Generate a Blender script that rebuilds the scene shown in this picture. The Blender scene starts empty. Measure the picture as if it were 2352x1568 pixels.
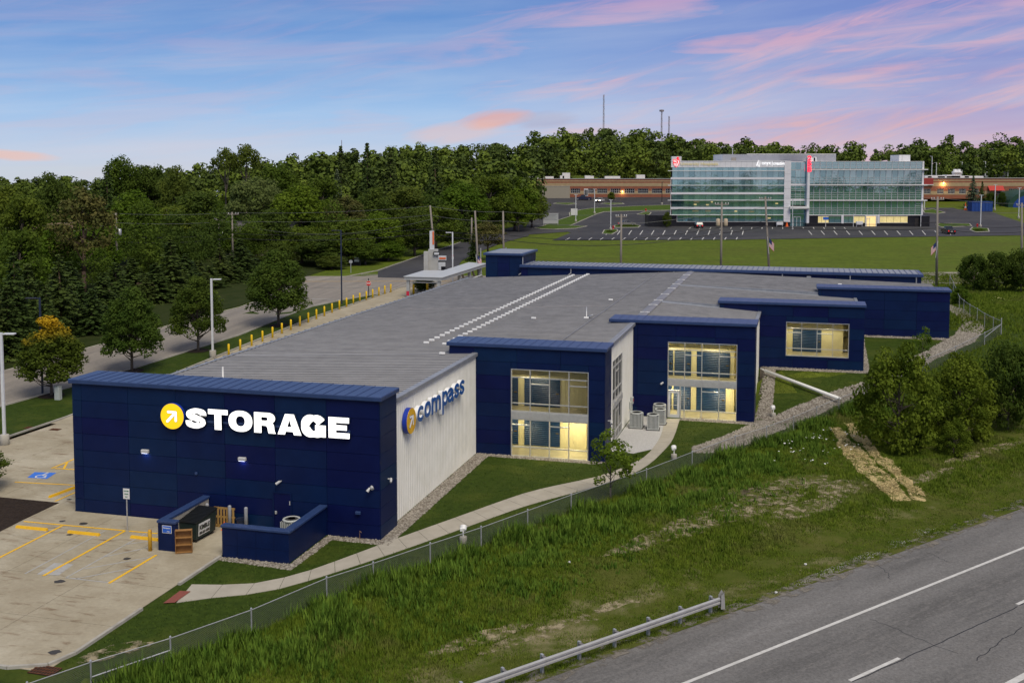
import bpy, bmesh, math, random
import numpy as np
from mathutils import Vector, Matrix, noise as mnoise
from mathutils.geometry import tessellate_polygon

# ---------------------------------------------------------------- camera
SC = bpy.context.scene
COL = SC.collection
RN = random.Random(11)
NP = np.random.default_rng(5)
FPX = 2500.0; PHI = math.radians(4.1); CAMH = 19.8; HOR = 384.0
PPY = HOR + FPX * math.tan(PHI)
cam = bpy.data.cameras.new('camera')
cam.sensor_width = 36; cam.lens = 36 * FPX / 2352
cam.shift_y = (PPY - 784) / 2352
cam.clip_start = 0.5; cam.clip_end = 9000
camo = bpy.data.objects.new('camera', cam); COL.objects.link(camo)
camo.location = (0, 0, CAMH); camo.rotation_euler = (math.pi / 2 - PHI, 0, 0)
SC.camera = camo

# ---------------------------------------------------------------- sky, sun, exposure
SUN_EL, SUN_AZ = math.radians(56), math.radians(158)   # azimuth clockwise from +Y
SC.view_settings.view_transform = 'Standard'; SC.view_settings.look = 'None'
SC.view_settings.gamma = 1; SC.view_settings.exposure = 0.82
SC.view_settings.use_curve_mapping = False
W = bpy.data.worlds.new('World'); SC.world = W; W.use_nodes = True
nt = W.node_tree; nt.nodes.clear()
def wn(t, **k):
    n = nt.nodes.new(t)
    for a, b in k.items(): setattr(n, a, b)
    return n
def wmath(op, a, b=None, c=None, clamp=False):
    n = wn('ShaderNodeMath', operation=op, use_clamp=clamp)
    for i, q in enumerate((a, b, c)):
        if q is None: continue
        if isinstance(q, (int, float)): n.inputs[i].default_value = q
        else: nt.links.new(q, n.inputs[i])
    return n.outputs[0]
def wmix(fac, a, b, bt='MIX'):
    n = wn('ShaderNodeMix', data_type='RGBA', blend_type=bt)
    for i, q in ((0, fac), (6, a), (7, b)):
        if isinstance(q, (int, float)): n.inputs[i].default_value = q
        elif isinstance(q, tuple): n.inputs[i].default_value = (*q, 1)
        else: nt.links.new(q, n.inputs[i])
    return n.outputs[2]
def wramp(fac, stops, interp='LINEAR'):
    n = wn('ShaderNodeValToRGB'); n.color_ramp.interpolation = interp
    el = n.color_ramp.elements
    while len(el) < len(stops): el.new(0.5)
    for e, (p, c) in zip(el, stops):
        e.position = p; e.color = (*c, 1) if isinstance(c, tuple) else (c, c, c, 1)
    nt.links.new(fac, n.inputs[0]); return n.outputs[0]
tc = wn('ShaderNodeTexCoord')
sep = wn('ShaderNodeSeparateXYZ'); nt.links.new(tc.outputs['Generated'], sep.inputs[0])
wx, wy, wz = sep.outputs
elev = wmath('MAXIMUM', wz, 0.0)
elq = wmath('POWER', elev, 0.5)            # finer steps near the horizon
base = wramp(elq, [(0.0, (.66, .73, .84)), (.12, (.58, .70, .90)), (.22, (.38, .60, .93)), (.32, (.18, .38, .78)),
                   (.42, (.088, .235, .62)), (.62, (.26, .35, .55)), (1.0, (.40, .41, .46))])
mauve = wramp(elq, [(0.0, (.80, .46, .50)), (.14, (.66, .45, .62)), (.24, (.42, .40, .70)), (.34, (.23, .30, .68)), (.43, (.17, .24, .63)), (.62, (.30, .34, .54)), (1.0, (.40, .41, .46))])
azm = wramp(wmath('MULTIPLY_ADD', wx, 0.5, 0.5), [(.47, 0.0), (.58, .55), (.70, .95), (1.0, .9)])
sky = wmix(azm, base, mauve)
# streaky clouds: coordinates sheared so the streaks climb to the right
def wmapped(ax, sh, sz, sy=1.0):
    comb = wn('ShaderNodeCombineXYZ')
    nt.links.new(wmath('MULTIPLY', wx, ax), comb.inputs[0])
    nt.links.new(wmath('MULTIPLY_ADD', wx, sh, wmath('MULTIPLY', wz, sz)), comb.inputs[1])
    nt.links.new(wmath('MULTIPLY', wy, sy), comb.inputs[2]); return comb.outputs[0]
def wnoise(vec, scale, detail, rough, dist=0.0, off=None):
    if off:
        mp = wn('ShaderNodeMapping'); mp.inputs['Location'].default_value = off
        nt.links.new(vec, mp.inputs[0]); vec = mp.outputs[0]
    n = wn('ShaderNodeTexNoise'); nt.links.new(vec, n.inputs['Vector'])
    n.inputs['Scale'].default_value = scale; n.inputs['Detail'].default_value = detail
    n.inputs['Roughness'].default_value = rough; n.inputs['Distortion'].default_value = dist
    return n.outputs['Fac']
cA = wmapped(3.0, -7.5, 24.0); cB = wmapped(4.5, -3.0, 40.0)
n1 = wnoise(cA, 1.25, 10, .58, .45, (0.3, 5.2, 1.7))
n2 = wnoise(cA, 3.4, 9, .62, 1.2, (7.7, 1.1, 2.3))
n4 = wnoise(cB, 1.1, 9, .58, .4, (4.4, 2.2, 8.9))
band = wramp(n1, [(.49, 0.0), (.60, .65), (.72, 1.0)])
band2 = wramp(n4, [(.50, 0.0), (.62, .8), (.75, 1.0)])
fine = wramp(n2, [(.36, 0.05), (.60, 1.0)])
side = wramp(wmath('MULTIPLY_ADD', wx, 0.5, 0.5), [(.40, .25), (.47, .35), (.53, .95), (1.0, 1.0)])
cl = wmath('MULTIPLY', wmath('MAXIMUM', wmath('MULTIPLY', band, fine), wmath('MULTIPLY', band2, .85)), side, clamp=True)
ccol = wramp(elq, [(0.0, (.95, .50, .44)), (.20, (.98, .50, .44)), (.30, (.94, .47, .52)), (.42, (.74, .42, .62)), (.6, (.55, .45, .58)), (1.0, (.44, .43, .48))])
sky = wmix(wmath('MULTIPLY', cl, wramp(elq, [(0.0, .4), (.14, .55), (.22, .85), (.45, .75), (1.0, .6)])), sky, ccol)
def puff(cx, cz, rx, rz, col, amt, tilt):
    a = wmath('DIVIDE', wmath('SUBTRACT', wx, cx), rx); b = wmath('DIVIDE', wmath('MULTIPLY_ADD', wmath('SUBTRACT', wx, cx), -tilt, wmath('SUBTRACT', wz, cz)), rz)
    e = wmath('ADD', wmath('MULTIPLY', a, a), wmath('MULTIPLY', b, b)); k = wmath('SUBTRACT', wmath('MULTIPLY_ADD', n2, 1.5, .55), e, None, True)
    return wmix(wmath('MULTIPLY', k, amt), sky, col)
sky = puff(-.014, .0435, .034, .0085, (1.0, .36, .20), .62, .12)
sky = puff(.03, .043, .03, .008, (.42, .36, .52), .45, .05)
sky = puff(-.05, .032, .045, .010, (1.0, .58, .46), .42, .1)
sky = puff(-.42, .0105, .035, .0045, (1.0, .58, .45), .75, -.08)
# a low bank of haze over the horizon
hz = wramp(wnoise(cB, .9, 6, .55, .3, (9.3, 2.2, 5.1)), [(.38, 0.0), (.68, .6)])
sky = wmix(wmath('MULTIPLY', hz, wramp(elq, [(0.0, .9), (.28, .45), (.45, .1), (1.0, .1)])), sky, (.74, .75, .86))
nis = wn('ShaderNodeTexSky', sky_type='NISHITA')
nis.sun_disc = False; nis.sun_elevation = SUN_EL; nis.sun_rotation = SUN_AZ
nis.air_density = 1.2; nis.dust_density = 1.5; nis.ozone_density = 2.0
sc_ = wmix(1.0, nis.outputs[0], (.07, .07, .07), 'MULTIPLY')
sky = wmix(.12, sky, sc_)
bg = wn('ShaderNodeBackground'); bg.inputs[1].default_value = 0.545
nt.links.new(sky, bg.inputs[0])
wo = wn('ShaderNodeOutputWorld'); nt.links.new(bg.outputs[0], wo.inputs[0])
sl = bpy.data.lights.new('sun', 'SUN'); sl.energy = 1.5; sl.angle = math.radians(32); sl.color = (1, .91, .76)
so = bpy.data.objects.new('sun', sl); COL.objects.link(so)
sd = Vector((math.sin(SUN_AZ) * math.cos(SUN_EL), math.cos(SUN_AZ) * math.cos(SUN_EL), math.sin(SUN_EL)))
so.rotation_euler = sd.to_track_quat('Z', 'Y').to_euler(); so.location = (0, 0, 150)

# ---------------------------------------------------------------- picture -> place
def ray(px, py):
    xc = (px - 1176) / FPX; yc = -(py - PPY) / FPX
    return np.array([xc, math.cos(PHI) + yc * math.sin(PHI), -math.sin(PHI) + yc * math.cos(PHI)])
def PG(px, py, z=0.0):
    d = ray(px, py); t = (z - CAMH) / d[2]; return (d[0] * t, d[1] * t, z)
def AT(px, py, Y):
    d = ray(px, py); t = Y / d[1]; return (d[0] * t, Y, CAMH + d[2] * t)
TH = math.radians(15.158)
E1 = np.array([math.sin(TH), math.cos(TH)]); E2 = np.array([math.cos(TH), -math.sin(TH)])
ORG = np.array([-7.003, 56.705])
def UVW(u, v):
    p = ORG + E1 * u + E2 * v; return (p[0], p[1])
def toUV(x, y):
    return ((x - ORG[0]) * E1[0] + (y - ORG[1]) * E1[1], (x - ORG[0]) * E2[0] + (y - ORG[1]) * E2[1])
FA = np.array([6.8, 41.2]); FD = np.array([math.sin(math.radians(53.3)), math.cos(math.radians(53.3))])
FN = np.array([-FD[1], FD[0]])
def sst(x, a, b):
    t = np.clip((x - a) / (b - a), 0, 1); return t * t * (3 - 2 * t)
def T(x, y):
    x = np.asarray(x, float); y = np.asarray(y, float)
    u, v = toUV(x, y)
    zl = np.interp(u, [-100, 20, 66, 110, 150], [0, 0, 2.0, 2.5, 2.9])
    zr = np.interp(u, [-100, 33.5, 45.5, 61, 75, 150], [0, 0, 1.72, 2.9, 3.1, 3.1])
    zr = zr * (1 - (1 - sst(v, 17.7, 18.3)) * (u < 46.9))
    w = sst(v, -22, -4); z = zl * (1 - w) + zr * w
    s = (x - FA[0]) * FN[0] + (y - FA[1]) * FN[1]
    zb = np.interp(s, [-60, 4.0, 4.8, 7.2], [-.3, -.3, -.42, -.75])
    wb = sst(s, 5.8, 13.0 + 4.0 * np.clip(z, 0, 4)); z = zb * (1 - wb) + z * wb
    zf = np.interp(y, [150, 195, 240, 300, 335, 390, 450, 600, 900, 2500], [2.85, 3.0, 3.5, 3.6, 5.2, 9.3, 14.5, 27, 34, 34])
    zf = np.minimum(zf, 9.3) + np.maximum(zf - 9.3, 0) * (.90 - .64 * sst(x, 40, 130) + .2 * sst(x, 170, 260)); a = sst(x, -190, 15); a = a + (np.interp(x, [-260, -190, -115, -55, -5, 30], [0, .1, .33, .52, .56, 1]) - a) * sst(y, 400, 470); zl2 = np.interp(y, [150, 300, 500, 900, 2500], [2.6, 3.0, 1.5, -10, -60])
    zf = zf * a + zl2 * (1 - a)
    wf = sst(y, 140, 186); return z * (1 - wf) + zf * wf
def Ts(x, y): return float(T(x, y))
def GT(px, py, off=0.0, tmax=1500):
    d = ray(px, py); t0 = 15.0; t = t0
    f = lambda t: CAMH + d[2] * t - Ts(d[0] * t, d[1] * t)
    while t < tmax and f(t) > 0: t0 = t; t *= 1.03
    a, b = t0, t
    for _ in range(24):
        m = .5 * (a + b)
        if f(m) > 0: a = m
        else: b = m
    x, y = d[0] * b, d[1] * b
    return (x, y, Ts(x, y) + off)

# ---------------------------------------------------------------- materials
MATS = {}
def M(name, c, rough=.6, c2=None, scale=3.0, metal=0.0, spec=.4, bump=0.0, bscale=None, emit=0.0, ecol=None, detail=5, stretch=None, lo=.35, hi=.65, rand=0.0, coord='pos', c3=None, s3=.3, f3=.5, spk=0, sps=14):
    if name in MATS: return MATS[name]
    m = bpy.data.materials.new(name); m.use_nodes = True; MATS[name] = m
    t = m.node_tree; N = t.nodes; L = t.links; b = N['Principled BSDF']
    b.inputs['Roughness'].default_value = rough; b.inputs['Metallic'].default_value = metal
    b.inputs['Specular IOR Level'].default_value = spec
    b.inputs['Base Color'].default_value = (*c, 1)
    if c2 or bump:
        if coord == 'pos':
            g = N.new('ShaderNodeNewGeometry'); src = g.outputs['Position']
        else:
            g = N.new('ShaderNodeTexCoord'); src = g.outputs['Object']
        if stretch:
            mp = N.new('ShaderNodeMapping'); mp.inputs['Rotation'].default_value = (0, 0, stretch[3]) if len(stretch) > 3 else (0, 0, 0)
            mp.vector_type = 'TEXTURE'
            mp.inputs['Scale'].default_value = stretch[:3]; L.new(src, mp.inputs[0]); src = mp.outputs[0]
        def nz(sc, de=detail, ro=.6):
            n = N.new('ShaderNodeTexNoise'); n.inputs['Scale'].default_value = sc; n.inputs['Detail'].default_value = de
            n.inputs['Roughness'].default_value = ro; L.new(src, n.inputs['Vector']); return n.outputs['Fac']
    if c2:
        r = N.new('ShaderNodeMapRange'); L.new(nz(scale), r.inputs[0]); r.inputs[1].default_value = lo; r.inputs[2].default_value = hi
        mx = N.new('ShaderNodeMix'); mx.data_type = 'RGBA'; L.new(r.outputs[0], mx.inputs[0])
        mx.inputs[6].default_value = (*c, 1); mx.inputs[7].default_value = (*c2, 1); out = mx.outputs[2]
        if c3:
            r = N.new('ShaderNodeMapRange'); L.new(nz(s3), r.inputs[0]); r.inputs[1].default_value = f3; r.inputs[2].default_value = f3 + .16
            m3 = N.new('ShaderNodeMix'); m3.data_type = 'RGBA'; L.new(r.outputs[0], m3.inputs[0]); L.new(out, m3.inputs[6]); m3.inputs[7].default_value = (*c3, 1); out = m3.outputs[2]
        if spk:
            g2 = N.new('ShaderNodeNewGeometry'); n2_ = N.new('ShaderNodeTexNoise'); n2_.inputs['Scale'].default_value = sps; n2_.inputs['Detail'].default_value = 4; n2_.inputs['Roughness'].default_value = .8; L.new(g2.outputs['Position'], n2_.inputs['Vector'])
            r2 = N.new('ShaderNodeMapRange'); L.new(n2_.outputs['Fac'], r2.inputs[0]); r2.inputs[1].default_value = .3; r2.inputs[2].default_value = .7; r2.inputs[3].default_value = 1 - spk; r2.inputs[4].default_value = 1 + spk
            h2 = N.new('ShaderNodeHueSaturation'); L.new(r2.outputs[0], h2.inputs['Value']); L.new(out, h2.inputs['Color']); out = h2.outputs[0]
        if rand:
            oi = N.new('ShaderNodeObjectInfo'); hs = N.new('ShaderNodeHueSaturation')
            mr = N.new('ShaderNodeMapRange'); L.new(oi.outputs['Random'], mr.inputs[0]); mr.inputs[3].default_value = 1 - rand; mr.inputs[4].default_value = 1 + rand
            L.new(mr.outputs[0], hs.inputs['Value'])
            mh = N.new('ShaderNodeMapRange'); L.new(oi.outputs['Random'], mh.inputs[0]); mh.inputs[3].default_value = .515; mh.inputs[4].default_value = .485
            L.new(mh.outputs[0], hs.inputs['Hue']); L.new(out, hs.inputs['Color']); out = hs.outputs[0]
        L.new(out, b.inputs['Base Color'])
    if bump:
        bn = N.new('ShaderNodeBump'); bn.inputs['Strength'].default_value = min(1, bump); bn.inputs['Distance'].default_value = .05 * max(1, bump)
        L.new(nz(bscale or scale * 4), bn.inputs['Height']); L.new(bn.outputs[0], b.inputs['Normal'])
    if emit:
        b.inputs['Emission Color'].default_value = (*(ecol or c), 1); b.inputs['Emission Strength'].default_value = emit
    return m
def glass_mat(name, tint, gl=.9, rough=.02):
    m = bpy.data.materials.new(name); m.use_nodes = True; MATS[name] = m
    t = m.node_tree; N = t.nodes; L = t.links; N.remove(N['Principled BSDF'])
    tr = N.new('ShaderNodeBsdfTransparent'); tr.inputs[0].default_value = (*tint, 1)
    gs = N.new('ShaderNodeBsdfGlossy'); gs.inputs[0].default_value = (gl, gl, gl, 1); gs.inputs[1].default_value = rough
    fr = N.new('ShaderNodeFresnel'); fr.inputs[0].default_value = 1.6
    mx = N.new('ShaderNodeMixShader'); L.new(fr.outputs[0], mx.inputs[0]); L.new(tr.outputs[0], mx.inputs[1]); L.new(gs.outputs[0], mx.inputs[2])
    L.new(mx.outputs[0], N['Material Output'].inputs[0]); return m

# ---------------------------------------------------------------- mesh helpers
class MB:
    def __init__(s): s.v = []; s.f = []
    def add(s, vs, fs):
        o = len(s.v); s.v += [tuple(map(float, q)) for q in vs]; s.f += [tuple(i + o for i in f) for f in fs]; return s
    def box(s, x0, x1, y0, y1, z0, z1):
        return s.add([(x0, y0, z0), (x1, y0, z0), (x1, y1, z0), (x0, y1, z0), (x0, y0, z1), (x1, y0, z1), (x1, y1, z1), (x0, y1, z1)],
                     [(0, 3, 2, 1), (4, 5, 6, 7), (0, 1, 5, 4), (1, 2, 6, 5), (2, 3, 7, 6), (3, 0, 4, 7)])
    def cbox(s, x0, x1, y0, y1, z0, z1, b=.03):
        vs = []
        for z, i in ((z0, b), (z0 + b, 0), (z1 - b, 0), (z1, b)):
            for x, y in ((x0 + b, y0 + i), (x1 - b, y0 + i), (x1 - i, y0 + b), (x1 - i, y1 - b), (x1 - b, y1 - i), (x0 + b, y1 - i), (x0 + i, y1 - b), (x0 + i, y0 + b)): vs.append((x, y, z))
        fs = [tuple(reversed(range(8))), tuple(range(24, 32))]
        for r in range(3):
            for k in range(8): fs.append((r * 8 + k, r * 8 + (k + 1) % 8, r * 8 + 8 + (k + 1) % 8, r * 8 + 8 + k))
        return s.add(vs, fs)
    def tube(s, p, q, r0, r1=None, n=8, cap=True):
        p = Vector(p); q = Vector(q); d = (q - p)
        if d.length < 1e-6: return s
        d.normalize(); a = d.orthogonal().normalized(); b = d.cross(a); r1 = r0 if r1 is None else r1
        vs = []
        for c, r in ((p, r0), (q, r1)):
            for k in range(n):
                t = 2 * math.pi * k / n; vs.append(c + a * (r * math.cos(t)) + b * (r * math.sin(t)))
        fs = [(k, (k + 1) % n, n + (k + 1) % n, n + k) for k in range(n)]
        if cap: fs += [tuple(reversed(range(n))), tuple(range(n, 2 * n))]
        return s.add(vs, fs)
    def path(s, pts, r, n=6):
        for a, b in zip(pts[:-1], pts[1:]): s.tube(a, b, r, r, n, True)
        return s
    def lathe(s, prof, n=16, c=(0, 0, 0)):
        vs = []; fs = []
        for r, z in prof:
            for k in range(n):
                t = 2 * math.pi * k / n; vs.append((c[0] + r * math.cos(t), c[1] + r * math.sin(t), c[2] + z))
        for i in range(len(prof) - 1):
            for k in range(n): fs.append((i * n + k, i * n + (k + 1) % n, (i + 1) * n + (k + 1) % n, (i + 1) * n + k))
        fs += [tuple(reversed(range(n))), tuple(range((len(prof) - 1) * n, len(prof) * n))]
        return s.add(vs, fs)
    def prism(s, pts, fn, d0, d1):
        n = len(pts); vs = [fn(a, b, d0) for a, b in pts] + [fn(a, b, d1) for a, b in pts]
        fs = [tuple(reversed(range(n))), tuple(range(n, 2 * n))] + [(k, (k + 1) % n, n + (k + 1) % n, n + k) for k in range(n)]
        return s.add(vs, fs)
    def quad(s, a, b, c, d): return s.add([a, b, c, d], [(0, 1, 2, 3)])
    def mesh(s, name, mat, smooth=False):
        me = bpy.data.meshes.new(name); me.from_pydata(s.v, [], s.f); me.materials.append(mat)
        if smooth: me.polygons.foreach_set('use_smooth', [True] * len(me.polygons))
        me.update(); return me
    def build(s, name, mat, parent=None, smooth=False, loc=None):
        return ob(name, s.mesh(name, mat, smooth), parent, loc)
def ob(name, me, parent=None, loc=None, rz=None):
    o = bpy.data.objects.new(name, me); COL.objects.link(o)
    if parent is not None: o.parent = parent
    if loc is not None: o.location = loc
    if rz is not None: o.rotation_euler[2] = rz
    return o
def tag(o, label, cat=None, group=None, kind=None):
    o['label'] = label
    if cat: o['category'] = cat
    if group: o['group'] = group
    if kind: o['kind'] = kind
    return o
def thing(name, label, cat, loc=(0, 0, 0), rz=0.0, group=None):
    o = bpy.data.objects.new(name, None); COL.objects.link(o); o.empty_display_size = .3
    o.location = loc; o.rotation_euler[2] = rz
    return tag(o, label, cat, group)
def struct(o, label=None):
    o['kind'] = 'structure'
    if label: o['label'] = label
    return o
def copy_tree(o, parent=None):
    c = o.copy(); COL.objects.link(c); c.parent = parent
    for ch in list(o.children): copy_tree(ch, c)
    return c
def npmesh(name, V, F, mat, smooth=False):
    V = np.asarray(V, np.float32).reshape(-1, 3); F = np.asarray(F, np.int32); k = F.shape[1]
    me = bpy.data.meshes.new(name); me.vertices.add(len(V)); me.vertices.foreach_set('co', V.ravel())
    me.loops.add(F.size); me.loops.foreach_set('vertex_index', F.ravel())
    me.polygons.add(len(F)); me.polygons.foreach_set('loop_start', np.arange(0, F.size, k, dtype=np.int32))
    me.update(calc_edges=True); me.materials.append(mat)
    if smooth: me.polygons.foreach_set('use_smooth', np.ones(len(F), bool))
    return me
def drape(name, poly, off, mat, step=4.0, parent=None, zfun=None):
    """a flat outline laid over the terrain as a thin sheet"""
    pts = [Vector((p[0], p[1], 0)) for p in poly]
    bm = bmesh.new(); vs = [bm.verts.new(p) for p in pts]
    for t in tessellate_polygon([pts]):
        try: bm.faces.new([vs[i] for i in t])
        except ValueError: pass
    for ax in (0, 1):
        lo = min(p[ax] for p in pts); hi = max(p[ax] for p in pts)
        k = math.floor(lo / step) * step + step
        while k < hi:
            no = [0, 0, 0]; no[ax] = 1; co = [0, 0, 0]; co[ax] = k
            bmesh.ops.bisect_plane(bm, geom=bm.verts[:] + bm.edges[:] + bm.faces[:], plane_co=co, plane_no=no); k += step
    for v in bm.verts: v.co.z = (zfun or Ts)(v.co.x, v.co.y) + off
    for f in bm.faces:
        if f.normal.z < 0: f.normal_flip()
    bmesh.ops.recalc_face_normals(bm, faces=bm.faces[:])
    if sum(f.normal.z for f in bm.faces) < 0: bmesh.ops.reverse_faces(bm, faces=bm.faces[:])
    me = bpy.data.meshes.new(name); bm.to_mesh(me); bm.free(); me.materials.append(mat)
    return ob(name, me, parent)
def ribbon(pts, w):
    """outline of a line of width w through 2D points"""
    L = []; Rr = []
    for i, p in enumerate(pts):
        a = np.array(pts[max(i - 1, 0)][:2]); b = np.array(pts[min(i + 1, len(pts) - 1)][:2])
        d = (b - a) / (np.linalg.norm(b - a) + 1e-9); n = np.array([-d[1], d[0]]) * w / 2; q = np.array(p[:2])
        L.append(tuple(q + n)); Rr.append(tuple(q - n))
    return L + Rr[::-1]
def text_mesh(name, body, size, mat, depth=.02, bold=0.0, align='CENTER', sx=1.0, fit=None):
    cu = bpy.data.curves.new(name, 'FONT'); cu.body = body; cu.size = size; cu.extrude = depth / 2; cu.offset = bold
    cu.align_x = align; cu.align_y = 'CENTER'; cu.resolution_u = 3
    o = bpy.data.objects.new(name, cu); me = bpy.data.meshes.new_from_object(o)
    bpy.data.objects.remove(o); bpy.data.curves.remove(cu)
    me.materials.clear(); me.materials.append(mat); me.name = name
    if fit:
        co = np.empty(len(me.vertices) * 3, np.float32); me.vertices.foreach_get('co', co); co = co.reshape(-1, 3); d = co.max(0) - co.min(0); c = (co.max(0) + co.min(0)) / 2
        me.transform(Matrix.Diagonal((fit[0] / d[0], fit[1] / d[1], 1, 1)) @ Matrix.Translation((-c[0], -c[1], 0)))
    if sx != 1: me.transform(Matrix.Diagonal((sx, 1, 1, 1)))
    return me
def outline_mesh(name, loops, mat, d0, d1):
    """filled 2D outline(s) with holes, extruded from d0 to d1 along z"""
    cu = bpy.data.curves.new(name, 'CURVE'); cu.dimensions = '2D'; cu.fill_mode = 'BOTH'; cu.extrude = (d1 - d0) / 2
    for lp in loops:
        s = cu.splines.new('POLY'); s.points.add(len(lp) - 1); s.use_cyclic_u = True
        for p, q in zip(s.points, lp): p.co = (q[0], q[1], 0, 1)
    o = bpy.data.objects.new(name, cu); me = bpy.data.meshes.new_from_object(o)
    bpy.data.objects.remove(o); bpy.data.curves.remove(cu)
    me.transform(Matrix.Translation((0, 0, (d0 + d1) / 2))); me.materials.clear(); me.materials.append(mat); me.name = name
    return me
def stroke(path, w, nseg=1, rnd=False, closed=False):
    """outline loop of a stroked polyline; w number or list"""
    P = [np.array(p, float) for p in path]; n = len(P); ws = w if isinstance(w, (list, tuple)) else [w] * n
    L = []; Rr = []
    for i in range(n):
        if closed: a, b = P[(i - 1) % n], P[(i + 1) % n]
        else: a, b = P[max(i - 1, 0)], P[min(i + 1, n - 1)]
        d = (b - a) / (np.linalg.norm(b - a) + 1e-9); nn = np.array([-d[1], d[0]]) * ws[i] / 2
        L.append(P[i] + nn); Rr.append(P[i] - nn)
    if closed: return [[tuple(q) for q in L], [tuple(q) for q in Rr]]
    out = list(L)
    if rnd:
        d = P[-1] - P[-2]; t0 = math.atan2(d[1], d[0])
        out += [P[-1] + ws[-1] / 2 * np.array([math.cos(t0 + math.pi / 2 - k * math.pi / 8), math.sin(t0 + math.pi / 2 - k * math.pi / 8)]) for k in range(1, 8)]
    out += Rr[::-1]
    if rnd:
        d = P[0] - P[1]; t0 = math.atan2(d[1], d[0])
        out += [P[0] + ws[0] / 2 * np.array([math.cos(t0 + math.pi / 2 - k * math.pi / 8), math.sin(t0 + math.pi / 2 - k * math.pi / 8)]) for k in range(1, 8)]
    return [[tuple(q) for q in out]]
def crom(pts, k=6):
    P = [np.array(p, float) for p in pts]; P = [2 * P[0] - P[1]] + P + [2 * P[-1] - P[-2]]; out = []
    for i in range(1, len(P) - 2):
        for j in range(k):
            t = j / k; a, b, c, d = P[i - 1:i + 3]
            out.append(tuple(.5 * (2 * b + (c - a) * t + (2 * a - 5 * b + 4 * c - d) * t * t + (3 * b - a - 3 * c + d) * t ** 3)))
    return out + [tuple(P[-2])]
def arc(cx, cy, rx, ry, a0, a1, n=16):
    return [(cx + rx * math.cos(math.radians(a0 + (a1 - a0) * k / n)), cy + ry * math.sin(math.radians(a0 + (a1 - a0) * k / n))) for k in range(n + 1)]
# ================================================================ materials
BLUE = M('navy_panel_paint', (.0019, .0095, .053), .46, (.0027, .0125, .065), .9, spec=.20, bump=.08, bscale=1.1, rand=.045)
BLUE2 = M('navy_trim_paint', (.022, .046, .132), .38, (.029, .057, .155), 2.0, spec=.5)
BACK = M('navy_joint', (.0015, .006, .036), .6, spec=.2)
ROOFM = M('galvalume_roof', (.35, .335, .32), .48, (.46, .445, .43), .55, metal=.25, spec=.4, stretch=(9, .22, 1, -TH), lo=.3, hi=.7, c3=(.30, .285, .27), s3=.10, f3=.53, spk=.07, sps=1.5)
RIBM = M('roof_seam', (.20, .198, .20), .45, (.28, .275, .275), .8, metal=.25)
GREYM = M('grey_flashing', (.27, .285, .31), .45, (.34, .355, .38), 1.2, metal=.3)
WHITEM = M('white_corrugated', (.74, .73, .66), .45, (.82, .81, .75), .9, spec=.4)
ALU = M('aluminium_frame', (.50, .50, .49), .38, (.58, .58, .56), 4, metal=.35)
WHITEP = M('white_paint', (.74, .74, .73), .45, (.66, .66, .64), 3)
CREAM = M('cream_interior', (.72, .66, .42), .6, (.66, .60, .38), 2)
CONCI = M('interior_concrete', (.42, .38, .28), .35, (.34, .31, .22), 1.5)
DOORB = M('blue_roll_door', (.006, .036, .12), .4, (.008, .045, .14), 2)
GLASS = glass_mat('window_glass', (.90, .93, .90))
LAWN = M('mown_lawn', (.026, .046, .005), .9, (.042, .068, .008), 2.6, spec=.1, bump=.7, bscale=22, detail=8, c3=(.058, .078, .011), s3=.35, f3=.50, spk=.2, sps=6)
FIELD = M('field_grass', (.072, .105, .008), .9, (.105, .140, .014), .5, spec=.1, bump=.8, bscale=14, detail=8, c3=(.088, .105, .014), s3=.07, f3=.5, stretch=(2.5, .8, 1), spk=.30, sps=.9)
BANKM = M('bank_soil', (.060, .085, .010), .95, (.10, .105, .026), .7, spec=.05, bump=1, bscale=9, detail=8, c3=(.30, .25, .15), s3=.17, f3=.55)
CONC = M('lot_concrete', (.385, .34, .25), .8, (.315, .27, .19), .55, spec=.2, bump=.1, bscale=60, detail=8, c3=(.44, .395, .30), s3=.2, spk=.10, sps=5)
WALK = M('sidewalk_concrete', (.42, .385, .32), .85, (.36, .33, .27), 1.1, spec=.2, bump=.15, bscale=50)
KERB = M('kerb_concrete', (.42, .40, .35), .85, (.32, .30, .26), 1.5, spec=.2)
ASPH = M('worn_asphalt', (.118, .114, .110), .88, (.200, .193, .186), .5, spec=.2, bump=.3, bscale=60, detail=12, stretch=(1.2, 9, 1, -math.radians(53.3)), c3=(.168, .160, .152), s3=9, f3=.5, spk=.34, sps=9)
ASPHD = M('dark_asphalt', (.036, .036, .041), .8, (.052, .051, .056), .12, spec=.25, detail=8, c3=(.066, .064, .064), s3=.05, spk=.18, sps=.8)
ROADM = M('concrete_road', (.27, .24, .205), .8, (.20, .18, .158), .4, spec=.25, detail=9, stretch=(.5, 5, 1, -TH), c3=(.13, .12, .115), s3=.12, f3=.56, spk=.14, sps=2.5)
YEL = M('yellow_paint', (.86, .50, .012), .6, (.76, .43, .02), 4)
LINEW = M('white_road_paint', (.62, .61, .58), .7, (.50, .49, .46), 3)
LINEG = M('faded_grey_paint', (.40, .40, .40), .8, (.36, .345, .30), 2.5)
MULCH = M('dark_mulch', (.028, .02, .016), .95, (.05, .036, .028), 6, spec=.1, bump=1, bscale=40)
ROCKM = M('river_rock', (.17, .15, .122), .8, (.36, .33, .285), 7, spec=.2, c3=(.08, .07, .06), s3=9, f3=.55, lo=.4, hi=.6)
GALV = M('galvanised_steel', (.42, .43, .44), .42, (.52, .53, .54), 5, metal=.5)
WOODP = M('weathered_pole_wood', (.19, .165, .14), .85, (.27, .24, .21), 3, stretch=(.3, .3, 4))
BLACKM = M('black_metal', (.014, .014, .016), .5, (.02, .02, .023), 3)
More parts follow.
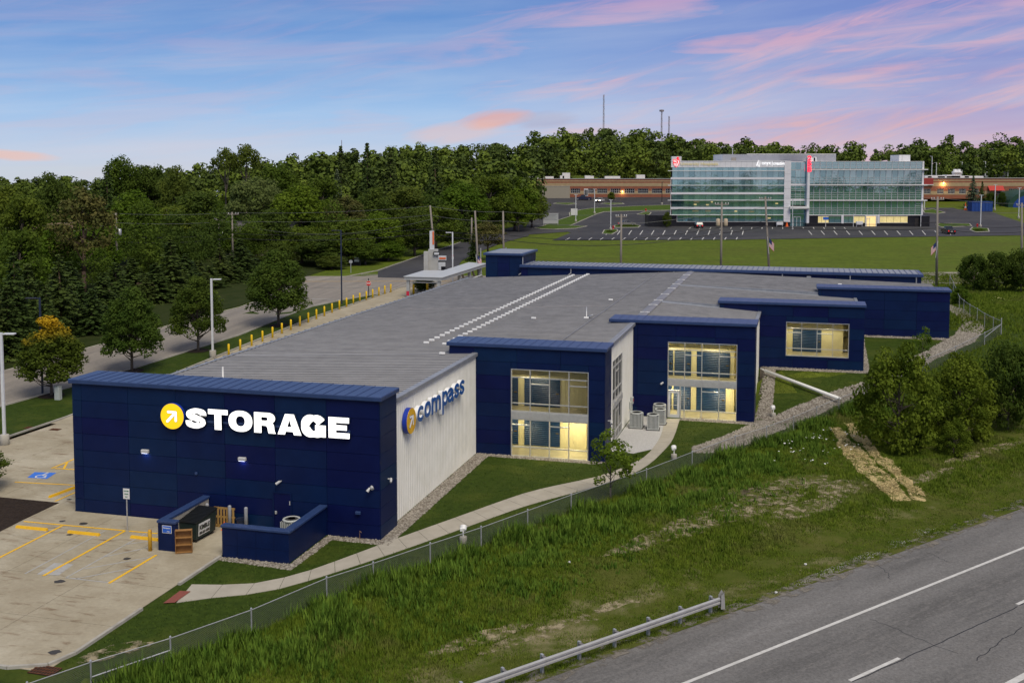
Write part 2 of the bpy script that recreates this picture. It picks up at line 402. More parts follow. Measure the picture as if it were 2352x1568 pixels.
DARKB = M('dark_blue_metal', (.012, .02, .045), .5, (.018, .028, .06), 3)
RUST = M('rusty_iron', (.16, .055, .02), .85, (.09, .035, .018), 8)
CANREAR = M('grey_green_cabinet', (.40, .43, .40), .6, (.46, .49, .46), 4)

# ================================================================ ground
xs = np.concatenate([np.arange(-1800, -120, 70), np.arange(-120, 120, 1.8), np.arange(120, 300, 7), np.arange(300, 1900, 80)])
ys = np.concatenate([np.arange(-500, 30, 26), np.arange(30, 172, 1.4), np.arange(172, 420, 5), np.arange(420, 1200, 30), np.arange(1200, 3200, 200)])
XX, YY = np.meshgrid(xs, ys); ZZ = T(XX, YY)
idx = np.arange(XX.size).reshape(XX.shape)
FF = np.stack([idx[:-1, :-1], idx[:-1, 1:], idx[1:, 1:], idx[1:, :-1]], -1).reshape(-1, 4)
struct(ob('ground', npmesh('ground', np.stack([XX, YY, ZZ], -1), FF, FIELD, True)))

def pxs(l, off=0): return [GT(x, y)[:2] for x, y in l]
def sheet(name, px, off, mat, step=5.0, label=None): return struct(drape(name, pxs(px), off, mat, step), label)
def uvs(l): return [UVW(u, v) for u, v in l]

# near lawns round the storage building, bank between fence and freeway
struct(drape('lawn', uvs([(-60, -80), (-60, -45), (-25, -12), (-19.5, -4), (-6, 4.2), (4, 9.5), (12, 13), (24, 20), (36, 29), (44, 38), (58, 46), (82, 46), (82, 35), (60, 20), (30, 0), (0, -10), (0, -19), (98, -20), (98, -44.5), (0, -44.5), (0, -80)]), .02, LAWN, 3))
def sL(s, d): p = FA + FD * d + FN * s; return (p[0], p[1])
bank_poly = [sL(3.5, -75), sL(3.5, 160), sL(40, 160), UVW(84, 75), UVW(84, 46), UVW(58, 46), UVW(44, 38), UVW(36, 29), UVW(24, 20), UVW(12, 13), UVW(4, 9.5), UVW(-6, 4.2), UVW(-19.5, -4), UVW(-25, -12), UVW(-60, -45)]
struct(drape('grass_bank', bank_poly, .045, BANKM, 2.0))
# freeway
struct(drape('freeway', [sL(3.62, -75), sL(3.62, 220), sL(-34, 220), sL(-34, -75)], .03, ASPH, 30))
def roadline(name, s, d0, d1, w, mat, off=.036):
    return struct(drape(name, [sL(s + w / 2, d0), sL(s + w / 2, d1), sL(s - w / 2, d1), sL(s - w / 2, d0)], off, mat, 40))
roadline('edge_line', 0, -60, 220, .17, LINEW)
dq = PG(1953, 1563, -.27); d0 = (dq[0] - FA[0]) * FD[0] + (dq[1] - FA[1]) * FD[1]
for k in range(-3, 8): roadline('lane_dash', -3.72, d0 + k * 12.5, d0 + k * 12.5 + 3.3, .17, LINEW)
roadline('median_edge_line', -7.6, -40, 120, .3, LINEW)
TAR = M('tar_seam', (.028, .029, .033), .7)
def jag(a, b, n, amp, w):
    a = np.array(a[:2]); b = np.array(b[:2]); d = (b - a) / np.linalg.norm(b - a); nn = np.array([-d[1], d[0]]); q = 0; out = []
    for i in range(n + 1):
        q = .6 * q + RN.uniform(-amp, amp); out.append(tuple(a + (b - a) * i / n + nn * q))
    return ribbon(out, w)
for k in range(-2, 7):
    struct(drape('tar_crack', jag(sL(-3.86, d0 + k * 12.5), sL(-3.86, d0 + (k + 1) * 12.5 - .2), 26, .035, .055), .034, TAR, 50))
for a, b, w in (((2000, 1120 + 300), (2200, 1500), .03), ((2050, 1330), (2010, 1290), .03), ((2240, 1515), (2352, 1440), .04), ((2130, 1270), (2180, 1290), .03)):
    struct(drape('tar_crack', jag(PG(*a, -.27), PG(*b, -.27), 18, .09, w), .0345, TAR, 50))
# concrete lot: slabs you can count near the building, one sheet further along the drive
lot = struct(drape('parking_lot', uvs([(-17.7, -60), (-17.7, -6.95), (.15, -6.95), (.15, -19.2), (90, -19.5), (108, -24), (108, -34.6), (12, -34.6), (12, -60)]), .02, M('lot_joint', (.20, .18, .15), .9), 4))
slab_cache = {}
uu = [-17.7, -13.3, -8.9, -4.5, -.1, 4.4, 8.9, 13.4, 17.9]; vv = [-47.6, -43.1, -38.6, -34.1, -29.55, -25.0, -20.45, -15.95, -11.45, -6.95]
slabs = []
for i in range(len(uu) - 1):
    for j in range(len(vv) - 1):
        u0, u1, v0, v1 = uu[i], uu[i + 1], vv[j], vv[j + 1]
        if u0 >= -.2 and v0 > -21: continue
        if u0 > 4 and v1 < -34: continue
        m = .012
        slabs.append(ob('concrete_slab', MB().box(v0 + m, v1 - m, u0 + m, u1 - m, -.02, .04).mesh('concrete_slab', CONC), lot))
for u0, v0, v1 in ((-.1, -20.45, -18.9), (4.4, -20.45, -18.9), (8.9, -20.45, -18.9), (13.4, -20.45, -18.9)):
    slabs.append(ob('concrete_slab', MB().box(v0 + .012, v1, u0 + .012, u0 + 4.49, -.02, .04).mesh('concrete_slab', CONC), lot))
bmat = Matrix.Translation((ORG[0], ORG[1], 0)) @ Matrix.Rotation(-TH, 4, 'Z')
for s_ in slabs: s_.data.transform(bmat)
struct(drape('drive_lane', uvs([(17.9, -34.6), (17.9, -19.1), (90, -19.5), (108, -24), (108, -34.6)]), .045, CONC, 4))
def kerbline(name, pts, w=.18, h=.14, zf=Ts):
    mb = MB(); P = [np.array(p[:2]) for p in pts]
    for i in range(len(P) - 1):
        n = max(1, int(np.linalg.norm(P[i + 1] - P[i]) / 4))
        for k in range(n):
            a = P[i] + (P[i + 1] - P[i]) * k / n; b = P[i] + (P[i + 1] - P[i]) * (k + 1) / n
            d = (b - a) / np.linalg.norm(b - a); nn = np.array([-d[1], d[0]]) * w / 2; za, zb = zf(*a), zf(*b); q = .012
            vs = []
            for p, z in ((a - nn, za), (a + nn, za), (b + nn, zb), (b - nn, zb)): vs.append((p[0], p[1], z - .1))
            for p, z, sg in ((a - nn * .8, za, 1), (a + nn * .8, za, 1), (b + nn * .8, zb, 1), (b - nn * .8, zb, 1)): vs.append((p[0], p[1], z + h))
            mb.add(vs, [(4, 7, 6, 5), (0, 1, 5, 4), (1, 2, 6, 5), (2, 3, 7, 6), (3, 0, 4, 7)])
    return struct(mb.build(name, KERB))
kerbline('kerb', uvs([(-60, -60), (-17.8, -60), (-17.8, -8.6), (-17.2, -7.2), (-16, -6.85), (-11.4, -6.85)]))
kerbline('kerb', uvs([(-8.4, -6.85), (-4.6, -6.85)]))
kerbline('kerb', uvs([(4, -34.7), (60, -34.8), (107, -34.8)]))
# markings
def mark(name, px, mat, z=.044, off=.006):
    P = [PG(x, y, z) for x, y in px]; return struct(ob(name, MB().add([(p[0], p[1], z + off) for p in P], [tuple(range(len(P)))]).mesh(name, mat)))
def zb(x, y): return (x * .31250, 826.87 + y * .31250)        # closer crops used while surveying
def zc(x, y): return (x * .31250, 1102.5 + y * .31250)
def gline(name, a, b, w, mat, off=.006, z=.044):
    return struct(ob(name, MB().add([(p[0], p[1], z + off) for p in ribbon([PG(*a, z), PG(*b, z)], w)], [(0, 1, 2, 3)]).mesh(name, mat)))
gline('yellow_stall_line', zb(175, 1184), zb(918, 1252), .15, YEL)
gline('yellow_stall_line', zb(950, 1255), zb(1156, 1273), .15, YEL)
gline('yellow_stall_line', zb(458, 1216), zb(-40, 1468), .15, YEL, .009)
gline('yellow_stall_line', zc(918, 372), zc(318, 702), .15, YEL, .009)
gline('yellow_stall_line', zc(1150, 548), zc(800, 756), .15, YEL)
gline('yellow_stall_line', zb(110, 895), zb(562, 918), .15, YEL)
gline('yellow_stall_line', zb(405, 1036), zb(600, 950), .15, YEL)
gline('yellow_stall_line', zb(378, 795), zb(560, 720), .15, YEL)
gline('yellow_stall_line', zb(400, 795), zb(580, 805), .15, YEL, .009)
gline('yellow_stall_line', zb(470, 797), zb(494, 750), .15, YEL, .012)
for a, b in (((775, 368), (185, 685)), ((1075, 388), (485, 715)), ((1110, 490), (770, 560)), ((1120, 562), (620, 650)), ((1000, 640), (560, 722)), ((1120, 440), (930, 470)), ((485, 715), (800, 750))):
    gline('faded_grey_line', zc(*a), zc(*b), .10, LINEG, .003)
mark('faded_grey_patch', [zc(270, 690), zc(400, 606), zc(545, 615), zc(430, 698)], LINEG, off=.002)
mark('blue_parking_patch', [zb(200, 862), zb(255, 822), zb(415, 826), zb(345, 872)], M('blue_road_paint', (.035, .15, .62), .6, (.05, .19, .68), 5), off=.004)
# wheelchair figure on the blue patch
c0 = np.array(PG(*zb(310, 848), .044)[:2]); ax = E2; ay = E1
def hc(px): return [tuple(c0 + ax * a + ay * b) for a, b in px]
hm = MB()
for lp in (arc(.05, -.15, .34, .34, 100, 360, 14),):
    o_ = stroke(lp, .09)[0]; o_ = hc(o_); hm.add([(p[0], p[1], .054) for p in o_], [(i, i + 1, len(o_) - 2 - i, len(o_) - 1 - i) for i in range(len(o_) // 2 - 1)])
for a, b in (((-.1, .45), (-.02, .05)), ((-.02, .05), (.3, .0)), ((.3, .0), (.42, -.38)), ((.42, -.38), (.56, -.33)), ((-.06, .25), (.22, .22))):
    o_ = hc(stroke([a, b], .1)[0]); hm.add([(p[0], p[1], .054 + .002) for p in o_], [(0, 1, 2, 3)])
o_ = hc(arc(-.1, .6, .1, .1, 0, 330, 11)); hm.add([(p[0], p[1], .055) for p in o_], [tuple(range(12))])
struct(hm.build('accessible_parking_symbol', WHITEP))
# rust stains, oil and small covers on the concrete
STN = bpy.data.materials.new('rust_stain'); STN.use_nodes = True
_t = STN.node_tree; _b = _t.nodes['Principled BSDF']; _b.inputs['Base Color'].default_value = (.20, .095, .035, 1); _b.inputs['Roughness'].default_value = .9
_g = _t.nodes.new('ShaderNodeNewGeometry'); _m = _t.nodes.new('ShaderNodeMapping'); _m.vector_type = 'TEXTURE'; _m.inputs['Scale'].default_value = (2.6, .55, 1); _m.inputs['Rotation'].default_value = (0, 0, -TH)
_n = _t.nodes.new('ShaderNodeTexNoise'); _n.inputs['Scale'].default_value = 1.5; _n.inputs['Detail'].default_value = 9; _n.inputs['Roughness'].default_value = .66; _n.inputs['Distortion'].default_value = .6
_r = _t.nodes.new('ShaderNodeMapRange'); _r.inputs[1].default_value = .56; _r.inputs[2].default_value = .74; _r.inputs[4].default_value = .55
_tr = _t.nodes.new('ShaderNodeBsdfTransparent'); _x = _t.nodes.new('ShaderNodeMixShader')
for a, b in ((_g.outputs['Position'], _m.inputs[0]), (_m.outputs[0], _n.inputs[0]), (_n.outputs[0], _r.inputs[0]), (_r.outputs[0], _x.inputs[0]), (_tr.outputs[0], _x.inputs[1]), (_b.outputs[0], _x.inputs[2]), (_x.outputs[0], _t.nodes['Material Output'].inputs[0])): _t.links.new(a, b)
struct(ob('rust_stains', MB().add([(*UVW(u, v), .0465) for u, v in ((-17.4, -45), (-17.4, -7.3), (-1.2, -10), (-.4, -19.5), (17.5, -20), (17.5, -34), (-.4, -45))], [tuple(range(7))]).mesh('rust_stains', STN)))
OIL = M('oil_spot', (.05, .045, .04), .6)
for x, y, r in ((612, 1200, .28), (457, 1182, .2), (512, 1281, .2), (933, 1457, .22), (437, 1625, .3), (400, 1742 + 400, .3), (508, 1022, .16)):
    p = PG(*zb(x, y), .044); struct(ob('oil_spot', MB().add([(p[0] + r * RN.uniform(.7, 1.1) * math.cos(t), p[1] + .8 * r * RN.uniform(.7, 1.1) * math.sin(t), .049) for t in np.linspace(0, 2 * math.pi, 12)[:-1]], [tuple(range(11))]).mesh('oil_spot', OIL)))
sheet('mulch_bed', ((-90, 1120), (0, 1143), (136, 1156), (60, 1192), (0, 1222), (-90, 1270)), .06, MULCH, 4)

# sidewalk: each slab is a piece
walk = struct(drape('sidewalk', [PG(x, y)[:2] for x, y in ((440, 1343), (560, 1343), (640, 1330), (720, 1308), (905, 1240), (1200, 1135), (1365, 1097), (1480, 1050), (1518, 1000), (1528, 962), (1562, 962), (1545, 1010), (1492, 1066), (1380, 1115), (1200, 1165), (950, 1255), (760, 1320), (650, 1350), (570, 1366), (500, 1372), (405, 1385))], .018, M('walk_joint', (.16, .14, .115), .9), 3))
UP = [PG(x, y)[:2] for x, y in ((440, 1343), (560, 1343), (640, 1330), (720, 1308), (905, 1240), (1050, 1188), (1200, 1135), (1290, 1113), (1365, 1097), (1430, 1075), (1480, 1050), (1503, 1025), (1518, 1000), (1528, 962))]
LO = [PG(x, y)[:2] for x, y in ((405, 1385), (500, 1372), (590, 1363), (690, 1340), (880, 1279), (1050, 1219), (1200, 1165), (1300, 1137), (1380, 1115), (1450, 1090), (1492, 1066), (1522, 1038), (1545, 1010), (1562, 962))]
def resamp(P, n):
    P = np.array(P); L = np.concatenate([[0], np.cumsum(np.linalg.norm(np.diff(P, axis=0), axis=1))]); s = np.linspace(0, L[-1], n + 1)
    return np.stack([np.interp(s, L, P[:, 0]), np.interp(s, L, P[:, 1])], 1)
NS = 31; A_ = resamp(crom(UP, 5), NS); B_ = resamp(crom(LO, 5), NS)
for k in range(NS):
    q = .008
    a, b, c, d = A_[k] * (1 - q) + A_[k + 1] * q, A_[k] * q + A_[k + 1] * (1 - q), B_[k] * q + B_[k + 1] * (1 - q), B_[k] * (1 - q) + B_[k + 1] * q
    vs = [(p[0], p[1], Ts(*p) + z) for z in (-.05, .045) for p in (d, c, b, a)]
    ob('sidewalk_slab', MB().add(vs, [(4, 5, 6, 7), (0, 1, 5, 4), (1, 2, 6, 5), (2, 3, 7, 6), (3, 0, 4, 7)]).mesh('sidewalk_slab', WALK), walk)
mark('red_warning_pad', [zc(1198, 903), zc(1285, 898), zc(1402, 815), zc(1322, 812)], M('brick_red_pad', (.25, .07, .05), .8, (.20, .06, .045), 8), z=.06, off=.01)

def z3s(x, y): return (551.2 + x * .27543, 441.0 + y * .27543)
# side street, main road, hill drive and the lots by the glass building
sheet('side_street', ((-140, 990), (0, 935), (150, 893), (303, 848), (455, 800), (551, 770), (642, 733), (716, 705), (785, 690), (895, 671), (960, 668), (960, 636), (868, 632), (705, 644), (640, 672), (551, 707), (518, 715), (369, 754), (226, 794), (0, 856), (-140, 898)), .03, ROADM, 5)
kerbline('kerb', pxs(((-140, 898), (0, 856), (226, 794), (369, 754), (518, 715), (551, 707), (640, 672), (705, 644), (790, 637), (868, 622), (960, 590), (1058, 557))))
kerbline('kerb', pxs(((-140, 990), (0, 935), (150, 893), (303, 848), (455, 800), (551, 770), (642, 733), (716, 705), (785, 690), (895, 671))))
for a_, b_, w_l in ((z3s(600, 893), z3s(845, 903), .35), (z3s(500, 968), z3s(880, 895), .14), (z3s(640, 802), z3s(1180, 797), .2), (z3s(1010, 690), z3s(1220, 692), .4)): struct(drape('faded_road_line', ribbon([GT(*a_)[:2], GT(*b_)[:2]], w_l), .06, LINEG, 12))
MF = np.array(GT(1090, 634)[:2]); MG_ = np.array(GT(2150, 631)[:2]); MD = (MG_ - MF) / np.linalg.norm(MG_ - MF); MN = np.array([-MD[1], MD[0]])
def mr(d, n): p = MF + MD * d + MN * n; return (p[0], p[1])
struct(drape('main_road', [mr(-62, 0), mr(260, 0), mr(260, -13.5), mr(-62, -13.5)], .05, ROADM, 8))
kerbline('kerb', [mr(6, .1), mr(260, .1)]); kerbline('kerb', [mr(30, -13.6), mr(260, -13.6)])
struct(drape('road_centre_line', [mr(-40, -6.6), mr(260, -6.6), mr(260, -6.75), mr(-40, -6.75)], .06, YEL, 10))
struct(drape('far_sidewalk', [mr(8, 2.2), mr(260, 2.2), mr(260, 3.8), mr(8, 3.8)], .05, WALK, 10))
sheet('hill_drive', ((868, 624), (960, 590), (1058, 557), (1130, 534), (1200, 514), (1215, 542), (1150, 560), (1085, 585), (1060, 600), (1040, 634), (1010, 641), (868, 638)), .07, ASPHD, 5)
def ze(x, y): return (1194.4 + x * .15625, 404.25 + y * .15625)
def zf_(x, y): return (1727.2 + x * .26563, 321.56 + y * .26563)
sheet('office_parking_lot', [(1193, 541), ze(120, 680), ze(330, 612), ze(362, 575), ze(350, 540), ze(300, 500), ze(300, 330), ze(600, 290), ze(2300, 288), (1600, 452), (1600, 500), (2080, 500), zf_(1480, 590), zf_(1740, 588), zf_(1780, 600), zf_(1960, 605), zf_(2060, 615), zf_(2352, 720), (2420, 515), (2420, 541), (2352, 541), (2000, 546), (1700, 551), ze(470, 950), ze(748, 838), ze(700, 824)], .08, ASPHD, 8)
ISL = M('island_grass', (.048, .085, .010), .9, (.068, .11, .014), .8, spec=.1, bump=.6, bscale=18)
for k, pl in enumerate(([ze(*p) for p in ((735, 600), (725, 545), (880, 505), (1080, 478), (1700, 448), (2230, 430), (2230, 508), (1690, 517), (1240, 532), (1130, 562), (735, 737), (985, 744), (820, 776), (500, 789), (300, 782), (210, 768), (520, 668))],
           [ze(*p) for p in ((1210, 855), (1240, 800), (1420, 790), (1440, 815), (1350, 865))], [ze(*p) for p in ((1380, 752), (1400, 728), (1700, 722), (1770, 737), (1740, 762), (1400, 764))],
           [ze(*p) for p in ((490, 412), (540, 400), (780, 400), (830, 415), (700, 427))], [ze(*p) for p in ((1190, 412), (1250, 402), (1500, 402), (1530, 415), (1300, 425))], [ze(*p) for p in ((1720, 570), (1850, 527), (1930, 540), (1900, 577))],
           [zf_(*p) for p in ((1590, 735), (1620, 725), (1880, 728), (1900, 748), (1640, 757))], [zf_(*p) for p in ((1885, 780), (1910, 758), (2040, 768), (2050, 795), (1930, 800))], [zf_(*p) for p in ((1480, 612), (1560, 600), (1670, 630), (1600, 640), (1490, 632))])):
    struct(drape('grass_island', pxs(pl), .16, ISL, 6)); kerbline('kerb', pxs(pl + pl[:1]), .3, .2)
for k in range(16):   # stall lines of the office lot
    x = ze(700, 0)[0] + k * 25.9
    lean = np.interp(x, (1300, 1780, 2100), (9, 1.5, -7))
    for y0, y1 in ((547, 552.2), ) if k < 3 else ((547, 552.2), (530, 540)):
        yo = np.interp(x, (1267, 1700, 2000, 2352), (.2, -1.2, -6, -11)) if y0 > 545 else 0
        if x > 1960 and y0 > 545: continue
        struct(drape('stall_line', ribbon(pxs(((x - lean / 2 + (14 if y0 < 545 else 0), y1 + yo), (x + lean / 2 + (14 if y0 < 545 else 0), y0 + yo))), .22), .10, LINEW, 30))
for k in range(12):
    x = 1862 + k * 29; struct(drape('stall_line', ribbon(pxs(((x + 3, 536 + 4), (x - 5, 531))), .2), .10, LINEW, 30))
for k in range(16):
    x = 1582 + k * 24; lean = np.interp(x, (1560, 1780, 2000), (5, 0, -5)); struct(drape('stall_line', ribbon(pxs(((x, 526.4), (x + lean, 523))), .2), .10, LINEW, 30))
# ================================================================ storage building  (local x = v across the front, y = u along it)
SB = thing('storage_building', 'long low navy blue storage building with grey metal roof, white ribbed sides and lit windows', 'building', (ORG[0], ORG[1], 0), -TH)
def sbw(x, y, z):
    p = UVW(y, x); return (p[0], p[1], z)
panel_cache = {}
def rects_minus(r, holes):
    out = [r]
    for hx0, hx1, hz0, hz1 in holes:
        nx = []
        for x0, x1, z0, z1 in out:
            if hx1 <= x0 or hx0 >= x1 or hz1 <= z0 or hz0 >= z1: nx.append((x0, x1, z0, z1)); continue
            if x0 < hx0: nx.append((x0, hx0, z0, z1))
            if hx1 < x1: nx.append((hx1, x1, z0, z1))
            a, b = max(x0, hx0), min(x1, hx1)
            if z0 < hz0: nx.append((a, b, z0, hz0))
            if hz1 < z1: nx.append((a, b, hz1, z1))
        out = nx
    return [r for r in out if r[1] - r[0] > .05 and r[3] - r[2] > .05]
def panels(y, x0, x1, z0, z1, holes=(), cw=3.04, ch=.955, face=-1, axis='x'):
    """cassette panels on a wall plane; each panel a part"""
    cols = [x1]
    while cols[-1] - cw > x0 + .3: cols.append(cols[-1] - cw)
    cols.append(x0); cols = cols[::-1]
    rows = [z1]
    while rows[-1] - ch > z0 + .2: rows.append(rows[-1] - ch)
    rows.append(z0); rows = rows[::-1]
    for i in range(len(cols) - 1):
        for j in range(len(rows) - 1):
            for a, b, c, d in rects_minus((cols[i], cols[i + 1], rows[j], rows[j + 1]), holes):
                key = (round(b - a, 3), round(d - c, 3), axis, face)
                if key not in panel_cache:
                    w, h, g, q = (b - a) / 2 - .006, (d - c) / 2 - .006, .05, .005
                    f0, f1 = (0, g * face)
                    if axis == 'x': vs = [(sx * (w if k == 0 else w - q), f0 if k == 0 else f1, sz * (h if k == 0 else h - q)) for k in (0, 1) for sx, sz in ((-1, -1), (1, -1), (1, 1), (-1, 1))]
                    else: vs = [(f0 if k == 0 else f1, sx * (w if k == 0 else w - q), sz * (h if k == 0 else h - q)) for k in (0, 1) for sx, sz in ((-1, -1), (1, -1), (1, 1), (-1, 1))]
                    me = MB().add(vs, [(4, 5, 6, 7), (0, 1, 5, 4), (1, 2, 6, 5), (2, 3, 7, 6), (3, 0, 4, 7)]).mesh('wall_panel', BLUE)
                    bm = bmesh.new(); bm.from_mesh(me); bmesh.ops.recalc_face_normals(bm, faces=bm.faces[:])
                    big = max(bm.faces, key=lambda f: f.calc_area()); nn = big.normal.y if axis == 'x' else big.normal.x
                    if nn * face < 0: bmesh.ops.reverse_faces(bm, faces=bm.faces[:])
                    bm.to_mesh(me); bm.free(); panel_cache[key] = me
                ctr = ((a + b) / 2, y, (c + d) / 2) if axis == 'x' else (y, (a + b) / 2, (c + d) / 2)
                ob('wall_panel', panel_cache[key], SB, ctr)
def backing(y, x0, x1, z0, z1, holes=(), t=.25, mat=None):
    mb = MB()
    for a, b, c, d in rects_minus((x0, x1, z0, z1), holes): mb.box(a, b, y + .004, y + t, c, d)
    return mb.build('wall', mat or BACK, SB)
PT = 7.74
FR = [(0.0, -18.85, 0.0, -.6), (18.25, -2.2, 8.75, -.6), (32.6, 6.65, 17.9, -.6), (46.95, 14.1, 26.65, 1.0), (61.3, 22.85, 35.35, 2.2)]
holes = {1: [(2.25, 7.65, 0.0, 6.06)], 2: [(11.2, 16.58, 0.0, 6.06)], 3: [(20.0, 25.4, 2.94, 6.0)]}
for k, (y, xa, xb, zb_) in enumerate(FR):
    hl = holes.get(k, [])
    panels(y, xa, xb, zb_, PT - .28, hl); backing(y, xa, xb, zb_, PT - .3, hl)
    # left stub above the roof, right return and back of the parapet
    MB().box(xa, xb, y + 2.25, y + 2.4, 5.6, PT - .3).build('parapet_back', BLUE, SB)
    MB().box(xa, xa + .12, y + .25, y + 2.25, 5.6 if k else -.6, PT - .3).build('parapet_side', BLUE, SB)
    panels(xb - .02, y, y + 2.4, zb_, PT - .28, (), 3.0, .955, 1, 'y')
    MB().box(xb - .25, xb - .03, y + .25, y + 2.25, zb_, PT - .3).build('wall', BACK, SB)
    # coping with standing battens
    cp = MB().cbox(xa - .16, xb + .16, y - .2, y + 2.55, PT - .26, PT, .035).build('coping', BLUE2, SB)
    n = int((xb - xa) / .62)
    for i in range(1, n):
        x = xa + (xb - xa) * i / n; MB().box(x - .02, x + .02, y - .17, y + 2.52, PT - .002, PT + .022).build('batten', BLUE2, cp)
# left wall (road side) and rear
MB().box(-18.85, -18.6, 2.4, 81, -.5, 5.95).build('wall', WHITEM, SB)
# white ribbed walls
def ribbed(x, y0, y1, z0, ztop, hl=()):
    mb = MB(); n = int(round((y1 - y0) / .3)); st = (y1 - y0) / n
    prof = []
    for i in range(n):
        b = y0 + i * st; prof += [(b, 0), (b + st * .18, .045), (b + st * .5, .045), (b + st * .68, 0)]
    prof.append((y1, 0))
    segs = [(z0, ztop)]
    for (ya, da), (yb, db) in zip(prof[:-1], prof[1:]):
        zz = [(z0, ztop)]
        for h0, h1, c, d in hl:
            if yb > h0 and ya < h1: zz = [(z0, c), (d, ztop)] if c > z0 else [(d, ztop)]
        for a, b in zz: mb.quad((x + da, ya, a), (x + db, yb, a), (x + db, yb, b), (x + da, ya, b))
    return mb.build('ribbed_wall', WHITEM, SB)
ribbed(-.28, 2.4, 18.25, -.4, 6.93); MB().box(-.5, -.3, 2.4, 18.25, -.4, 6.9).build('wall', BACK, SB)
sidehole = (23.1, 27.2, 0.0, 6.0)
ribbed(8.4, 20.6, 32.6, -.3, 7.36, [sidehole])
mbx = MB()
for a, b, c, d in rects_minus((20.6, 32.6, -.4, 7.3), [sidehole]): mbx.box(8.15, 8.38, a, b, c, d)
mbx.build('wall', BACK, SB)
ribbed(17.62, 35, 46.95, -.4, 6.7); MB().box(17.4, 17.6, 35, 46.9, -.6, 6.7).build('wall', BACK, SB)
ribbed(26.4, 49.3, 61.3, .6, 6.5); MB().box(26.2, 26.38, 49.3, 61.2, .5, 6.5).build('wall', BACK, SB)
MB().box(35.0, 35.25, 63.7, 76.6, 2, 6.6).build('wall', BLUE, SB)
# roof slopes
def zL(x): return 6.0 + (x + 19.0) * .0532
def roofpatch(name, x0, x1, y0, y1, fz, label=None):
    mb = MB(); th = .12
    mb.add([(x0, y0, fz(x0)), (x1, y0, fz(x1)), (x1, y1, fz(x1)), (x0, y1, fz(x0)), (x0, y0, fz(x0) - th), (x1, y0, fz(x1) - th), (x1, y1, fz(x1) - th), (x0, y1, fz(x0) - th)],
           [(0, 1, 2, 3), (7, 6, 5, 4), (0, 4, 5, 1), (1, 5, 6, 2), (2, 6, 7, 3), (3, 7, 4, 0)])
    r = mb.build(name, ROOFM, SB); rb = MB(); y = y0 + .3
    while y < y1 - .1:
        rb.add([(x0, y - .03, fz(x0) - .01), (x1, y - .03, fz(x1) - .01), (x1, y + .03, fz(x1) - .01), (x0, y + .03, fz(x0) - .01), (x0, y - .018, fz(x0) + .06), (x1, y - .018, fz(x1) + .06), (x1, y + .018, fz(x1) + .06), (x0, y + .018, fz(x0) + .06)],
               [(4, 5, 6, 7), (0, 1, 5, 4), (2, 3, 7, 6), (0, 4, 7, 3), (1, 2, 6, 5)]); y += .61
    rb.build('standing_seams', RIBM, r)['kind'] = 'stuff'
    return r
z3 = lambda x: 7.46 - (x - 8.5) * .075; z4 = lambda x: 7.46 - (x - 8.5) * .047; z5 = lambda x: 7.46 - (x - 8.5) * .028
r1 = roofpatch('roof', -19.15, -.2, 2.3, 18.4, zL); r2 = roofpatch('roof', -19.15, 8.5, 18.4, 76.6, zL)
rr3 = roofpatch('roof', 8.5, 17.8, 34.9, 47.0, z3); rr4 = roofpatch('roof', 8.5, 26.5, 47.0, 61.35, z4); rr5 = roofpatch('roof', 8.5, 35.2, 61.35, 76.6, z5)
# steps between the right-hand roofs, clad in grey seamed metal
for y, xa, xb, zl_, zh in ((47.0, 8.6, 14.1, z3, z4), (61.35, 8.6, 22.9, z4, z5)):
    st = MB().add([(xa, y - .02, zl_(xa) - .1), (xb, y - .02, zl_(xb) - .1), (xb, y - .02, zh(xb) + .1), (xa, y - .02, zh(xa) + .1), (xa, y + .1, zl_(xa) - .1), (xb, y + .1, zl_(xb) - .1), (xb, y + .1, zh(xb) + .1), (xa, y + .1, zh(xa) + .1)],
             [(0, 1, 2, 3), (3, 2, 6, 7), (5, 4, 7, 6), (1, 5, 6, 2), (4, 0, 3, 7)]).build('roof_step', GREYM, SB)
    n = int((xb - xa) / .5); bm_ = MB()
    for i in range(n):
        x = xa + .2 + i * .5; bm_.box(x - .02, x + .02, y - .05, y - .018, zl_(x) - .05, zh(x) + .1)
    bm_.build('step_seams', GREYM, st)['kind'] = 'stuff'
    MB().add([(xa, y - .5, zl_(xa) + .02), (xb, y - .5, zl_(xb) + .02), (xb, y - .04, zl_(xb) + .09), (xa, y - .04, zl_(xa) + .09)], [(0, 1, 2, 3)]).build('step_flashing', GREYM, st)
# ridge cap, lap strip, edge trims and gutter
def strip(name, x, w, y0, y1, fz, mat, up=.07, d=.05):
    mb = MB(); mb.add([(x - w / 2, y0, fz(x - w / 2) + up - .0), (x, y0, fz(x) + up + d), (x + w / 2, y0, fz(x + w / 2) + up), (x - w / 2, y1, fz(x - w / 2) + up), (x, y1, fz(x) + up + d), (x + w / 2, y1, fz(x + w / 2) + up)], [(0, 1, 4, 3), (1, 2, 5, 4)])
    return mb.build(name, mat, SB)
strip('ridge_cap', 8.5, .8, 34.9, 76.5, lambda x: zL(min(x, 8.5)) - max(0, x - 8.5) * .04, RIBM)
for yk in (38.5, 43.6, 47.1, 52, 57.4, 61.4, 66, 71.5):
    MB().box(8.1, 8.9, yk - .035, yk + .035, 7.5, 7.60).build('ridge_joint', WHITEP, SB)
strip('lap_strip', 4.7, .1, 20.8, 76.5, zL, RIBM, .07, .012)
strip('eave_trim', -19.1, .36, 2.3, 76.5, zL, GREYM, .05, .02)
MB().box(-19.42, -19.2, 2.3, 76.6, 5.78, 5.98).build('gutter', GREYM, SB)
for yk in np.arange(3, 76, 1.22): MB().box(-19.42, -19.0, yk - .05, yk + .05, 5.99, 6.07).build('gutter_strap', RIBM, SB)
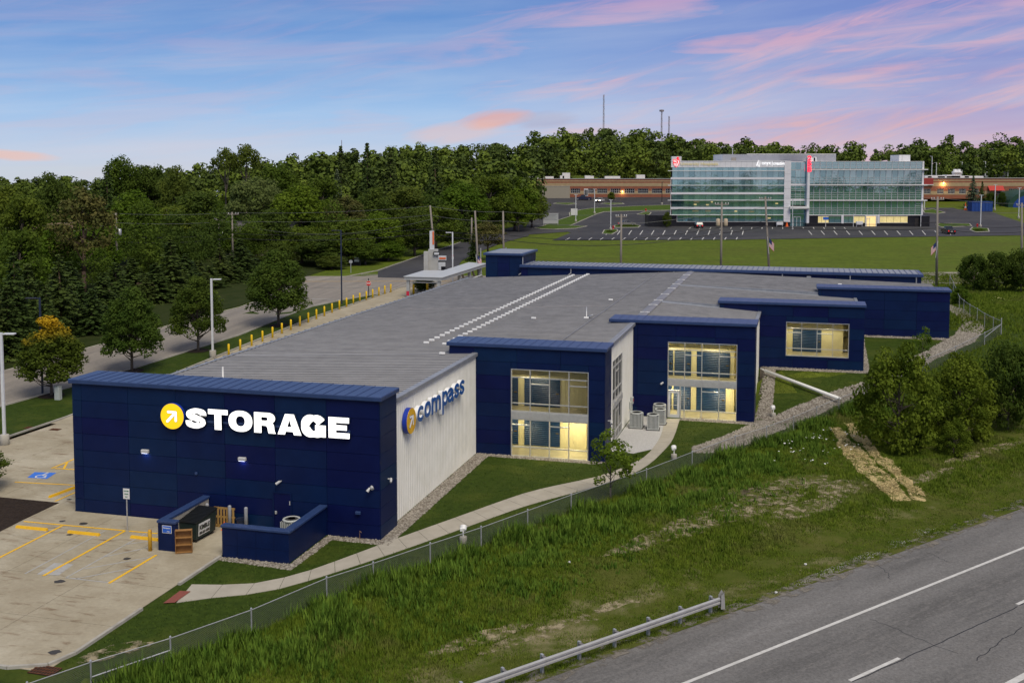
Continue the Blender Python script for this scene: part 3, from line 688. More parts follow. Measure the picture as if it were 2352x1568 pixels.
MB().cbox(-.5, -.12, 2.4, 18.3, 6.8, 7.06, .02).build('roof_edge_trim', GREYM, SB)
MB().cbox(8.2, 8.62, 20.7, 32.6, 7.24, 7.5, .02).build('roof_edge_trim', GREYM, SB)
MB().cbox(17.5, 17.8, 35, 46.95, 6.6, 6.86, .02).build('roof_edge_trim', GREYM, SB)
MB().cbox(26.3, 26.6, 49.4, 61.3, 6.46, 6.7, .02).build('roof_edge_trim', GREYM, SB)
# white blocks marching over the roof
SNOW = MB().cbox(-.2, .2, -.09, .09, 0, .14, .02).mesh('roof_block', M('white_block', (.82, .82, .80), .5))
for row, x, y0 in ((0, -5.45, 22.6), (1, -3.75, 21.9)):
    y = y0
    while y < 76:
        ob('roof_block', SNOW, SB, (x, y, zL(x) + .06)); y += 1.22
for x, y in ((-2.2, 5.1), (-2.5, 17.6), (4.1, 35.2), (-.5, 35.6), (3.9, 48)): ob('roof_block', SNOW, SB, (x, y, zL(x) + .06))
for x, y, n in ((25.2, 67, 5), (28.3, 66.5, 5)):
    for i in range(n): ob('roof_block', SNOW, SB, (x, y + i * .75, z5(x) + .05))
VP = MB().lathe([(.16, 0), (.16, .04), (.055, .06), (.055, .85), (.05, .86)], 12)
VP.build('vent_pipe', WHITEP, SB, True, (-14.2, 8.6, zL(-14.2)))
va = MB().lathe([(.12, 0), (.12, .05), (.05, .07), (.05, .95), (.045, .96)], 10); va.tube((.1, 0, .1), (.6, -.3, .35), .06, .06, 8); va.build('vent_pipe', GALV, SB, True, (4.0, 35.8, zL(4)))
MB().add([(-16, 44.0, zL(-16) + .066), (4, 44.0, zL(4) + .066), (4, 44.09, zL(4) + .066), (-16, 44.09, zL(-16) + .066)], [(0, 1, 2, 3)]).build('flashing_strip', M('pinkish_flashing', (.42, .36, .34), .6), SB)
# rear raised strip and tower
MB().box(-12.3, 34.15, 76.5, 81.4, 2.0, 7.45).build('rear_block', BLUE, SB)
panels(76.5, -12.3, 34.15, 5.6, 7.48, (), 3.04, .94)
rp = MB().cbox(-12.45, 34.35, 76.2, 81.7, 7.5, 7.82, .03).build('rear_coping', BLUE2, SB)
MB().box(-12.1, 34.0, 76.55, 81.35, 7.8, 7.845).build('rear_roof', GREYM, rp)
for i in range(76): MB().box(-11.9 + i * .61 - .02, -11.9 + i * .61 + .02, 76.4, 81.5, 7.84, 7.9).build('batten', BLUE2, rp)
for x in (-6, 6.5, 19, 26.5):
    MB().tube((x, 76.35, 7.55), (x, 76.35, 6.9), .06, .06, 8).tube((x, 76.35, 6.95), (x - .2, 75.7, 6.75), .06, .06, 8).build('downspout', GALV, SB)
MB().tube((33.6, 76.35, 7.5), (33.6, 76.35, 6.7), .07, .07, 8).tube((33.6, 76.35, 6.75), (34.0, 75.4, 6.6), .07, .07, 8).build('downspout', GREYM, SB)
MB().cbox(21.7, 22.2, 76.3, 76.45, 7.05, 7.3, .03).build('wall_light', GREYM, SB)
MB().box(-17.0, -12.35, 77.0, 84.0, 2.0, 8.86).build('tower', BLUE, SB)
panels(77.0, -17.0, -12.35, 6.0, 8.86, (), 1.55, .95); panels(-12.35, 77, 84, 7.9, 8.86, (), 2.3, .95, 1, 'y')
tcp = MB().cbox(-17.25, -12.1, 76.7, 84.3, 8.87, 9.14, .03).build('tower_coping', BLUE2, SB)
MB().box(-16.9, -12.4, 77.05, 83.95, 9.12, 9.16).build('tower_roof', GREYM, tcp)
MB().tube((-12.2, 76.9, 8.7), (-12.2, 76.9, 6.8), .06, .06, 8).tube((-12.2, 76.9, 6.82), (-12.5, 76.1, 6.6), .06, .06, 8).build('downspout', GALV, SB)

# ---------------------------------------------------------------- windows and what is lit behind them
LAMPM = M('lamp_tube', (1, .93, .72), .4, emit=5.0)
def area(name, loc, sx, sy, en, parent, rot=(0, 0, 0), col=(1, .84, .50)):
    l = bpy.data.lights.new(name, 'AREA'); l.shape = 'RECTANGLE'; l.size = sx; l.size_y = sy; l.energy = en; l.color = col
    o = bpy.data.objects.new(name, l); COL.objects.link(o); o.parent = parent; o.location = loc; o.rotation_euler = rot; return o
def rolldoor(x0, x1, y, z0, z1, parent):
    mb = MB(); z = z0; prof = []
    while z < z1 - .01: prof += [(z, 0), (z + .05, -.028), (z + .09, -.028)]; z += .14
    prof.append((z1, 0))
    for (za, da), (zb2, db) in zip(prof[:-1], prof[1:]): mb.quad((x0, y + da, za), (x1, y + da, za), (x1, y + db, min(zb2, z1)), (x0, y + db, min(zb2, z1)))
    d = mb.build('roll_up_door', DOORB, parent)
    MB().box(x1 - .3, x1 - .1, y - .06, y - .03, z0 + .95, z0 + 1.02).build('latch', M('brass', (.3, .2, .06), .4, metal=.8), d); return d
def curtain(y, x0, x1, zs, cols, bars, parts, name='window', axis='x', fx=None):
    """aluminium framed window: frame, mullions, transoms, panes; zs = (bottom, top)"""
    def bx(a, b, d0, d1, z0, z1):
        m = MB(); return m.box(a, b, y + d0, y + d1, z0, z1) if axis == 'x' else m.box(y + d0 * -1, y + d1 * -1, a, b, z0, z1)
    z0, z1 = zs; t = .05
    fr = bx(x0, x0 + t, -.06, .1, z0, z1)
    for q in (bx(x1 - t, x1, -.06, .1, z0, z1), bx(x0 + t, x1 - t, -.06, .1, z1 - t, z1), bx(x0 + t, x1 - t, -.06, .1, z0, z0 + .07)): fr.add(q.v, q.f)
    w = fr.build(name, ALU, SB)
    for c in cols: bx(c - .03, c + .03, -.055, .09, z0 + .07, z1 - t).build('mullion', ALU, w)
    edges = [x0 + t] + list(cols) + [x1 - t]
    for ci, zz in bars: 
        a, b = edges[ci], edges[ci + 1]
        bx(a + .03, b - .03, -.05, .085, zz - .03, zz + .03).build('transom', ALU, w)
    for i in range(len(edges) - 1):
        zb3 = sorted([z0 + .07] + [q for ci, q in bars if ci == i] + [z1 - t])
        for a, b in zip(zb3[:-1], zb3[1:]):
            e0, e1 = edges[i] + .02, edges[i + 1] - .02
            g = MB()
            if axis == 'x': g.quad((e0, y + .02, a), (e1, y + .02, a), (e1, y + .02, b), (e0, y + .02, b))
            else: g.quad((y - .02, e0, a), (y - .02, e1, a), (y - .02, e1, b), (y - .02, e0, b))
            g.build('pane', GLASS, w)
    return w
def spandrel(y, x0, x1, z0, z1):
    mid = (x0 + x1) / 2
    for a, b in ((x0, mid - .006), (mid + .006, x1)): MB().cbox(a, b, y - .07, y + .1, z0, z1, .012).build('spandrel', ALU, SB)
def bars4(l, extra): return [(i, z) for i in range(4) for z in l] + extra
FL2 = 2.86
# front window of the second bay
curtain(18.25, 2.25, 7.65, (3.12, 6.06), (3.6, 4.95, 6.3), bars4((5.48, 3.70), [(1, 5.06), (3, 5.06)]), None)
spandrel(18.25, 2.25, 7.65, 2.61, 3.12)
curtain(18.25, 2.25, 7.65, (0.0, 2.61), (3.6, 4.95, 6.3), bars4((.67,), [(0, 2.2), (2, 2.2)]), None)
# side window
for z0, z1, bl in ((2.95, 6.0, (5.45, 3.7)), (0.0, 2.5, (.67,))):
    curtain(8.40, 23.1, 27.2, (z0, z1), (24.45, 25.85), [(i, z) for i in range(3) for z in bl] + [(1, 5.0 if z0 > 1 else 2.1)], None, 'window', 'y')
MB().cbox(8.3, 8.5, 23.1, 27.2, 2.5, 2.95, .012).build('spandrel', ALU, SB)
# front window and door of the third bay
curtain(32.6, 11.2, 16.58, (3.08, 6.06), (12.52, 13.86, 15.2), bars4((5.47, 3.70), [(1, 5.05), (3, 5.05)]), None)
spandrel(32.6, 11.2, 16.58, 2.60, 3.08)
curtain(32.6, 12.2, 16.58, (0.0, 2.60), (12.52, 13.86, 15.2), [(i, .66) for i in range(4)] + [(2, 2.2)], None)
dr = MB().box(11.2, 11.25, 32.54, 32.7, 0, 2.6).box(12.15, 12.2, 32.54, 32.7, 0, 2.6).box(11.25, 12.15, 32.54, 32.7, 2.16, 2.22).box(11.25, 12.15, 32.54, 32.7, 2.55, 2.6).build('entrance_door', ALU, SB)
MB().box(11.27, 11.42, 32.56, 32.62, .03, 2.14).box(11.98, 12.13, 32.56, 32.62, .03, 2.14).box(11.42, 11.98, 32.56, 32.62, .03, .28).box(11.42, 11.98, 32.56, 32.62, 2.0, 2.14).build('door_leaf', WHITEP, dr)
MB().quad((11.42, 32.6, .28), (11.98, 32.6, .28), (11.98, 32.6, 2.0), (11.42, 32.6, 2.0)).build('pane', GLASS, dr)
MB().quad((11.25, 32.6, 2.22), (12.15, 32.6, 2.22), (12.15, 32.6, 2.55), (11.25, 32.6, 2.55)).build('pane', GLASS, dr)
MB().box(11.4, 12.0, 32.5, 32.54, 1.02, 1.07).build('push_bar', ALU, dr)
# window of the fourth bay
curtain(46.95, 20.0, 25.4, (2.94, 6.0), (21.35, 22.68, 24.02), bars4((5.44, 3.63), [(0, 5.05), (2, 5.02)]), None)
EXITR = M('exit_sign_red', (.7, .06, .03), .5, emit=1.2)
def room(y0, depth, x0, x1, z0, z1, doors, lit, open_r=None, wallc=None, dh=2.05, cl=None):
    wc = wallc or CREAM
    rm = MB().box(x0, x1, y0 + depth, y0 + depth + .15, z0, z1).build('interior_wall', wc, SB)
    yl = y0 + depth
    MB().box(x0 - .1, x0, y0 + .3, yl, z0, z1).build('interior_wall', wc, SB)
    xr = open_r[0] if open_r else x1
    yb = open_r[1] if open_r else yl
    MB().box(xr, xr + .1, y0 + .3, yb, z0, z1).build('interior_wall', wc, SB)
    if open_r:
        MB().box(x1, x1 + .1, yl, yb, z0, z1).build('interior_wall', wc, SB); MB().box(x1, xr, yb, yb + .1, z0, z1).build('interior_wall', wc, SB)
    MB().box(x0 - .1, xr + .1, y0 + .12, yb, z0 - .12, z0).build('interior_floor', CONCI, SB)
    MB().box(x0 - .1, xr + .1, y0 + .12, yb, z1, z1 + .1).build('interior_ceiling', WHITEP, SB)
    rb = MB()
    for i in range(int((x1 - x0) / .3)): rb.box(x0 + i * .3 + .1, x0 + i * .3 + .13, yl - .02, yl - .001, z0, z1)
    rb.build('wall_ribs', wc, rm)
    for a, b in doors: rolldoor(a, b, yl - .025, z0 + .02, z0 + dh, SB)
    for lx, en in lit:
        f = MB().cbox(lx - .6, lx + .6, y0 + depth * .55 - .06, y0 + depth * .55 + .06, z1 - .09, z1 - .03, .01).build('ceiling_lamp', LAMPM, SB)
        area('ceiling_lamp_light', (lx, y0 + depth * .55, z1 - .11), 1.2, .25, en, f)
    if open_r and cl:
        f = MB().cbox((x1 + xr) / 2 - .06, (x1 + xr) / 2 + .06, yb - 5, yb - 3.8, z1 - .09, z1 - .03, .01).build('ceiling_lamp', LAMPM, SB)
        area('ceiling_lamp_light', ((x1 + xr) / 2, yb - 4.4, z1 - .11), .25, 1.2, cl, f)
room(18.25, 2.9, .8, 6.85, FL2, 6.3, [(.9, 2.0), (2.45, 5.05)], [(3.2, 38)], (8.1, 31.5), cl=22)
room(18.25, 2.9, .8, 6.85, .03, 2.66, [(.9, 2.0), (2.45, 5.05)], [(2.4, 30), (6.2, 70)], (8.1, 31.5), cl=26, dh=2.35)
room(32.6, 2.8, 9.8, 16.1, FL2, 6.3, [(9.9, 11.3), (11.4, 12.75), (13.2, 15.85)], [(11.5, 48), (14.6, 50)], (17.35, 45.5), cl=40)
room(32.6, 2.8, 9.8, 16.1, .03, 2.66, [(9.9, 11.2), (11.35, 12.75), (13.2, 15.55)], [(11.6, 52), (15.2, 58)], (17.35, 45.5), cl=80, dh=2.2)
room(46.95, 3.0, 18.6, 24.9, FL2, 6.3, [(20.55, 23.1)], [(20.6, 40), (23.6, 38)], (26.15, 60), cl=3)
MB().cbox(11.55, 11.85, 34.6, 34.66, 2.42, 2.55, .01).build('exit_sign', EXITR, SB); MB().cbox(14.4, 14.7, 34.6, 34.66, 2.40, 2.53, .01).build('exit_sign', EXITR, SB)
# small fittings on the walls
FIXW = M('fixture_white', (.52, .52, .51), .4)
def walllight(x, y, z):
    w = MB().cbox(x - .23, x + .23, y - .24, y - .05, z - .1, z + .1, .03).build('wall_light', FIXW, SB)
    MB().box(x - .18, x + .18, y - .22, y - .08, z - .112, z - .101).build('lens', M('cool_lens', (.8, .85, 1), .4, emit=1.2, ecol=(.75, .80, 1)), w)
    area('wall_lamp_light', (x, y - .16, z - .13), .3, .12, 1.6, w, (0, 0, 0), (.55, .62, 1))
walllight(-14.1, 0, 3.87); walllight(-8.03, 0, 3.86)
def camera_fix(x, y, z, s=1):
    c = MB().tube((x, y - .05, z), (x, y - .22, z), .04, .04, 8).tube((x + .02, y - .22, z + .03), (x - .16, y - .36, z - .1), .07, .075, 10)
    c.build('security_camera', FIXW, SB)
camera_fix(-5.75, 0, 2.78); camera_fix(10.85, 32.6, 2.8)
dl = MB().tube((-.45, -.05, 2.9), (-.45, -.2, 2.9), .05, .05, 8).tube((-.5, -.2, 2.85), (-.6, -.33, 2.68), .06, .09, 10).tube((-.4, -.2, 2.95), (-.3, -.33, 2.85), .06, .09, 10); dl.build('floodlight', FIXW, SB)
MB().tube((.05, 1.0, 3.05), (.25, 1.0, 3.05), .04, .04, 8).tube((.25, .95, 3.1), (.32, .75, 2.95), .07, .06, 8).build('security_camera', FIXW, SB)
MB().tube((8.8, 19.2, 2.62), (9.05, 19.2, 2.62), .04, .04, 8).tube((9.05, 19.1, 2.66), (9.12, 18.85, 2.5), .09, .08, 10).build('security_camera', FIXW, SB)
MB().cbox(-11.0, -10.84, -.14, -.05, 2.74, 2.9, .02).build('junction_box', BLUE2, SB); MB().cbox(-1.36, -1.08, -.2, -.05, 1.34, 1.5, .02).build('vent_hood', BLUE2, SB)
MB().path([(-1.1, -.22, -.1), (-1.1, -.22, .42), (-1.05, -.3, .5), (-.92, -.42, .48)], .02).build('hose_spigot', M('copper_pipe', (.4, .24, .16), .5, metal=.5), SB)
dd = MB().box(-6.26, -6.18, -.1, -.05, .04, 2.16).box(-5.2, -5.12, -.1, -.05, .04, 2.16).box(-6.18, -5.2, -.1, -.05, 2.1, 2.18).build('service_door', BLUE, SB)
MB().box(-6.17, -5.21, -.075, -.052, .05, 2.09).build('door_leaf', BLUE, dd); MB().cbox(-6.1, -6.0, -.16, -.076, .95, 1.12, .01).build('handle', ALU, dd); MB().box(-5.26, -5.2, -.1, -.08, 1.5, 1.72).build('hinge', ALU, dd)
# electrical meters and downspout on the white side wall
em = MB().cbox(8.46, 8.66, 31.2, 31.6, 1.2, 1.75, .02).cbox(8.46, 8.62, 30.6, 30.9, .9, 1.5, .02); em.tube((8.55, 31.3, 1.2), (8.55, 31.3, .1), .03, .03, 6).tube((8.55, 31.5, 1.2), (8.55, 31.5, .1), .03, .03, 6).build('electric_meter', CANREAR, SB)
MB().box(8.67, 8.675, 31.28, 31.52, 1.4, 1.6).build('warning_label', M('red_label', (.6, .05, .05), .5), SB)
MB().tube((17.75, 34.9, 6.7), (17.75, 34.9, 1.3), .07, .07, 8).build('downspout', WHITEP, SB)

# ---------------------------------------------------------------- wall signs
LIT = M('lit_sign_white', (.95, .95, .93), .4, emit=.8, ecol=(1, .985, .95)); RET = M('dark_return', (.01, .02, .045), .5)
LITY = M('lit_sign_yellow', (.85, .52, .01), .35, (.80, .47, .01), 2, emit=.42, ecol=(1, .60, .01)); BLR = M('blue_return', (.01, .04, .36), .4)
SGB = M('sign_face_blue', (.014, .095, .34), .4); SGW = M('sign_return_white', (.85, .86, .86), .4)
SGY = M('sign_yellow', (.78, .44, .015), .4, (.72, .40, .015), 2)
def superell(cx, cy, rx, ry, n=36, e=2.25):
    return [(cx + rx * math.copysign(abs(math.cos(t)) ** (2 / e), math.cos(t)), cy + ry * math.copysign(abs(math.sin(t)) ** (2 / e), math.sin(t))) for t in np.linspace(0, 2 * math.pi, n + 1)[:-1]]
def G_S():
    c = crom([(1.02, .62), (.98, .78), (.6, .868), (.20, .72), (.34, .57), (.66, .485), (.985, .30), (.6, .132), (.2, .21), (.17, .37)], 6)
    w = np.interp(np.linspace(0, 1, len(c)), [0, .1, .2, .35, .5, .65, .8, .92, 1], [.36, .32, .25, .33, .30, .34, .26, .32, .36])
    return [stroke(c, list(w))[0]]
GL = {'S': ([G_S()], 1.19), 'T': ([[[(0, 1), (0, .76), (.37, .76), (.37, 0), (.75, 0), (.75, .76), (1.12, .76), (1.12, 1)]]], 1.12),
      'O': ([[superell(.67, .5, .67, .515), superell(.67, .5, .255, .255)]], 1.34),
      'R': ([[[(0, 0), (0, 1), (.72, 1)] + arc(.80, .73, .37, .27, 80, -62, 10) + [(1.06, .46), (1.10, .38), (1.13, .12), (1.2, 0), (.81, 0), (.77, .1), (.745, .28), (.66, .36), (.40, .37), (.40, 0)],
                [(.40, .61), (.40, .785), (.64, .785)] + arc(.66, .698, .1, .087, 70, -70, 6) + [(.64, .61)]]], 1.2),
      'A': ([[[(0, 0), (.42, 1), (.90, 1), (1.31, 0), (.90, 0), (.85, .15), (.45, .15), (.40, 0)], [(.53, .38), (.66, .74), (.77, .38)]]], 1.31),
      'G': ([[stroke(arc(.67, .5, .465, .385, 28, 336, 30), [.40 * abs(math.cos(math.radians(28 + 308 * k / 30))) + .26 * abs(math.sin(math.radians(28 + 308 * k / 30))) for k in range(31)])[0]],
             [[(.76, .56), (.76, .36), (.95, .36), (.93, .22), (1.05, .10), (1.11, -.01), (1.33, -.01), (1.33, .56)]]], 1.33),
      'E': ([[[(0, 0), (0, 1), (1.10, 1), (1.10, .74), (.40, .74), (.40, .63), (.98, .63), (.98, .39), (.40, .39), (.40, .26), (1.12, .26), (1.12, 0)]]], 1.12)}
def sign_root(name, label, origin, xdir, ydir=(0, 0, 1)):
    r = thing(name, label, 'sign'); X = Vector(xdir).normalized(); Y = Vector(ydir); Z = X.cross(Y)
    m = Matrix((X, Y, Z)).transposed().to_4x4(); m.translation = Vector(origin); r.rotation_mode = 'QUATERNION'
    r.location = m.translation; r.rotation_quaternion = m.to_quaternion(); return r
def ARROW(s):
    h = [(-.30, .40), (.42, .40), (.42, -.32)]
    return [stroke([(-.34 * s, .36 * s), (.36 * s, .36 * s), (.36 * s, -.34 * s)], .20 * s, rnd=True)[0]], [stroke([(-.42 * s, -.42 * s), (.30 * s, .30 * s)], .21 * s, rnd=True)[0]]
def disc(parent, cx, cy, r, face, ret, arrowm, d0, d1, rimm):
    b = ob('disc', outline_mesh('disc', [superell(cx, cy, r, r, 48, 2)], ret, d0, d1 - .02), parent)
    ob('disc_face', outline_mesh('disc_face', [superell(cx, cy, r * .985, r * .985, 48, 2)], face, d1 - .02, d1), b)
    s = r * .93
    for k, lp in enumerate(ARROW(s)):
        big = [[(x, y) for x, y in q] for q in lp]
        a = ob('arrow', outline_mesh('arrow', [[(cx + x, cy + y) for x, y in lp[0]]], arrowm, d1 + .004, d1 + .02 + .003 * k), b)
    lp2 = [stroke([(-.34 * s, .36 * s), (.36 * s, .36 * s), (.36 * s, -.34 * s)], .27 * s, rnd=True)[0], stroke([(-.42 * s, -.42 * s), (.30 * s, .30 * s)], .28 * s, rnd=True)[0]]
    for k, lp in enumerate(lp2): ob('arrow_outline', outline_mesh('arrow_outline', [[(cx + x, cy + y) for x, y in lp]], rimm, d1 + .001, d1 + .006 + .002 * k), b)
sg = sign_root('wall_sign', 'glowing white block capital letters beside a lit yellow arrow disc on the navy front wall', sbw(-12.24, -.06, 5.43), (E2[0], E2[1], 0))
disc(sg, 0, .575, .725, LITY, BLR, LIT, .0, .22, RET)
for ch, x0 in (('S', .86), ('T', 2.25), ('O', 3.50), ('R', 5.05), ('A', 6.45), ('G', 7.85), ('E', 9.44)):
    lps, wd = GL[ch]; H = 1.12
    L_ = None
    for k, lp in enumerate(lps):
        lp2 = [[(x0 + x * H * .955, y * H) for x, y in q] for q in lp]
        f = ob('letter' if L_ is None else 'letter_bar', outline_mesh('letter', lp2, LIT, .205 + .003 * k, .222 + .003 * k), sg if L_ is None else L_)
        if L_ is None: L_ = f; f['label'] = 'lit white capital letter ' + ch
        ob('letter_return', outline_mesh('letter_return', lp2, RET, .03 + .004 * k, .204), L_)
MB().box(.9, 10.6, .3, .42, .002, .028).build('raceway', BLUE2, sg)
# second sign: rounded lowercase letters on the ribbed wall
cg = sign_root('wall_sign', 'blue lowercase channel letters with white sides beside a yellow arrow disc on ribbed white wall', sbw(-.22, 4.53, 5.42), (E1[0], E1[1], 0))
disc(cg, 0, 0, .74, SGY, BLR, SGW, .03, .33, RET)
w_ = .235
LOW = {'c': [crom(arc(.52, .5, .40, .37, 48, 312, 10), 3)], 'o': 'ring', 'm': [[(.14, .05), (.14, .94)], arc(.42, .58, .28, .30, 178, 0, 9) + [(.70, .05)], arc(.98, .58, .28, .30, 178, 0, 9) + [(1.26, .05)]],
       'p': [[(.14, -.42), (.14, .94)], arc(.50, .5, .36, .37, 150, -150, 14)], 'a': [arc(.44, .52, .42, .34, 130, 20, 7) + [(.86, .05)], crom([(.86, .46), (.55, .55), (.2, .44), (.18, .2), (.42, .12), (.86, .24)], 4)],
       's': [crom([(.84, .78), (.56, .88), (.22, .76), (.36, .57), (.62, .46), (.82, .28), (.5, .12), (.16, .24)], 5)]}
def low(ch, x0, sx, hz):
    parts = [[superell(.5, .5, .5, .5, 32, 2.2), superell(.5, .5, .23, .25, 32, 2.2)]] if ch == 'o' else [[stroke(p, w_, rnd=True)[0]] for p in LOW[ch]]
    L_ = None
    for k, lp in enumerate(parts):
        lp2 = [[(x0 + x * sx, hz + y * .95) for x, y in q] for q in lp]
        f = ob('letter' if L_ is None else 'letter_stroke', outline_mesh('letter', lp2, SGB, .31 + .003 * k, .33 + .003 * k), cg if L_ is None else L_)
        if L_ is None: L_ = f; f['label'] = 'blue lowercase letter ' + ch
        ob('letter_return', outline_mesh('letter_return', lp2, SGW, .06 + .003 * k, .309), L_)
for ch, x0, sx in (('c', 1.0, 1.10), ('o', 2.2, 1.12), ('m', 3.42, 1.25), ('p', 5.42, 1.12), ('a', 6.5, 1.14), ('s', 7.75, 1.08), ('s', 8.85, 1.12)): low(ch, x0, sx, -.40)
# ================================================================ things close to the storage building
def at_uv(u, v): x, y = UVW(u, v); return (x, y, Ts(x, y))
def GTh(px, py, hh):
    """ground position of something whose point at height hh is seen at (px, py)"""
    d = ray(px, py); t0 = t = 15.0
    f = lambda t: CAMH + d[2] * t - Ts(d[0] * t, d[1] * t) - hh
    while t < 1500 and f(t) > 0: t0 = t; t *= 1.03
    a, b = t0, t
    for _ in range(24):
        m = .5 * (a + b); a, b = (m, b) if f(m) > 0 else (a, m)
    return (d[0] * b, d[1] * b, Ts(d[0] * b, d[1] * b))
# ---- bin enclosure walls (rotated frame of the building)
BW = M('enclosure_paint', (.0019, .0095, .053), .46, (.0027, .0125, .065), 1.5, spec=.2)
e1_ = thing('enclosure_wall', 'short navy bin enclosure wall with beige inner face and small blue sign, left of the dumpster', 'wall', (*UVW(-4.5, -10.5), 0), -TH)
MB().box(0, .32, 0, 4.45, 0, 1.48).box(.32, 1.0, 0, .3, 0, 1.48).build('wall', BW, e1_)
MB().cbox(-.05, .38, -.05, 4.47, 1.482, 1.62, .02).cbox(.38, 1.05, -.05, .36, 1.482, 1.62, .02).build('cap', BLUE2, e1_)
bw = MB().box(.322, .34, .31, 4.4, .05, 1.47).build('inner_face', M('beige_block', (.36, .34, .29), .8, (.30, .28, .24), 3, bump=.3, bscale=12), e1_)
for r in range(6):
    for c in range(10):
        MB().box(.341, .352, .33 + c * .405, .33 + c * .405 + .39, .08 + r * .23, .08 + r * .23 + .215).build('block', MATS['beige_block'], bw)
sgn = MB().cbox(.28, .78, -.025, -.002, 1.0, 1.36, .01).build('notice_sign', M('blue_notice', (.02, .12, .55), .5), e1_)
MB().box(.26, .80, -.018, -.001, .98, 1.38).build('notice_border', WHITEP, sgn)
def put_text(body, size, mat, parent, origin, xdir=(1, 0, 0), ydir=(0, 0, 1), bold=0., depth=.006, sx=1.0, name='lettering', align='CENTER', fit=None):
    me = text_mesh(name, body, size, mat, depth, bold, align, sx, fit)
    X = Vector(xdir).normalized(); Y = Vector(ydir).normalized(); Z = X.cross(Y); m = Matrix((X, Y, Z)).transposed().to_4x4(); m.translation = Vector(origin); me.transform(m)
    return ob(name, me, parent)
put_text('Dumpster', .1, WHITEP, sgn, (.53, -.03, 1.26), bold=.003); put_text('Only', .08, WHITEP, sgn, (.62, -.03, 1.08), bold=.003)
e2_ = thing('enclosure_wall', 'low L-shaped navy blue wall with blue cap screening the service door', 'wall', (*UVW(-4.5, -6.8), 0), -TH)
MB().box(0, 3.72, 0, .3, -.3, 1.56).box(3.42, 3.72, .3, 4.4, -.3, 1.56).build('wall', BW, e2_)
MB().cbox(-.06, 3.8, -.06, .38, 1.562, 1.70, .025).cbox(3.34, 3.8, .38, 4.4, 1.562, 1.70, .025).build('cap', BLUE2, e2_)
for x in (.85, 1.9, 2.9): MB().box(x - .008, x + .008, -.006, .01, -.2, 1.55).build('panel_joint', BACK, e2_)
MB().box(.02, 3.7, -.006, .01, .66, .675).build('panel_joint', BACK, e2_)
# ---- dumpster
dp = thing('dumpster', 'dark green dumpster with ribbed black lids and white phone-number panel in the enclosure', 'dumpster', (*UVW(-3.1, -9.15), .04), -TH - .06)
GD = M('dumpster_green', (.010, .024, .022), .55, (.018, .032, .028), 4)
MB().add([(-1.0, 0, .18), (0, 0, .18), (0, 1.75, .18), (-1.0, 1.75, .18), (-1.05, -.06, 1.05), (.06, -.06, 1.05), (.06, 1.82, 1.30), (-1.05, 1.82, 1.30)], [(3, 2, 1, 0), (4, 5, 6, 7), (0, 1, 5, 4), (1, 2, 6, 5), (2, 3, 7, 6), (3, 0, 4, 7)]).build('body', GD, dp)
for y0, y1 in ((-.1, .86), (.9, 1.86)):
    zz = lambda y: 1.085 + (y + .06) * .133
    ld = MB().add([(-1.1, y0, zz(y0)), (.1, y0, zz(y0)), (.1, y1, zz(y1)), (-1.1, y1, zz(y1)), (-1.1, y0, zz(y0) + .05), (.1, y0, zz(y0) + .05), (.1, y1, zz(y1) + .05), (-1.1, y1, zz(y1) + .05)], [(3, 2, 1, 0), (4, 5, 6, 7), (0, 1, 5, 4), (1, 2, 6, 5), (2, 3, 7, 6), (3, 0, 4, 7)]).build('lid', M('black_plastic', (.012, .014, .016), .45), dp)
    for k in range(7):
        y = y0 + .08 + k * .135; MB().box(-1.08, .08, y - .02, y + .02, zz(y) + .045, zz(y) + .085).build('lid_rib', MATS['black_plastic'], ld)
for x, y in ((-.9, .15), (-.1, .15), (-.9, 1.6), (-.1, 1.6)): MB().tube((x - .03, y, .09), (x + .03, y, .09), .09, .09, 10).build('wheel', BLACKM, dp)
pn = MB().add([(.015, .18, .32), (.015, 1.2, .32), (.05, 1.2, .98), (.05, .18, .98), (.025, .18, .32), (.025, 1.2, .32), (.062, 1.2, .98), (.062, .18, .98)], [(4, 5, 6, 7), (0, 1, 5, 4), (1, 2, 6, 5), (2, 3, 7, 6), (3, 0, 4, 7)]).build('phone_panel', WHITEP, dp)
put_text('KIMBLE', .27, M('print_black', (.02, .02, .02), .5), pn, (.07, .69, .76), (0, 1, 0), (.053, 0, 1), .008, fit=(.9, .24)); put_text('800-201-0005', .145, MATS['print_black'], pn, (.056, .69, .46), (0, 1, 0), (.053, 0, 1), .006, fit=(.92, .15))
MB().add([(.046, .52, .62), (.046, 1.1, .66), (.049, 1.1, .70), (.049, .52, .65)], [(0, 1, 2, 3)]).build('green_swoosh', M('swoosh_green', (.05, .35, .06), .5), pn)
# ---- discarded shelf unit leaning at the enclosure end
sh = thing('shelf_unit', 'broken wooden shelf unit standing in front of the dumpster', 'shelf', (*UVW(-4.6, -8.95), .04), -TH + .45)
WD = M('chipboard', (.33, .17, .055), .7, (.26, .13, .04), 5, coord='obj'); 
MB().box(-.42, .42, .22, .24, .04, 1.2).build('back_panel', WD, sh)
for x in (-.42, .395): MB().box(x, x + .025, -.02, .219, 0, 1.22).build('side', WD, sh)
for z in (.03, .42, .80, 1.18): MB().box(-.394, .394, -.03, .218, z, z + .03).build('shelf', WD, sh)
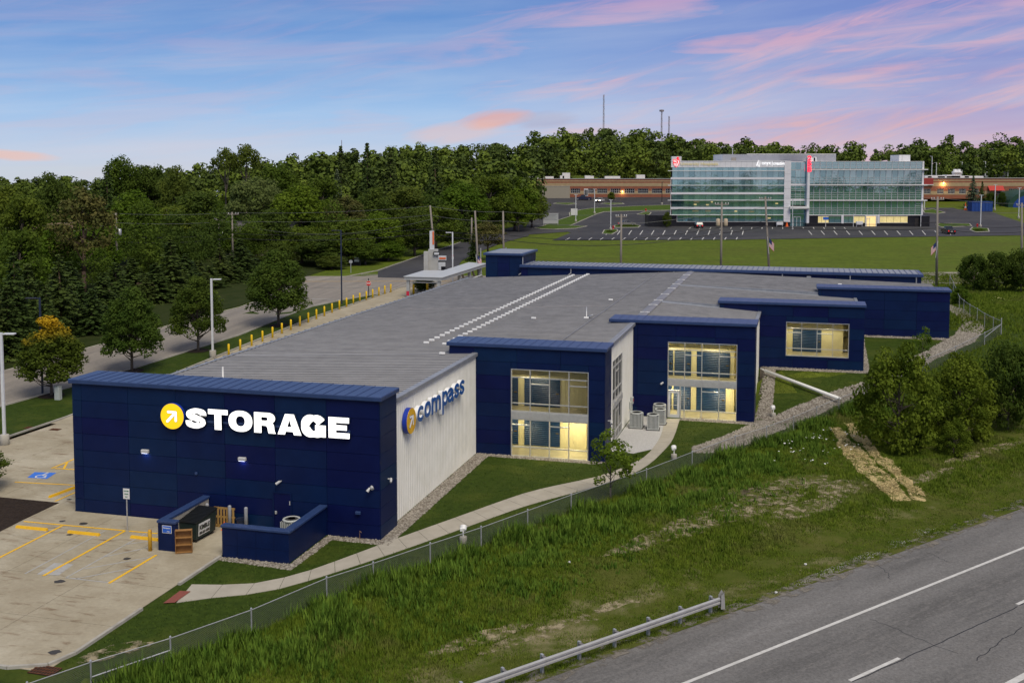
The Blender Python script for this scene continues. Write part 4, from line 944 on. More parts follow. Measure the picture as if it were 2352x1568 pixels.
# ---- pallet
pl = thing('pallet', 'wooden pallet standing on edge against the navy wall behind the dumpster', 'pallet', (*UVW(-.42, -9.0), .04), -TH)
PW = M('pallet_wood', (.42, .26, .08), .75, (.33, .2, .06), 6)
for k in range(7): MB().box(-.62 + k * .185, -.62 + k * .185 + .115, -.06, -.04, 0, 1.15).build('deck_board', PW, pl)
for z in (.05, .54, 1.02): MB().box(-.62, .61, -.039, .05, z, z + .09).build('stringer', PW, pl)
rb = thing('storage_bin', 'small dark blue plastic bin on the ground behind the pallet', 'bin', (*UVW(-.5, -7.95), .04), -TH)
MB().lathe([(.2, 0), (.26, .55), (.3, .56), (.3, .6), (.24, .58), (.18, .1)], 14).build('tub', DARKB, rb)
cone = thing('traffic_cone', 'small orange traffic cone beside the pallet', 'cone', (*UVW(-.75, -8.85), .04))
ORC = M('cone_orange', (.75, .12, .015), .5)
MB().lathe([(.12, .03), (.02, .45), (.015, .46)], 12).build('cone_body', ORC, cone); MB().cbox(-.16, .16, -.16, .16, 0, .03, .01).build('base', ORC, cone); MB().lathe([(.088, .18), (.068, .26)], 12).build('stripe', WHITEP, cone)
# ---- grey steel bollards
def bollard(name, label, loc, h, r, mat, group=None, dome=True):
    o = MB().lathe([(r, 0), (r, h - .06), (r * .9, h - .02), (r * .55, h + .01), (.01, h + .02)], 14).build(name, mat, None, True, loc); return tag(o, label, 'bollard', group)
BG = M('bollard_grey', (.30, .31, .33), .5, (.36, .37, .39), 5)
for (u, v), lb in (((-.55, -10.0), 'grey steel bollard half hidden behind the dumpster'), ((-.55, -8.62), 'grey steel bollard in front of the pallet'), ((-.6, -7.6), 'grey steel bollard nearest the service door')):
    bollard('bollard', lb, (*UVW(u, v), .04), 1.3, .1, BG, 'grey bollards in the bin enclosure')
yb = MB().lathe([(.1, 0), (.1, 1.05), (.085, 1.1), (.02, 1.12)], 14).build('bollard', M('rusted_yellow', (.70, .40, .03), .7, (.28, .10, .02), 2.2, lo=.5, hi=.62), None, True, (*UVW(-4.7, -10.85), .04)); tag(yb, 'rusty yellow bollard in front of the bin enclosure', 'bollard')
# ---- condenser units
CG = M('condenser_grey', (.42, .44, .42), .5, (.48, .50, .48), 4); CDK = M('condenser_dark', (.05, .05, .05), .6)
def condenser(label, loc, rz, h=1.15, w=.46, group=None):
    c = thing('condenser_unit', label, 'condenser', loc, rz, group)
    MB().box(-w - .08, w + .08, -w - .08, w + .08, 0, .07).build('pad', CDK, c); MB().cbox(-w + .03, w - .03, -w + .03, w - .03, .07, h - .05, .06).build('core', CDK, c)
    sl = MB()
    for k in range(9):
        q = -w + .06 + k * (2 * w - .12) / 8
        for a, b, c_, d in ((q - .028, q + .028, -w, -w + .03), (q - .028, q + .028, w - .03, w)): sl.box(a, b, c_, d, .1, h - .1)
        for a, b, c_, d in ((-w, -w + .03, q - .028, q + .028), (w - .03, w, q - .028, q + .028)): sl.box(a, b, c_, d, .1, h - .1)
    sl.build('louvres', CG, c)['kind'] = 'stuff'
    MB().cbox(-w - .02, w + .02, -w - .02, w + .02, .07, .13, .02).build('base_rim', CG, c); tp = MB().lathe([(w + .02, h - .12), (w + .03, h - .03), (w, h), (w * .82, h + .005), (w * .8, h - .03), (w * .79, h - .1)], 24).build('top', CG, c, True)
    MB().lathe([(w * .79, h - .05), (.02, h - .045)], 20).build('fan_well', CDK, tp)
    fb = MB()
    for k in range(6):
        t = k * math.pi / 3; fb.add([(0, 0, h - .04), (w * .7 * math.cos(t), w * .7 * math.sin(t), h - .03), (w * .7 * math.cos(t + .5), w * .7 * math.sin(t + .5), h - .042)], [(0, 1, 2)])
    fb.build('fan', MATS['bollard_grey'], tp); gr = MB()
    for r in (.25, .45, .65): gr.lathe([(w * r, h - .004), (w * r + .012, h), (w * r, h + .004)], 20)
    gr.build('guard', CDK, tp); return c
condenser('round-topped grey condenser unit inside the navy L-shaped wall', (*UVW(-.85, -4.75), 0), -TH, 1.05)
gp = 'condenser units beside the white ribbed wall'
condenser('grey condenser unit nearest the white ribbed side wall', (*UVW(28.6, 9.35), 0), -TH, 1.2, .47, gp); condenser('grey condenser unit at the front right of its cluster', (*UVW(28.3, 10.65), 0), -TH + .1, 1.2, .44, gp)
condenser('grey condenser unit in the middle of its cluster', (*UVW(30.2, 10.95), 0), -TH, 1.2, .42, gp); condenser('tallest grey condenser unit at the back by the navy wall', (*UVW(31.7, 11.0 - .3), 0), -TH, 1.25, .47, gp)
struct(drape('white_gravel_bed', uvs([(21.2, 9.3), (20.9, 10.3), (23.5, 12.2), (26.3, 12.1), (32.4, 11.05), (32.4, 8.5), (21, 8.5)]), .03, M('white_gravel', (.45, .44, .42), .9, (.62, .61, .59), 14, bump=1, bscale=40), 2))
# ---- parking sign and wheel stops
ps = thing('parking_sign', 'white parking sign on a thin steel post before the navy wall', 'sign', (*UVW(-2.15, -13.95), .04), -TH)
MB().box(-.03, .03, -.02, .02, 0, 2.25).build('post', GALV, ps); pn2 = MB().cbox(-.2, .2, -.035, -.021, 1.72, 2.3, .006).build('plate', WHITEP, ps)
GRN = M('print_green', (.03, .20, .08), .5)
for z, s in ((2.16, 'CUSTOMER'), (2.0, 'PARKING'), (1.84, 'ONLY')): put_text(s, .085, GRN, pn2, (0, -.04, z), sx=.72, bold=.002)
WS = MB().add([(-.95, -.09, 0), (.95, -.09, 0), (.95, .09, 0), (-.95, .09, 0), (-.93, -.05, .13), (.93, -.05, .13), (.93, .05, .13), (-.93, .05, .13)], [(4, 5, 6, 7), (0, 1, 5, 4), (1, 2, 6, 5), (2, 3, 7, 6), (3, 0, 4, 7)]).mesh('wheel_stop', YEL)
for a, b, lb in ((zb(120, 1228), zb(348, 1250), 'yellow concrete wheel stop at the left of the front row'), (zb(500, 1265), zb(732, 1288), 'yellow wheel stop between the other two in the front row'), (zb(962, 1302), zb(1165, 1325), 'yellow wheel stop beside the rusty bollard'), (zb(362, 1010), zb(553, 938), 'yellow wheel stop at the left corner of the navy building')):
    p, q = np.array(PG(*a, .05)[:2]), np.array(PG(*b, .05)[:2]); c = (p + q) / 2; o = ob('wheel_stop', WS, None, (c[0], c[1], .042), math.atan2(q[1] - p[1], q[0] - p[0])); o.scale = (np.linalg.norm(q - p) / 1.9, 1, 1); tag(o, lb, 'wheel stop', 'yellow wheel stops')
# ---- drain grates
def grate(px, label, sz=1.0, off=.05):
    p = GT(*px); g = thing('drain_grate', label, 'grate', (p[0], p[1], p[2] + off), -TH); MB().box(-.5 * sz, .5 * sz, -.3 * sz, .3 * sz, -.06, .0).build('pit', M('pit_dark', (.012, .01, .009), .9), g)
    for k in range(9): MB().box((-.47 + k * .115) * sz, (-.44 + k * .115) * sz, -.3 * sz, .3 * sz, .001, .02).build('bar', RUST, g)
    for k in range(4): MB().box(-.5 * sz, .5 * sz, (-.3 + k * .19) * sz, (-.27 + k * .19) * sz, .002, .024).build('cross_bar', RUST, g)
grate(zc(330, 1405), 'rusty iron drain grate in the near corner of the concrete lot', 1.1); grate(zb(405, 514), 'rusty drain grate at the far kerb of the concrete lot', .8); grate(zb(225, 500), 'flat iron drain grate in the grass strip', .9, .03)
# ---- spotlights in the lawn
SPW = M('spot_white', (.78, .78, .76), .4)
def spot(px, label, z=0.0):
    p = GT(*px); s = thing('spotlight', label, 'spotlight', p, 0, 'lawn spotlights'); MB().lathe([(.2, -.2), (.2, .33), (.17, .36), (.02, .36)], 14).build('footing', KERB, s, True); MB().tube((0, 0, .36), (0, 0, .62), .035, .035, 8).build('stem', SPW, s)
    hd = MB().lathe([(.03, 0), (.16, .06), (.19, .3), (.02, .31)], 12); me = hd.mesh('lamp_head', SPW, False); me.transform(Matrix.Translation((0, .0, .62)) @ Matrix.Rotation(math.radians(-52), 4, 'X') @ Matrix.Rotation(.5, 4, 'Z')); ob('lamp_head', me, s)
    MB().cbox(-.17, -.02, -.12, .04, .64, .82, .02).build('shield', SPW, s)
spot((1064, 1246), 'white spotlight on a concrete stub between sidewalk and fence'); spot((1776, 958), 'white spotlight in the lawn right of the third bay'); spot((1548, 1054), 'white spotlight at the lawn edge near the rock swale')
# ---- drain pipe
pp = thing('drain_pipe', 'white drain pipe lying down the lawn from the navy wall to the rocks', 'pipe', (0, 0, 0))
a = Vector(AT(1740, 846, 98)); a.z = 2.2; q = GT(*(1738, 848)); b0 = Vector(GTh(1758, 853, .35)); b1 = Vector(GTh(1927, 917, .35))
a = b0 + Vector((0, 0, .5)) ; st_ = Vector(UVW(45.6, 17.9) + (1.9,)); b0.z += .4; b1.z += .42
MB().tube(st_, b0, .07, .07, 10).build('spout', WHITEP, pp, True); MB().tube(b0, b1, .15, .15, 12).build('pipe', SPW, pp, True); MB().lathe([(.17, 0), (.17, .12), (.12, .13)], 12).build('collar', SPW, pp, True, tuple(b1 - Vector((0, 0, .06))))
pp.location = (b1.x, b1.y, Ts(b1.x, b1.y)); bpy.context.view_layer.update()
for c in pp.children: c.location = Vector(c.location) - Vector(pp.location)
# ---- chain-link fence
FP = [(62, 1570), (208, 1520), (391, 1465), (577, 1400), (750, 1327), (857, 1293), (988, 1249), (1105, 1211), (1212, 1172), (1312, 1136), (1485, 1078), (1590, 1038), (1689, 1002), (1761, 980), (1823, 957), (1876, 935), (1927, 914), (1985, 893), (2055, 860), (2120, 828), (2195, 796), (2262, 764), (2300, 744)]
FP2 = [(2300, 744), (2282, 730), (2262, 720), (2245, 709), (2228, 700), (2214, 690), (2204, 682), (2190, 648), (2182, 634)]
FH = 1.2
fpos = [Vector(GTh(x, y, FH)) for x, y in FP]; fp2 = [Vector(GTh(x, y, 1.5)) for x, y in FP2]; fp2[0] = fpos[-1].copy()
fence = thing('chain_link_fence', 'grey chain-link fence running along the top of the grassy bank', 'fence', tuple(fpos[1]))
WIRE = M('fence_wire', (.17, .18, .18), .5, metal=.4); o0 = Vector(fpos[1])
def fence_run(P, H, sp):
    wm = MB(); tw = MB()
    for p in P: MB().lathe([(.034, -.3), (.034, H + .05), (.05, H + .05), (.03, H + .1)], 8).build('post', GALV, fence, False, tuple(p - o0))
    for a, b in zip(P[:-1], P[1:]):
        d = b - a; L = d.length; n = int(L / sp); k = int(H / sp)
        tw.tube(a - o0 + Vector((0, 0, H)), b - o0 + Vector((0, 0, H)), .02, .02, 6)
        dn = Vector((d.x, d.y, 0)).normalized()
        for i in range(-k, n):
            for sg_ in (1, -1):
                t0, t1 = i * sp, (i + k) * sp; z0_, z1_ = (0, H) if sg_ > 0 else (H, 0)
                if t0 < 0: z0_ += (z1_ - z0_) * (-t0) / (t1 - t0); t0 = 0
                if t1 > L: z1_ -= (z1_ - z0_) * (t1 - L) / (t1 - t0) if t1 > t0 else 0; t1 = L
                A = a - o0 + d * (t0 / L) + Vector((0, 0, z0_)); B = a - o0 + d * (t1 / L) + Vector((0, 0, z1_)); w = dn * .006
                wm.quad(A - w, A + w, B + w, B - w)
    w = wm.build('wire_mesh', WIRE, fence); w['kind'] = 'stuff'; tw.build('top_rail', GALV, fence)
fence_run(fpos, FH, .085); fence_run(fp2, 1.5, .12)
MB().tube(fpos[1] - o0 + Vector((0, 0, .62)), fpos[2] - o0 + Vector((0, 0, .72)), .028, .028, 8).build('brace_rail', GALV, fence)
MB().tube(fpos[-1] - o0 + Vector((0, 0, 1.2)), fpos[-2] - o0 + Vector((0, 0, .75)), .03, .03, 8).build('brace_rail', GALV, fence)
MB().lathe([(.05, -.3), (.05, 1.75), (.03, 1.8)], 10).build('corner_post', GALV, fence, False, tuple(fpos[-1] - o0))
# ---- guardrail
ga, gb = Vector(GTh(1050, 1581, .72)), Vector(GTh(1652, 1372, .72))
gr_ = thing('guardrail', 'galvanised steel guardrail along the freeway shoulder with flared end', 'guardrail', tuple(gb)); gd = (gb - ga); gd.z = 0; GLN = gd.length; gd.normalize(); gn = Vector((gd.y, -gd.x, 0)); gz = ga.z
prof = [(.0, .42), (.08, .46), (.08, .53), (.02, .56), (.02, .60), (.08, .63), (.08, .70), (.0, .74)]
rail = MB(); o1 = Vector(gb)
S_ = [ga + gd * (GLN * k / 12) for k in range(13)]
vs = []; fs = []
for p in S_:
    for q, z in prof: vs.append(p - o1 + gn * q + Vector((0, 0, z)))
    for q, z in reversed(prof): vs.append(p - o1 + gn * (q - .012) + Vector((0, 0, z)))
m_ = 16
for i in range(12):
    for k in range(m_): fs.append((i * m_ + k, i * m_ + (k + 1) % m_, (i + 1) * m_ + (k + 1) % m_, (i + 1) * m_ + k))
rail.add(vs, fs).build('rail', M('rail_steel', (.50, .50, .50), .45, (.42, .42, .41), 2.5, metal=.4), gr_)
k = 0; d_ = GLN - .3
while d_ > 0:
    p = ga + gd * d_; 
    ps_ = MB().box(-.05, .05, -.07, .07, -.4, .80); me = ps_.mesh('post', GALV); me.transform(Matrix.Rotation(math.atan2(gd.y, gd.x), 4, 'Z')); ob('post', me, gr_, tuple(p - o1 - gn * .24))
    me = MB().box(-.07, .07, -.1, .1, .44, .74).mesh('blockout', M('blockout_wood', (.16, .15, .15), .8)); me.transform(Matrix.Rotation(math.atan2(gd.y, gd.x), 4, 'Z')); ob('blockout', me, gr_, tuple(p - o1 - gn * .11)); d_ -= 1.95
en = MB(); c = Vector((0, 0, 0)); en.add([c + gn * .12 + Vector((0, 0, .22)), c + gn * .12 + Vector((0, 0, .86)), c + gd * .28 + gn * .06 + Vector((0, 0, 1.0)), c + gd * .45 - gn * .1 + Vector((0, 0, .8)), c + gd * .45 - gn * .1 + Vector((0, 0, .2)), c + gd * .3 + gn * .1 + Vector((0, 0, .15))], [(0, 1, 2, 3, 4, 5)])
en.add([c - gn * .05 + Vector((0, 0, .22)), c - gn * .05 + Vector((0, 0, .86)), c + gd * .28 - gn * .12 + Vector((0, 0, 1.0)), c + gd * .45 - gn * .16 + Vector((0, 0, .8)), c + gd * .45 - gn * .16 + Vector((0, 0, .2))], [(4, 3, 2, 1, 0)]); en.build('end_terminal', MATS['rail_steel'], gr_)
# ---- yellow bollards along the drive
YB = M('bollard_yellow', (.90, .60, .012), .5, (.84, .54, .015), 4)
def z3_(x, y): return (551.2 + x * .27543, 441.0 + y * .27543)
YL = [(525.5, 817), (552, 806)] + [z3_(*p) for p in ((98, 1285), (188, 1250), (272, 1217), (350, 1182), (425, 1152), (500, 1120), (570, 1090), (638, 1062), (704, 1035), (768, 1009), (829, 983), (889, 960), (945, 936), (999, 917), (1054, 902), (1107, 885), (1159, 867), (1208, 852), (1258, 838))]
first = MB().lathe([(.11, 0), (.11, 1.14), (.08, 1.2), (.02, 1.22)], 10).mesh('bollard', YB, True)
ords = ['nearest', 'second nearest', 'third nearest', 'fourth nearest', 'fifth nearest', 'sixth nearest', 'seventh nearest', 'eighth nearest', 'ninth nearest', 'tenth nearest', 'eleventh nearest', 'tenth from the far end', 'ninth from the far end', 'eighth from the far end', 'seventh from the far end', 'sixth from the far end', 'fifth from the far end', 'fourth from the far end', 'third from the far end', 'second from the far end', 'farthest']
for (x, y), o_ in zip(YL, ords):
    p = GT(x, y); o = ob('bollard', first, None, p); tag(o, 'yellow bollard along the drive kerb, ' + o_ + ' of the long row', 'bollard', 'yellow bollards along the drive')
for px, lb in ((z3_(1448, 853), 'yellow bollard left of the grey canopy\'s middle post'), (z3_(1562, 843), 'yellow bollard behind the grey canopy\'s front posts')):
    o = ob('bollard', first, None, GT(*px)); o.scale = (1.4, 1.4, 1.15); tag(o, lb, 'bollard', 'yellow bollards under the canopy')
gline('yellow_stall_line', z3_(915, 1045), z3_(985, 1020), .25, YEL, z=1.95)
# ---- light poles
def light_pole(name, label, base, h, mat, arm, footing=True, head=None, r=.09, group=None, rz=0.0, double=False):
    p = thing(name, label, 'light pole', base, rz, group); z = 0
    if footing: MB().lathe([(.32, -.3), (.32, .75), (.28, .78), (.02, .78)], 14).build('footing', KERB, p, True); z = .78
    MB().box(-r, r, -r, r, z, h).build('pole', mat, p)
    for sgn_ in ((1, -1) if double else (1,)):
        MB().box(min(0, arm * .25 * sgn_), max(0, arm * .25 * sgn_), -.04, .04, h - .14, h - .06).build('arm', mat, p); x0, x1 = sorted((arm * .2 * sgn_, arm * sgn_))
        MB().cbox(x0, x1, -.2, .2, h - .13, h - .03, .02).build('lamp_head', head or mat, p)
    return p
LPW = M('pole_white', (.58, .60, .62), .45, (.64, .66, .68), 3)
light_pole('light_pole', 'tall white light pole on concrete footing at the left edge of the lot', GT(11, 1022), 7.2 + .9, LPW, 1.0); light_pole('light_pole', 'tall white light pole on concrete footing beside the yellow bollards', GT(489, 822), 7.9, LPW, .95)
light_pole('light_pole', 'white light pole behind the grey canopy', GT(1040, 650), 7.6, LPW, -1.0, False)
light_pole('street_lamp', 'dark lamp post behind the yellow-topped street tree', GT(98, 905), 8.4, DARKB, -1.2, False, BLACKM, .07); light_pole('street_lamp', 'dark lamp post standing in the strip beside the yellow bollards', GT(785, 698), 9.6, DARKB, -1.2, False, BLACKM, .08)
# ---- utility cabinet, small post in mulch
cb = thing('utility_cabinet', 'pale green utility cabinet on the grass beside the yellow-topped tree', 'cabinet', GT(134, 918), -TH); MB().cbox(-.25, .25, -.2, .2, 0, 1.15, .03).build('body', CANREAR, cb); MB().cbox(-.27, .27, -.22, .22, 1.15, 1.2, .02).build('cap', CANREAR, cb)
b_ = thing('loading_stair', 'grey metal steps at the left corner of the navy building', 'steps', (*UVW(20.5, -20.0), .3), -TH)
for k in range(3): MB().box(-1.4 + k * .2, -.3, 0, 1.2, k * .18, k * .18 + .18).build('step', GALV, b_)
MB().path([(-1.3, 0, .2), (-1.3, 0, 1.0), (-.3, 0, 1.2), (-.3, 0, .4)], .025).build('handrail', GALV, b_)
# ---- canopy
CZ = 5.1; cp_ = thing('canopy', 'flat grey drive-through canopy on square posts beside the far end of the building', 'canopy', (*UVW(84, -30.5), 2.3), -TH)
CM = M('canopy_grey', (.40, .42, .43), .5, (.46, .48, .49), 1.5, metal=.2); pol = [(0, 0), (5.3, 0), (5.0, 22), (1.9, 23), (2.4, 9.4), (-.3, 8.8)]
MB().prism(pol, lambda a, b, d: (a, b, d), CZ - 2.3 - .42, CZ - 2.3).build('roof_deck', CM, cp_)
MB().prism([(a * 1.0, b) for a, b in [(-.12, -.12), (5.42, -.12), (5.12, 22.1), (1.8, 23.1), (2.3, 9.5), (-.42, 8.9)]], lambda a, b, d: (a, b, d), CZ - 2.301, CZ - 2.24).build('roof_edge', M('canopy_top', (.44, .46, .47), .45, (.50, .52, .53), .8), cp_)
for x, y in ((.4, .4), (4.8, .4), (4.7, 9.5), (4.6, 14.5), (.3, 8.2), (4.6, 20)): MB().box(x - .2, x + .2, y - .2, y + .2, -.4, CZ - 2.72).build('post', CM, cp_)
for y in (9.5, 14.5): MB().tube((4.7, y + 4, -.2), (4.7, y + 1.2, CZ - 2.8), .16, .16, 6).build('brace', M('brace_brown', (.22, .19, .15), .7), cp_)
MB().box(.6, 4.6, .35, .45, 2.0, 2.1).build('tie_rod', WHITEP, cp_); MB().box(.2, .6, .17, .19, .25, .85).build('red_notice', M('notice_red', (.55, .02, .06), .5), cp_)
# ================================================================ glass office building
YG = 297.0; KX = None
def gx(px): return AT(px, 450, YG)[0]
def gz_(py): return AT(1800, py, YG)[2]
def zg(x, y): return (1525.2 + x * .15625, 339.94 + y * .15625)     # survey crop, left half
def zh(x, y): return (1819.2 + x * .15625, 339.94 + y * .15625)     # survey crop, right half
gx0, gzb = gx(zg(97, 0)[0]), gz_(521.0) - .25
OB = thing('office_building', 'four-storey office building with green reflective glass and white bands across the field', 'building', (gx0, YG, gzb))
def lx(px): return gx(px) - gx0
def lz(py): return gz_(py) - gzb
GL_L = lambda z: lx(zg(z, 0)[0]); GL_R = lambda z: lx(zh(z, 0)[0]); GZ = lambda z: lz(zg(0, z)[1])
WPAN = M('white_composite_panel', (.66, .66, .68), .45, (.72, .72, .74), 1.5); OBLK = M('black_granite', (.010, .010, .013), .35, (.016, .016, .02), 1)
MULL = M('office_mullion', (.50, .50, .51), .4, metal=.2)
def tglass(name, c, nz=.35):
    m = M(name, c, .03, metal=.82, spec=.5, bump=nz, bscale=.22); return m
TG = [tglass('green_glass_a', (.28, .52, .56)), tglass('green_glass_b', (.23, .45, .50), .3), tglass('green_glass_c', (.33, .57, .61), .4)]
W_L0, W_L1 = 0.0, GL_L(1762); XR0, XR1 = GL_R(245), GL_R(1905)
ztop = GZ(195)
# cores
MB().prism([(.15, .3), (W_L1, .3), (W_L1, 20), (3.8, 20)], lambda a, b, d: (a, b, d), GZ(1150) - .6, GZ(285)).box(W_L1, GL_L(1860), .6, 24, -.6, ztop - .1).box(GL_L(1860), XR0, 1.2, 24, -.6, ztop - .5).box(XR0, XR1 - .2, .3, 24, -.6, ztop - .3).build('core', BLACKM, OB)
MB().prism([(.05, -.02), (W_L1 + .2, -.02), (W_L1 + .2, 20), (3.8, 20)], lambda a, b, d: (a, b, d), GZ(285), ztop).build('parapet', WPAN, OB)
MB().cbox(-.1, W_L1 + .3, -.12, .6, ztop, ztop + .12, .03).build('parapet_cap', WHITEP, OB)
MB().box(GL_L(107), GL_L(250), -.03, 1.2, ztop + .12, GZ(125)).build('sign_pylon', WPAN, OB)
for c in range(1, 21): MB().box(GL_L(107) + c * (W_L1 - GL_L(107)) / 21 - .02, GL_L(107) + c * (W_L1 - GL_L(107)) / 21 + .02, -.028, -.019, GZ(285), ztop).build('panel_joint', GREYM, OB)
# banded glass, left wing: every pane its own part
NC = 20; xa = GL_L(118); cw_ = (W_L1 - xa) / NC
for r, (za, zb2) in enumerate(((345, 285 + 2), (432, 347), (548, 464), (652, 550), (767, 684), (868, 769), (978, 900), (1078, 990))):
    x_s = 1 if r == 7 else 0
    for c in range(x_s, NC):
        ob('pane', MB().quad((xa + c * cw_ + .03, .1, GZ(za)), (xa + (c + 1) * cw_ - .03, .1, GZ(za)), (xa + (c + 1) * cw_ - .03, .1, GZ(zb2)), (xa + c * cw_ + .03, .1, GZ(zb2))).mesh('pane', TG[(c * 7 + r * 3 + c // 3) % 3]), OB)
for c in range(1, NC): MB().box(xa + c * cw_ - .025, xa + c * cw_ + .025, .08, .16, GZ(980), GZ(286)).build('mullion', M('dark_mullion', (.02, .05, .055), .4), OB)
for z0_, z1_ in ((462, 432), (682, 652), (898, 868)): MB().box(-.02, W_L1, -.1, .25, GZ(z0_), GZ(z1_)).build('white_band', WPAN, OB)
for z in (335, 548, 767, 982): MB().box(GL_L(50), W_L1, -.75, .12, GZ(z + 5), GZ(z - 4)).build('sunshade_fin', WHITEP, OB)
MB().box(-.0, .12, -.05, .25, GZ(980), GZ(462)).build('corner_mullion', WHITEP, OB)
MB().box(.0, GL_L(1762), .0, 1, -.6, GZ(1082)).box(.0, GL_L(190), .0, 1, GZ(1082), GZ(985)).build('plinth', OBLK, OB)
MB().box(GL_L(190), W_L1, -.06, .2, GZ(1088), GZ(1080)).box(GL_L(188), GL_L(198), -.06, .2, GZ(1080), GZ(985)).build('sill', ALU, OB)
# white tower, entrance bay, sign blade
MB().box(W_L1, GL_L(1858), -.25, 1.0, GZ(1090), ztop + .1).build('white_tower', WPAN, OB)
for z in range(380, 1090, 110): MB().box(W_L1 + .02, GL_L(1857), -.258, -.249, GZ(z + 2), GZ(z)).build('panel_joint', GREYM, OB)
MB().box(W_L1, GL_L(1858), -.2, 1.0, -.6, GZ(1090)).build('plinth', OBLK, OB)
ex0, ex1 = GL_L(1860), GL_L(2088)
for i, (z0_, z1_) in enumerate(((320, 212), (430, 330), (525, 436), (645, 560), (745, 655), (840, 785))):
    for c in range(3):
        a, b = ex0 + (ex1 - ex0) * c / 3 + .03, ex0 + (ex1 - ex0) * (c + 1) / 3 - .03
        ob('pane', MB().quad((a, .5, GZ(z0_)), (b, .5, GZ(z0_)), (b, .5, GZ(z1_)), (a, .5, GZ(z1_))).mesh('pane', TG[(i + c) % 3]), OB)
MB().box(ex0, ex1, .4, 1, GZ(556), GZ(527)).box(ex0, ex1, .4, 1, GZ(780), GZ(748)).box(ex0, ex1, .45, 1, GZ(328), GZ(322)).build('white_band', WPAN, OB)
for c in (1, 2): MB().box(ex0 + (ex1 - ex0) * c / 3 - .03, ex0 + (ex1 - ex0) * c / 3 + .03, .42, .55, GZ(840), GZ(212)).build('mullion', MULL, OB)
for z in (465, 497, 600, 630, 690, 720, 812): MB().box(ex0, ex1, .43, .53, GZ(z + 2), GZ(z - 2)).build('transom', MULL, OB)
MB().cbox(GL_L(1838), GL_L(2122), -1.4, .6, GZ(895), GZ(858), .04).build('entrance_canopy', WHITEP, OB)
edr = MB().box(ex0, ex1, .6, .7, 0, GZ(905)).build('entrance', TG[1], OB)
for x in (1915, 1965, 2020): MB().box(GL_L(x) - .06, GL_L(x) + .06, .5, .59, 0, GZ(1010)).build('door_frame', WHITEP, edr)
MB().box(GL_L(1910), GL_L(2025), .5, .58, GZ(1020), GZ(1006)).box(ex0, ex1, .5, .58, GZ(972), GZ(964)).build('door_head', WHITEP, edr)
bl = MB().box(GL_L(2090), GL_L(2126), -.9, .8, -.3, GZ(150)).build('sign_blade', WPAN, OB); MB().box(GL_L(2088), GL_L(2128), -.92, .8, -.6, GZ(1108)).build('plinth', OBLK, OB)
REDL = M('red_lit_numeral', (.8, .01, .02), .4, emit=2.2, ecol=(1, .012, .03))
for ch, z in (('2', 150), ('5', 231), ('E', 312)): put_text(ch, 1.5, REDL, bl, (GL_L(2115), -1.0, GZ(z)), bold=.05, depth=.12, fit=(1.0, 1.25))
MB().lathe([(.16, 0), (.16, .2), (.02, .22)], 10).build('lit_dot', REDL, bl, False, (GL_L(2128), -1.0, GZ(343)))
# right wing
MB().box(XR0, XR1, -.02, .02, GZ(985), GZ(980)).build('white_band', WPAN, OB)
cols = [GL_R(250)] + [GL_R(318 + 88.1 * k) for k in range(18)] + [GL_R(1905)]
tall = [(433, 330), (658, 558), (882, 788)]; par = [(238, 203), (272, 240), (303, 274)]
short = [(465, 435), (497, 467), (527, 499), (690, 660), (722, 692), (754, 724), (914, 884), (948, 916), (980, 950)]
for c in range(len(cols) - 1):
    for r, (za, zb2) in enumerate(tall): ob('pane', MB().quad((cols[c] + .04, .1, GZ(za)), (cols[c + 1] - .04, .1, GZ(za)), (cols[c + 1] - .04, .1, GZ(zb2)), (cols[c] + .04, .1, GZ(zb2))).mesh('pane', TG[(c * 5 + r) % 3]), OB)
sp_ = MB()
for c in range(len(cols) - 1):
    for za, zb2 in short + par: sp_.quad((cols[c] + .04, .105, GZ(za)), (cols[c + 1] - .04, .105, GZ(za)), (cols[c + 1] - .04, .105, GZ(zb2)), (cols[c] + .04, .105, GZ(zb2)))
so_ = sp_.build('spandrel_panes', TG[0], OB); so_['kind'] = 'stuff'
for x in cols[1:-1]: MB().box(x - .05, x + .05, -.02, .12, GZ(980), GZ(202)).build('mullion', MULL, OB)
for z in (238, 272, 434, 466, 498, 659, 691, 723, 883, 915, 949): MB().box(XR0, XR1, -.01, .115, GZ(z + 2.2), GZ(z - 2.2)).build('transom', MULL, OB)
for z in (316, 542, 768): MB().box(XR0, GL_R(1975), -.8, .16, GZ(z + 9), GZ(z - 7)).build('sunshade_fin', WHITEP, OB)
for z in (983,): MB().box(XR0, XR1, -.12, .16, GZ(z + 8), GZ(z - 4)).build('sunshade_fin', WHITEP, OB)
for z in (355, 385, 410, 590, 625, 820, 852): MB().box(cols[-2], cols[-1], -.012, .11, GZ(z + 3), GZ(z - 3)).build('transom', MULL, OB)
MB().box(XR1 - .05, GL_R(1928), -.15, 24, GZ(985), GZ(195)).build('white_end', WPAN, OB); MB().cbox(XR0, XR1, -.06, 24, GZ(202), GZ(196), .02).build('parapet_cap', WHITEP, OB)
MB().box(XR0, GL_R(1885), .2, 1, -.6, GZ(990)).build('plinth', OBLK, OB); MB().box(GL_R(1885), GL_R(2020), -.6, 10, -.6, GZ(997)).build('side_box', OBLK, OB); MB().box(GL_R(1818), GL_R(1878), .1, .19, 0, GZ(1035)).build('service_door', M('door_brown', (.03, .026, .024), .5), OB)
LITW = M('lit_office_interior', (.55, .46, .22), .6, (.30, .26, .14), .9, emit=.28, ecol=(1, .80, .32)); LITD = M('dim_office_interior', (.05, .06, .05), .3, (.10, .10, .05), .8, emit=.06, ecol=(1, .85, .4))
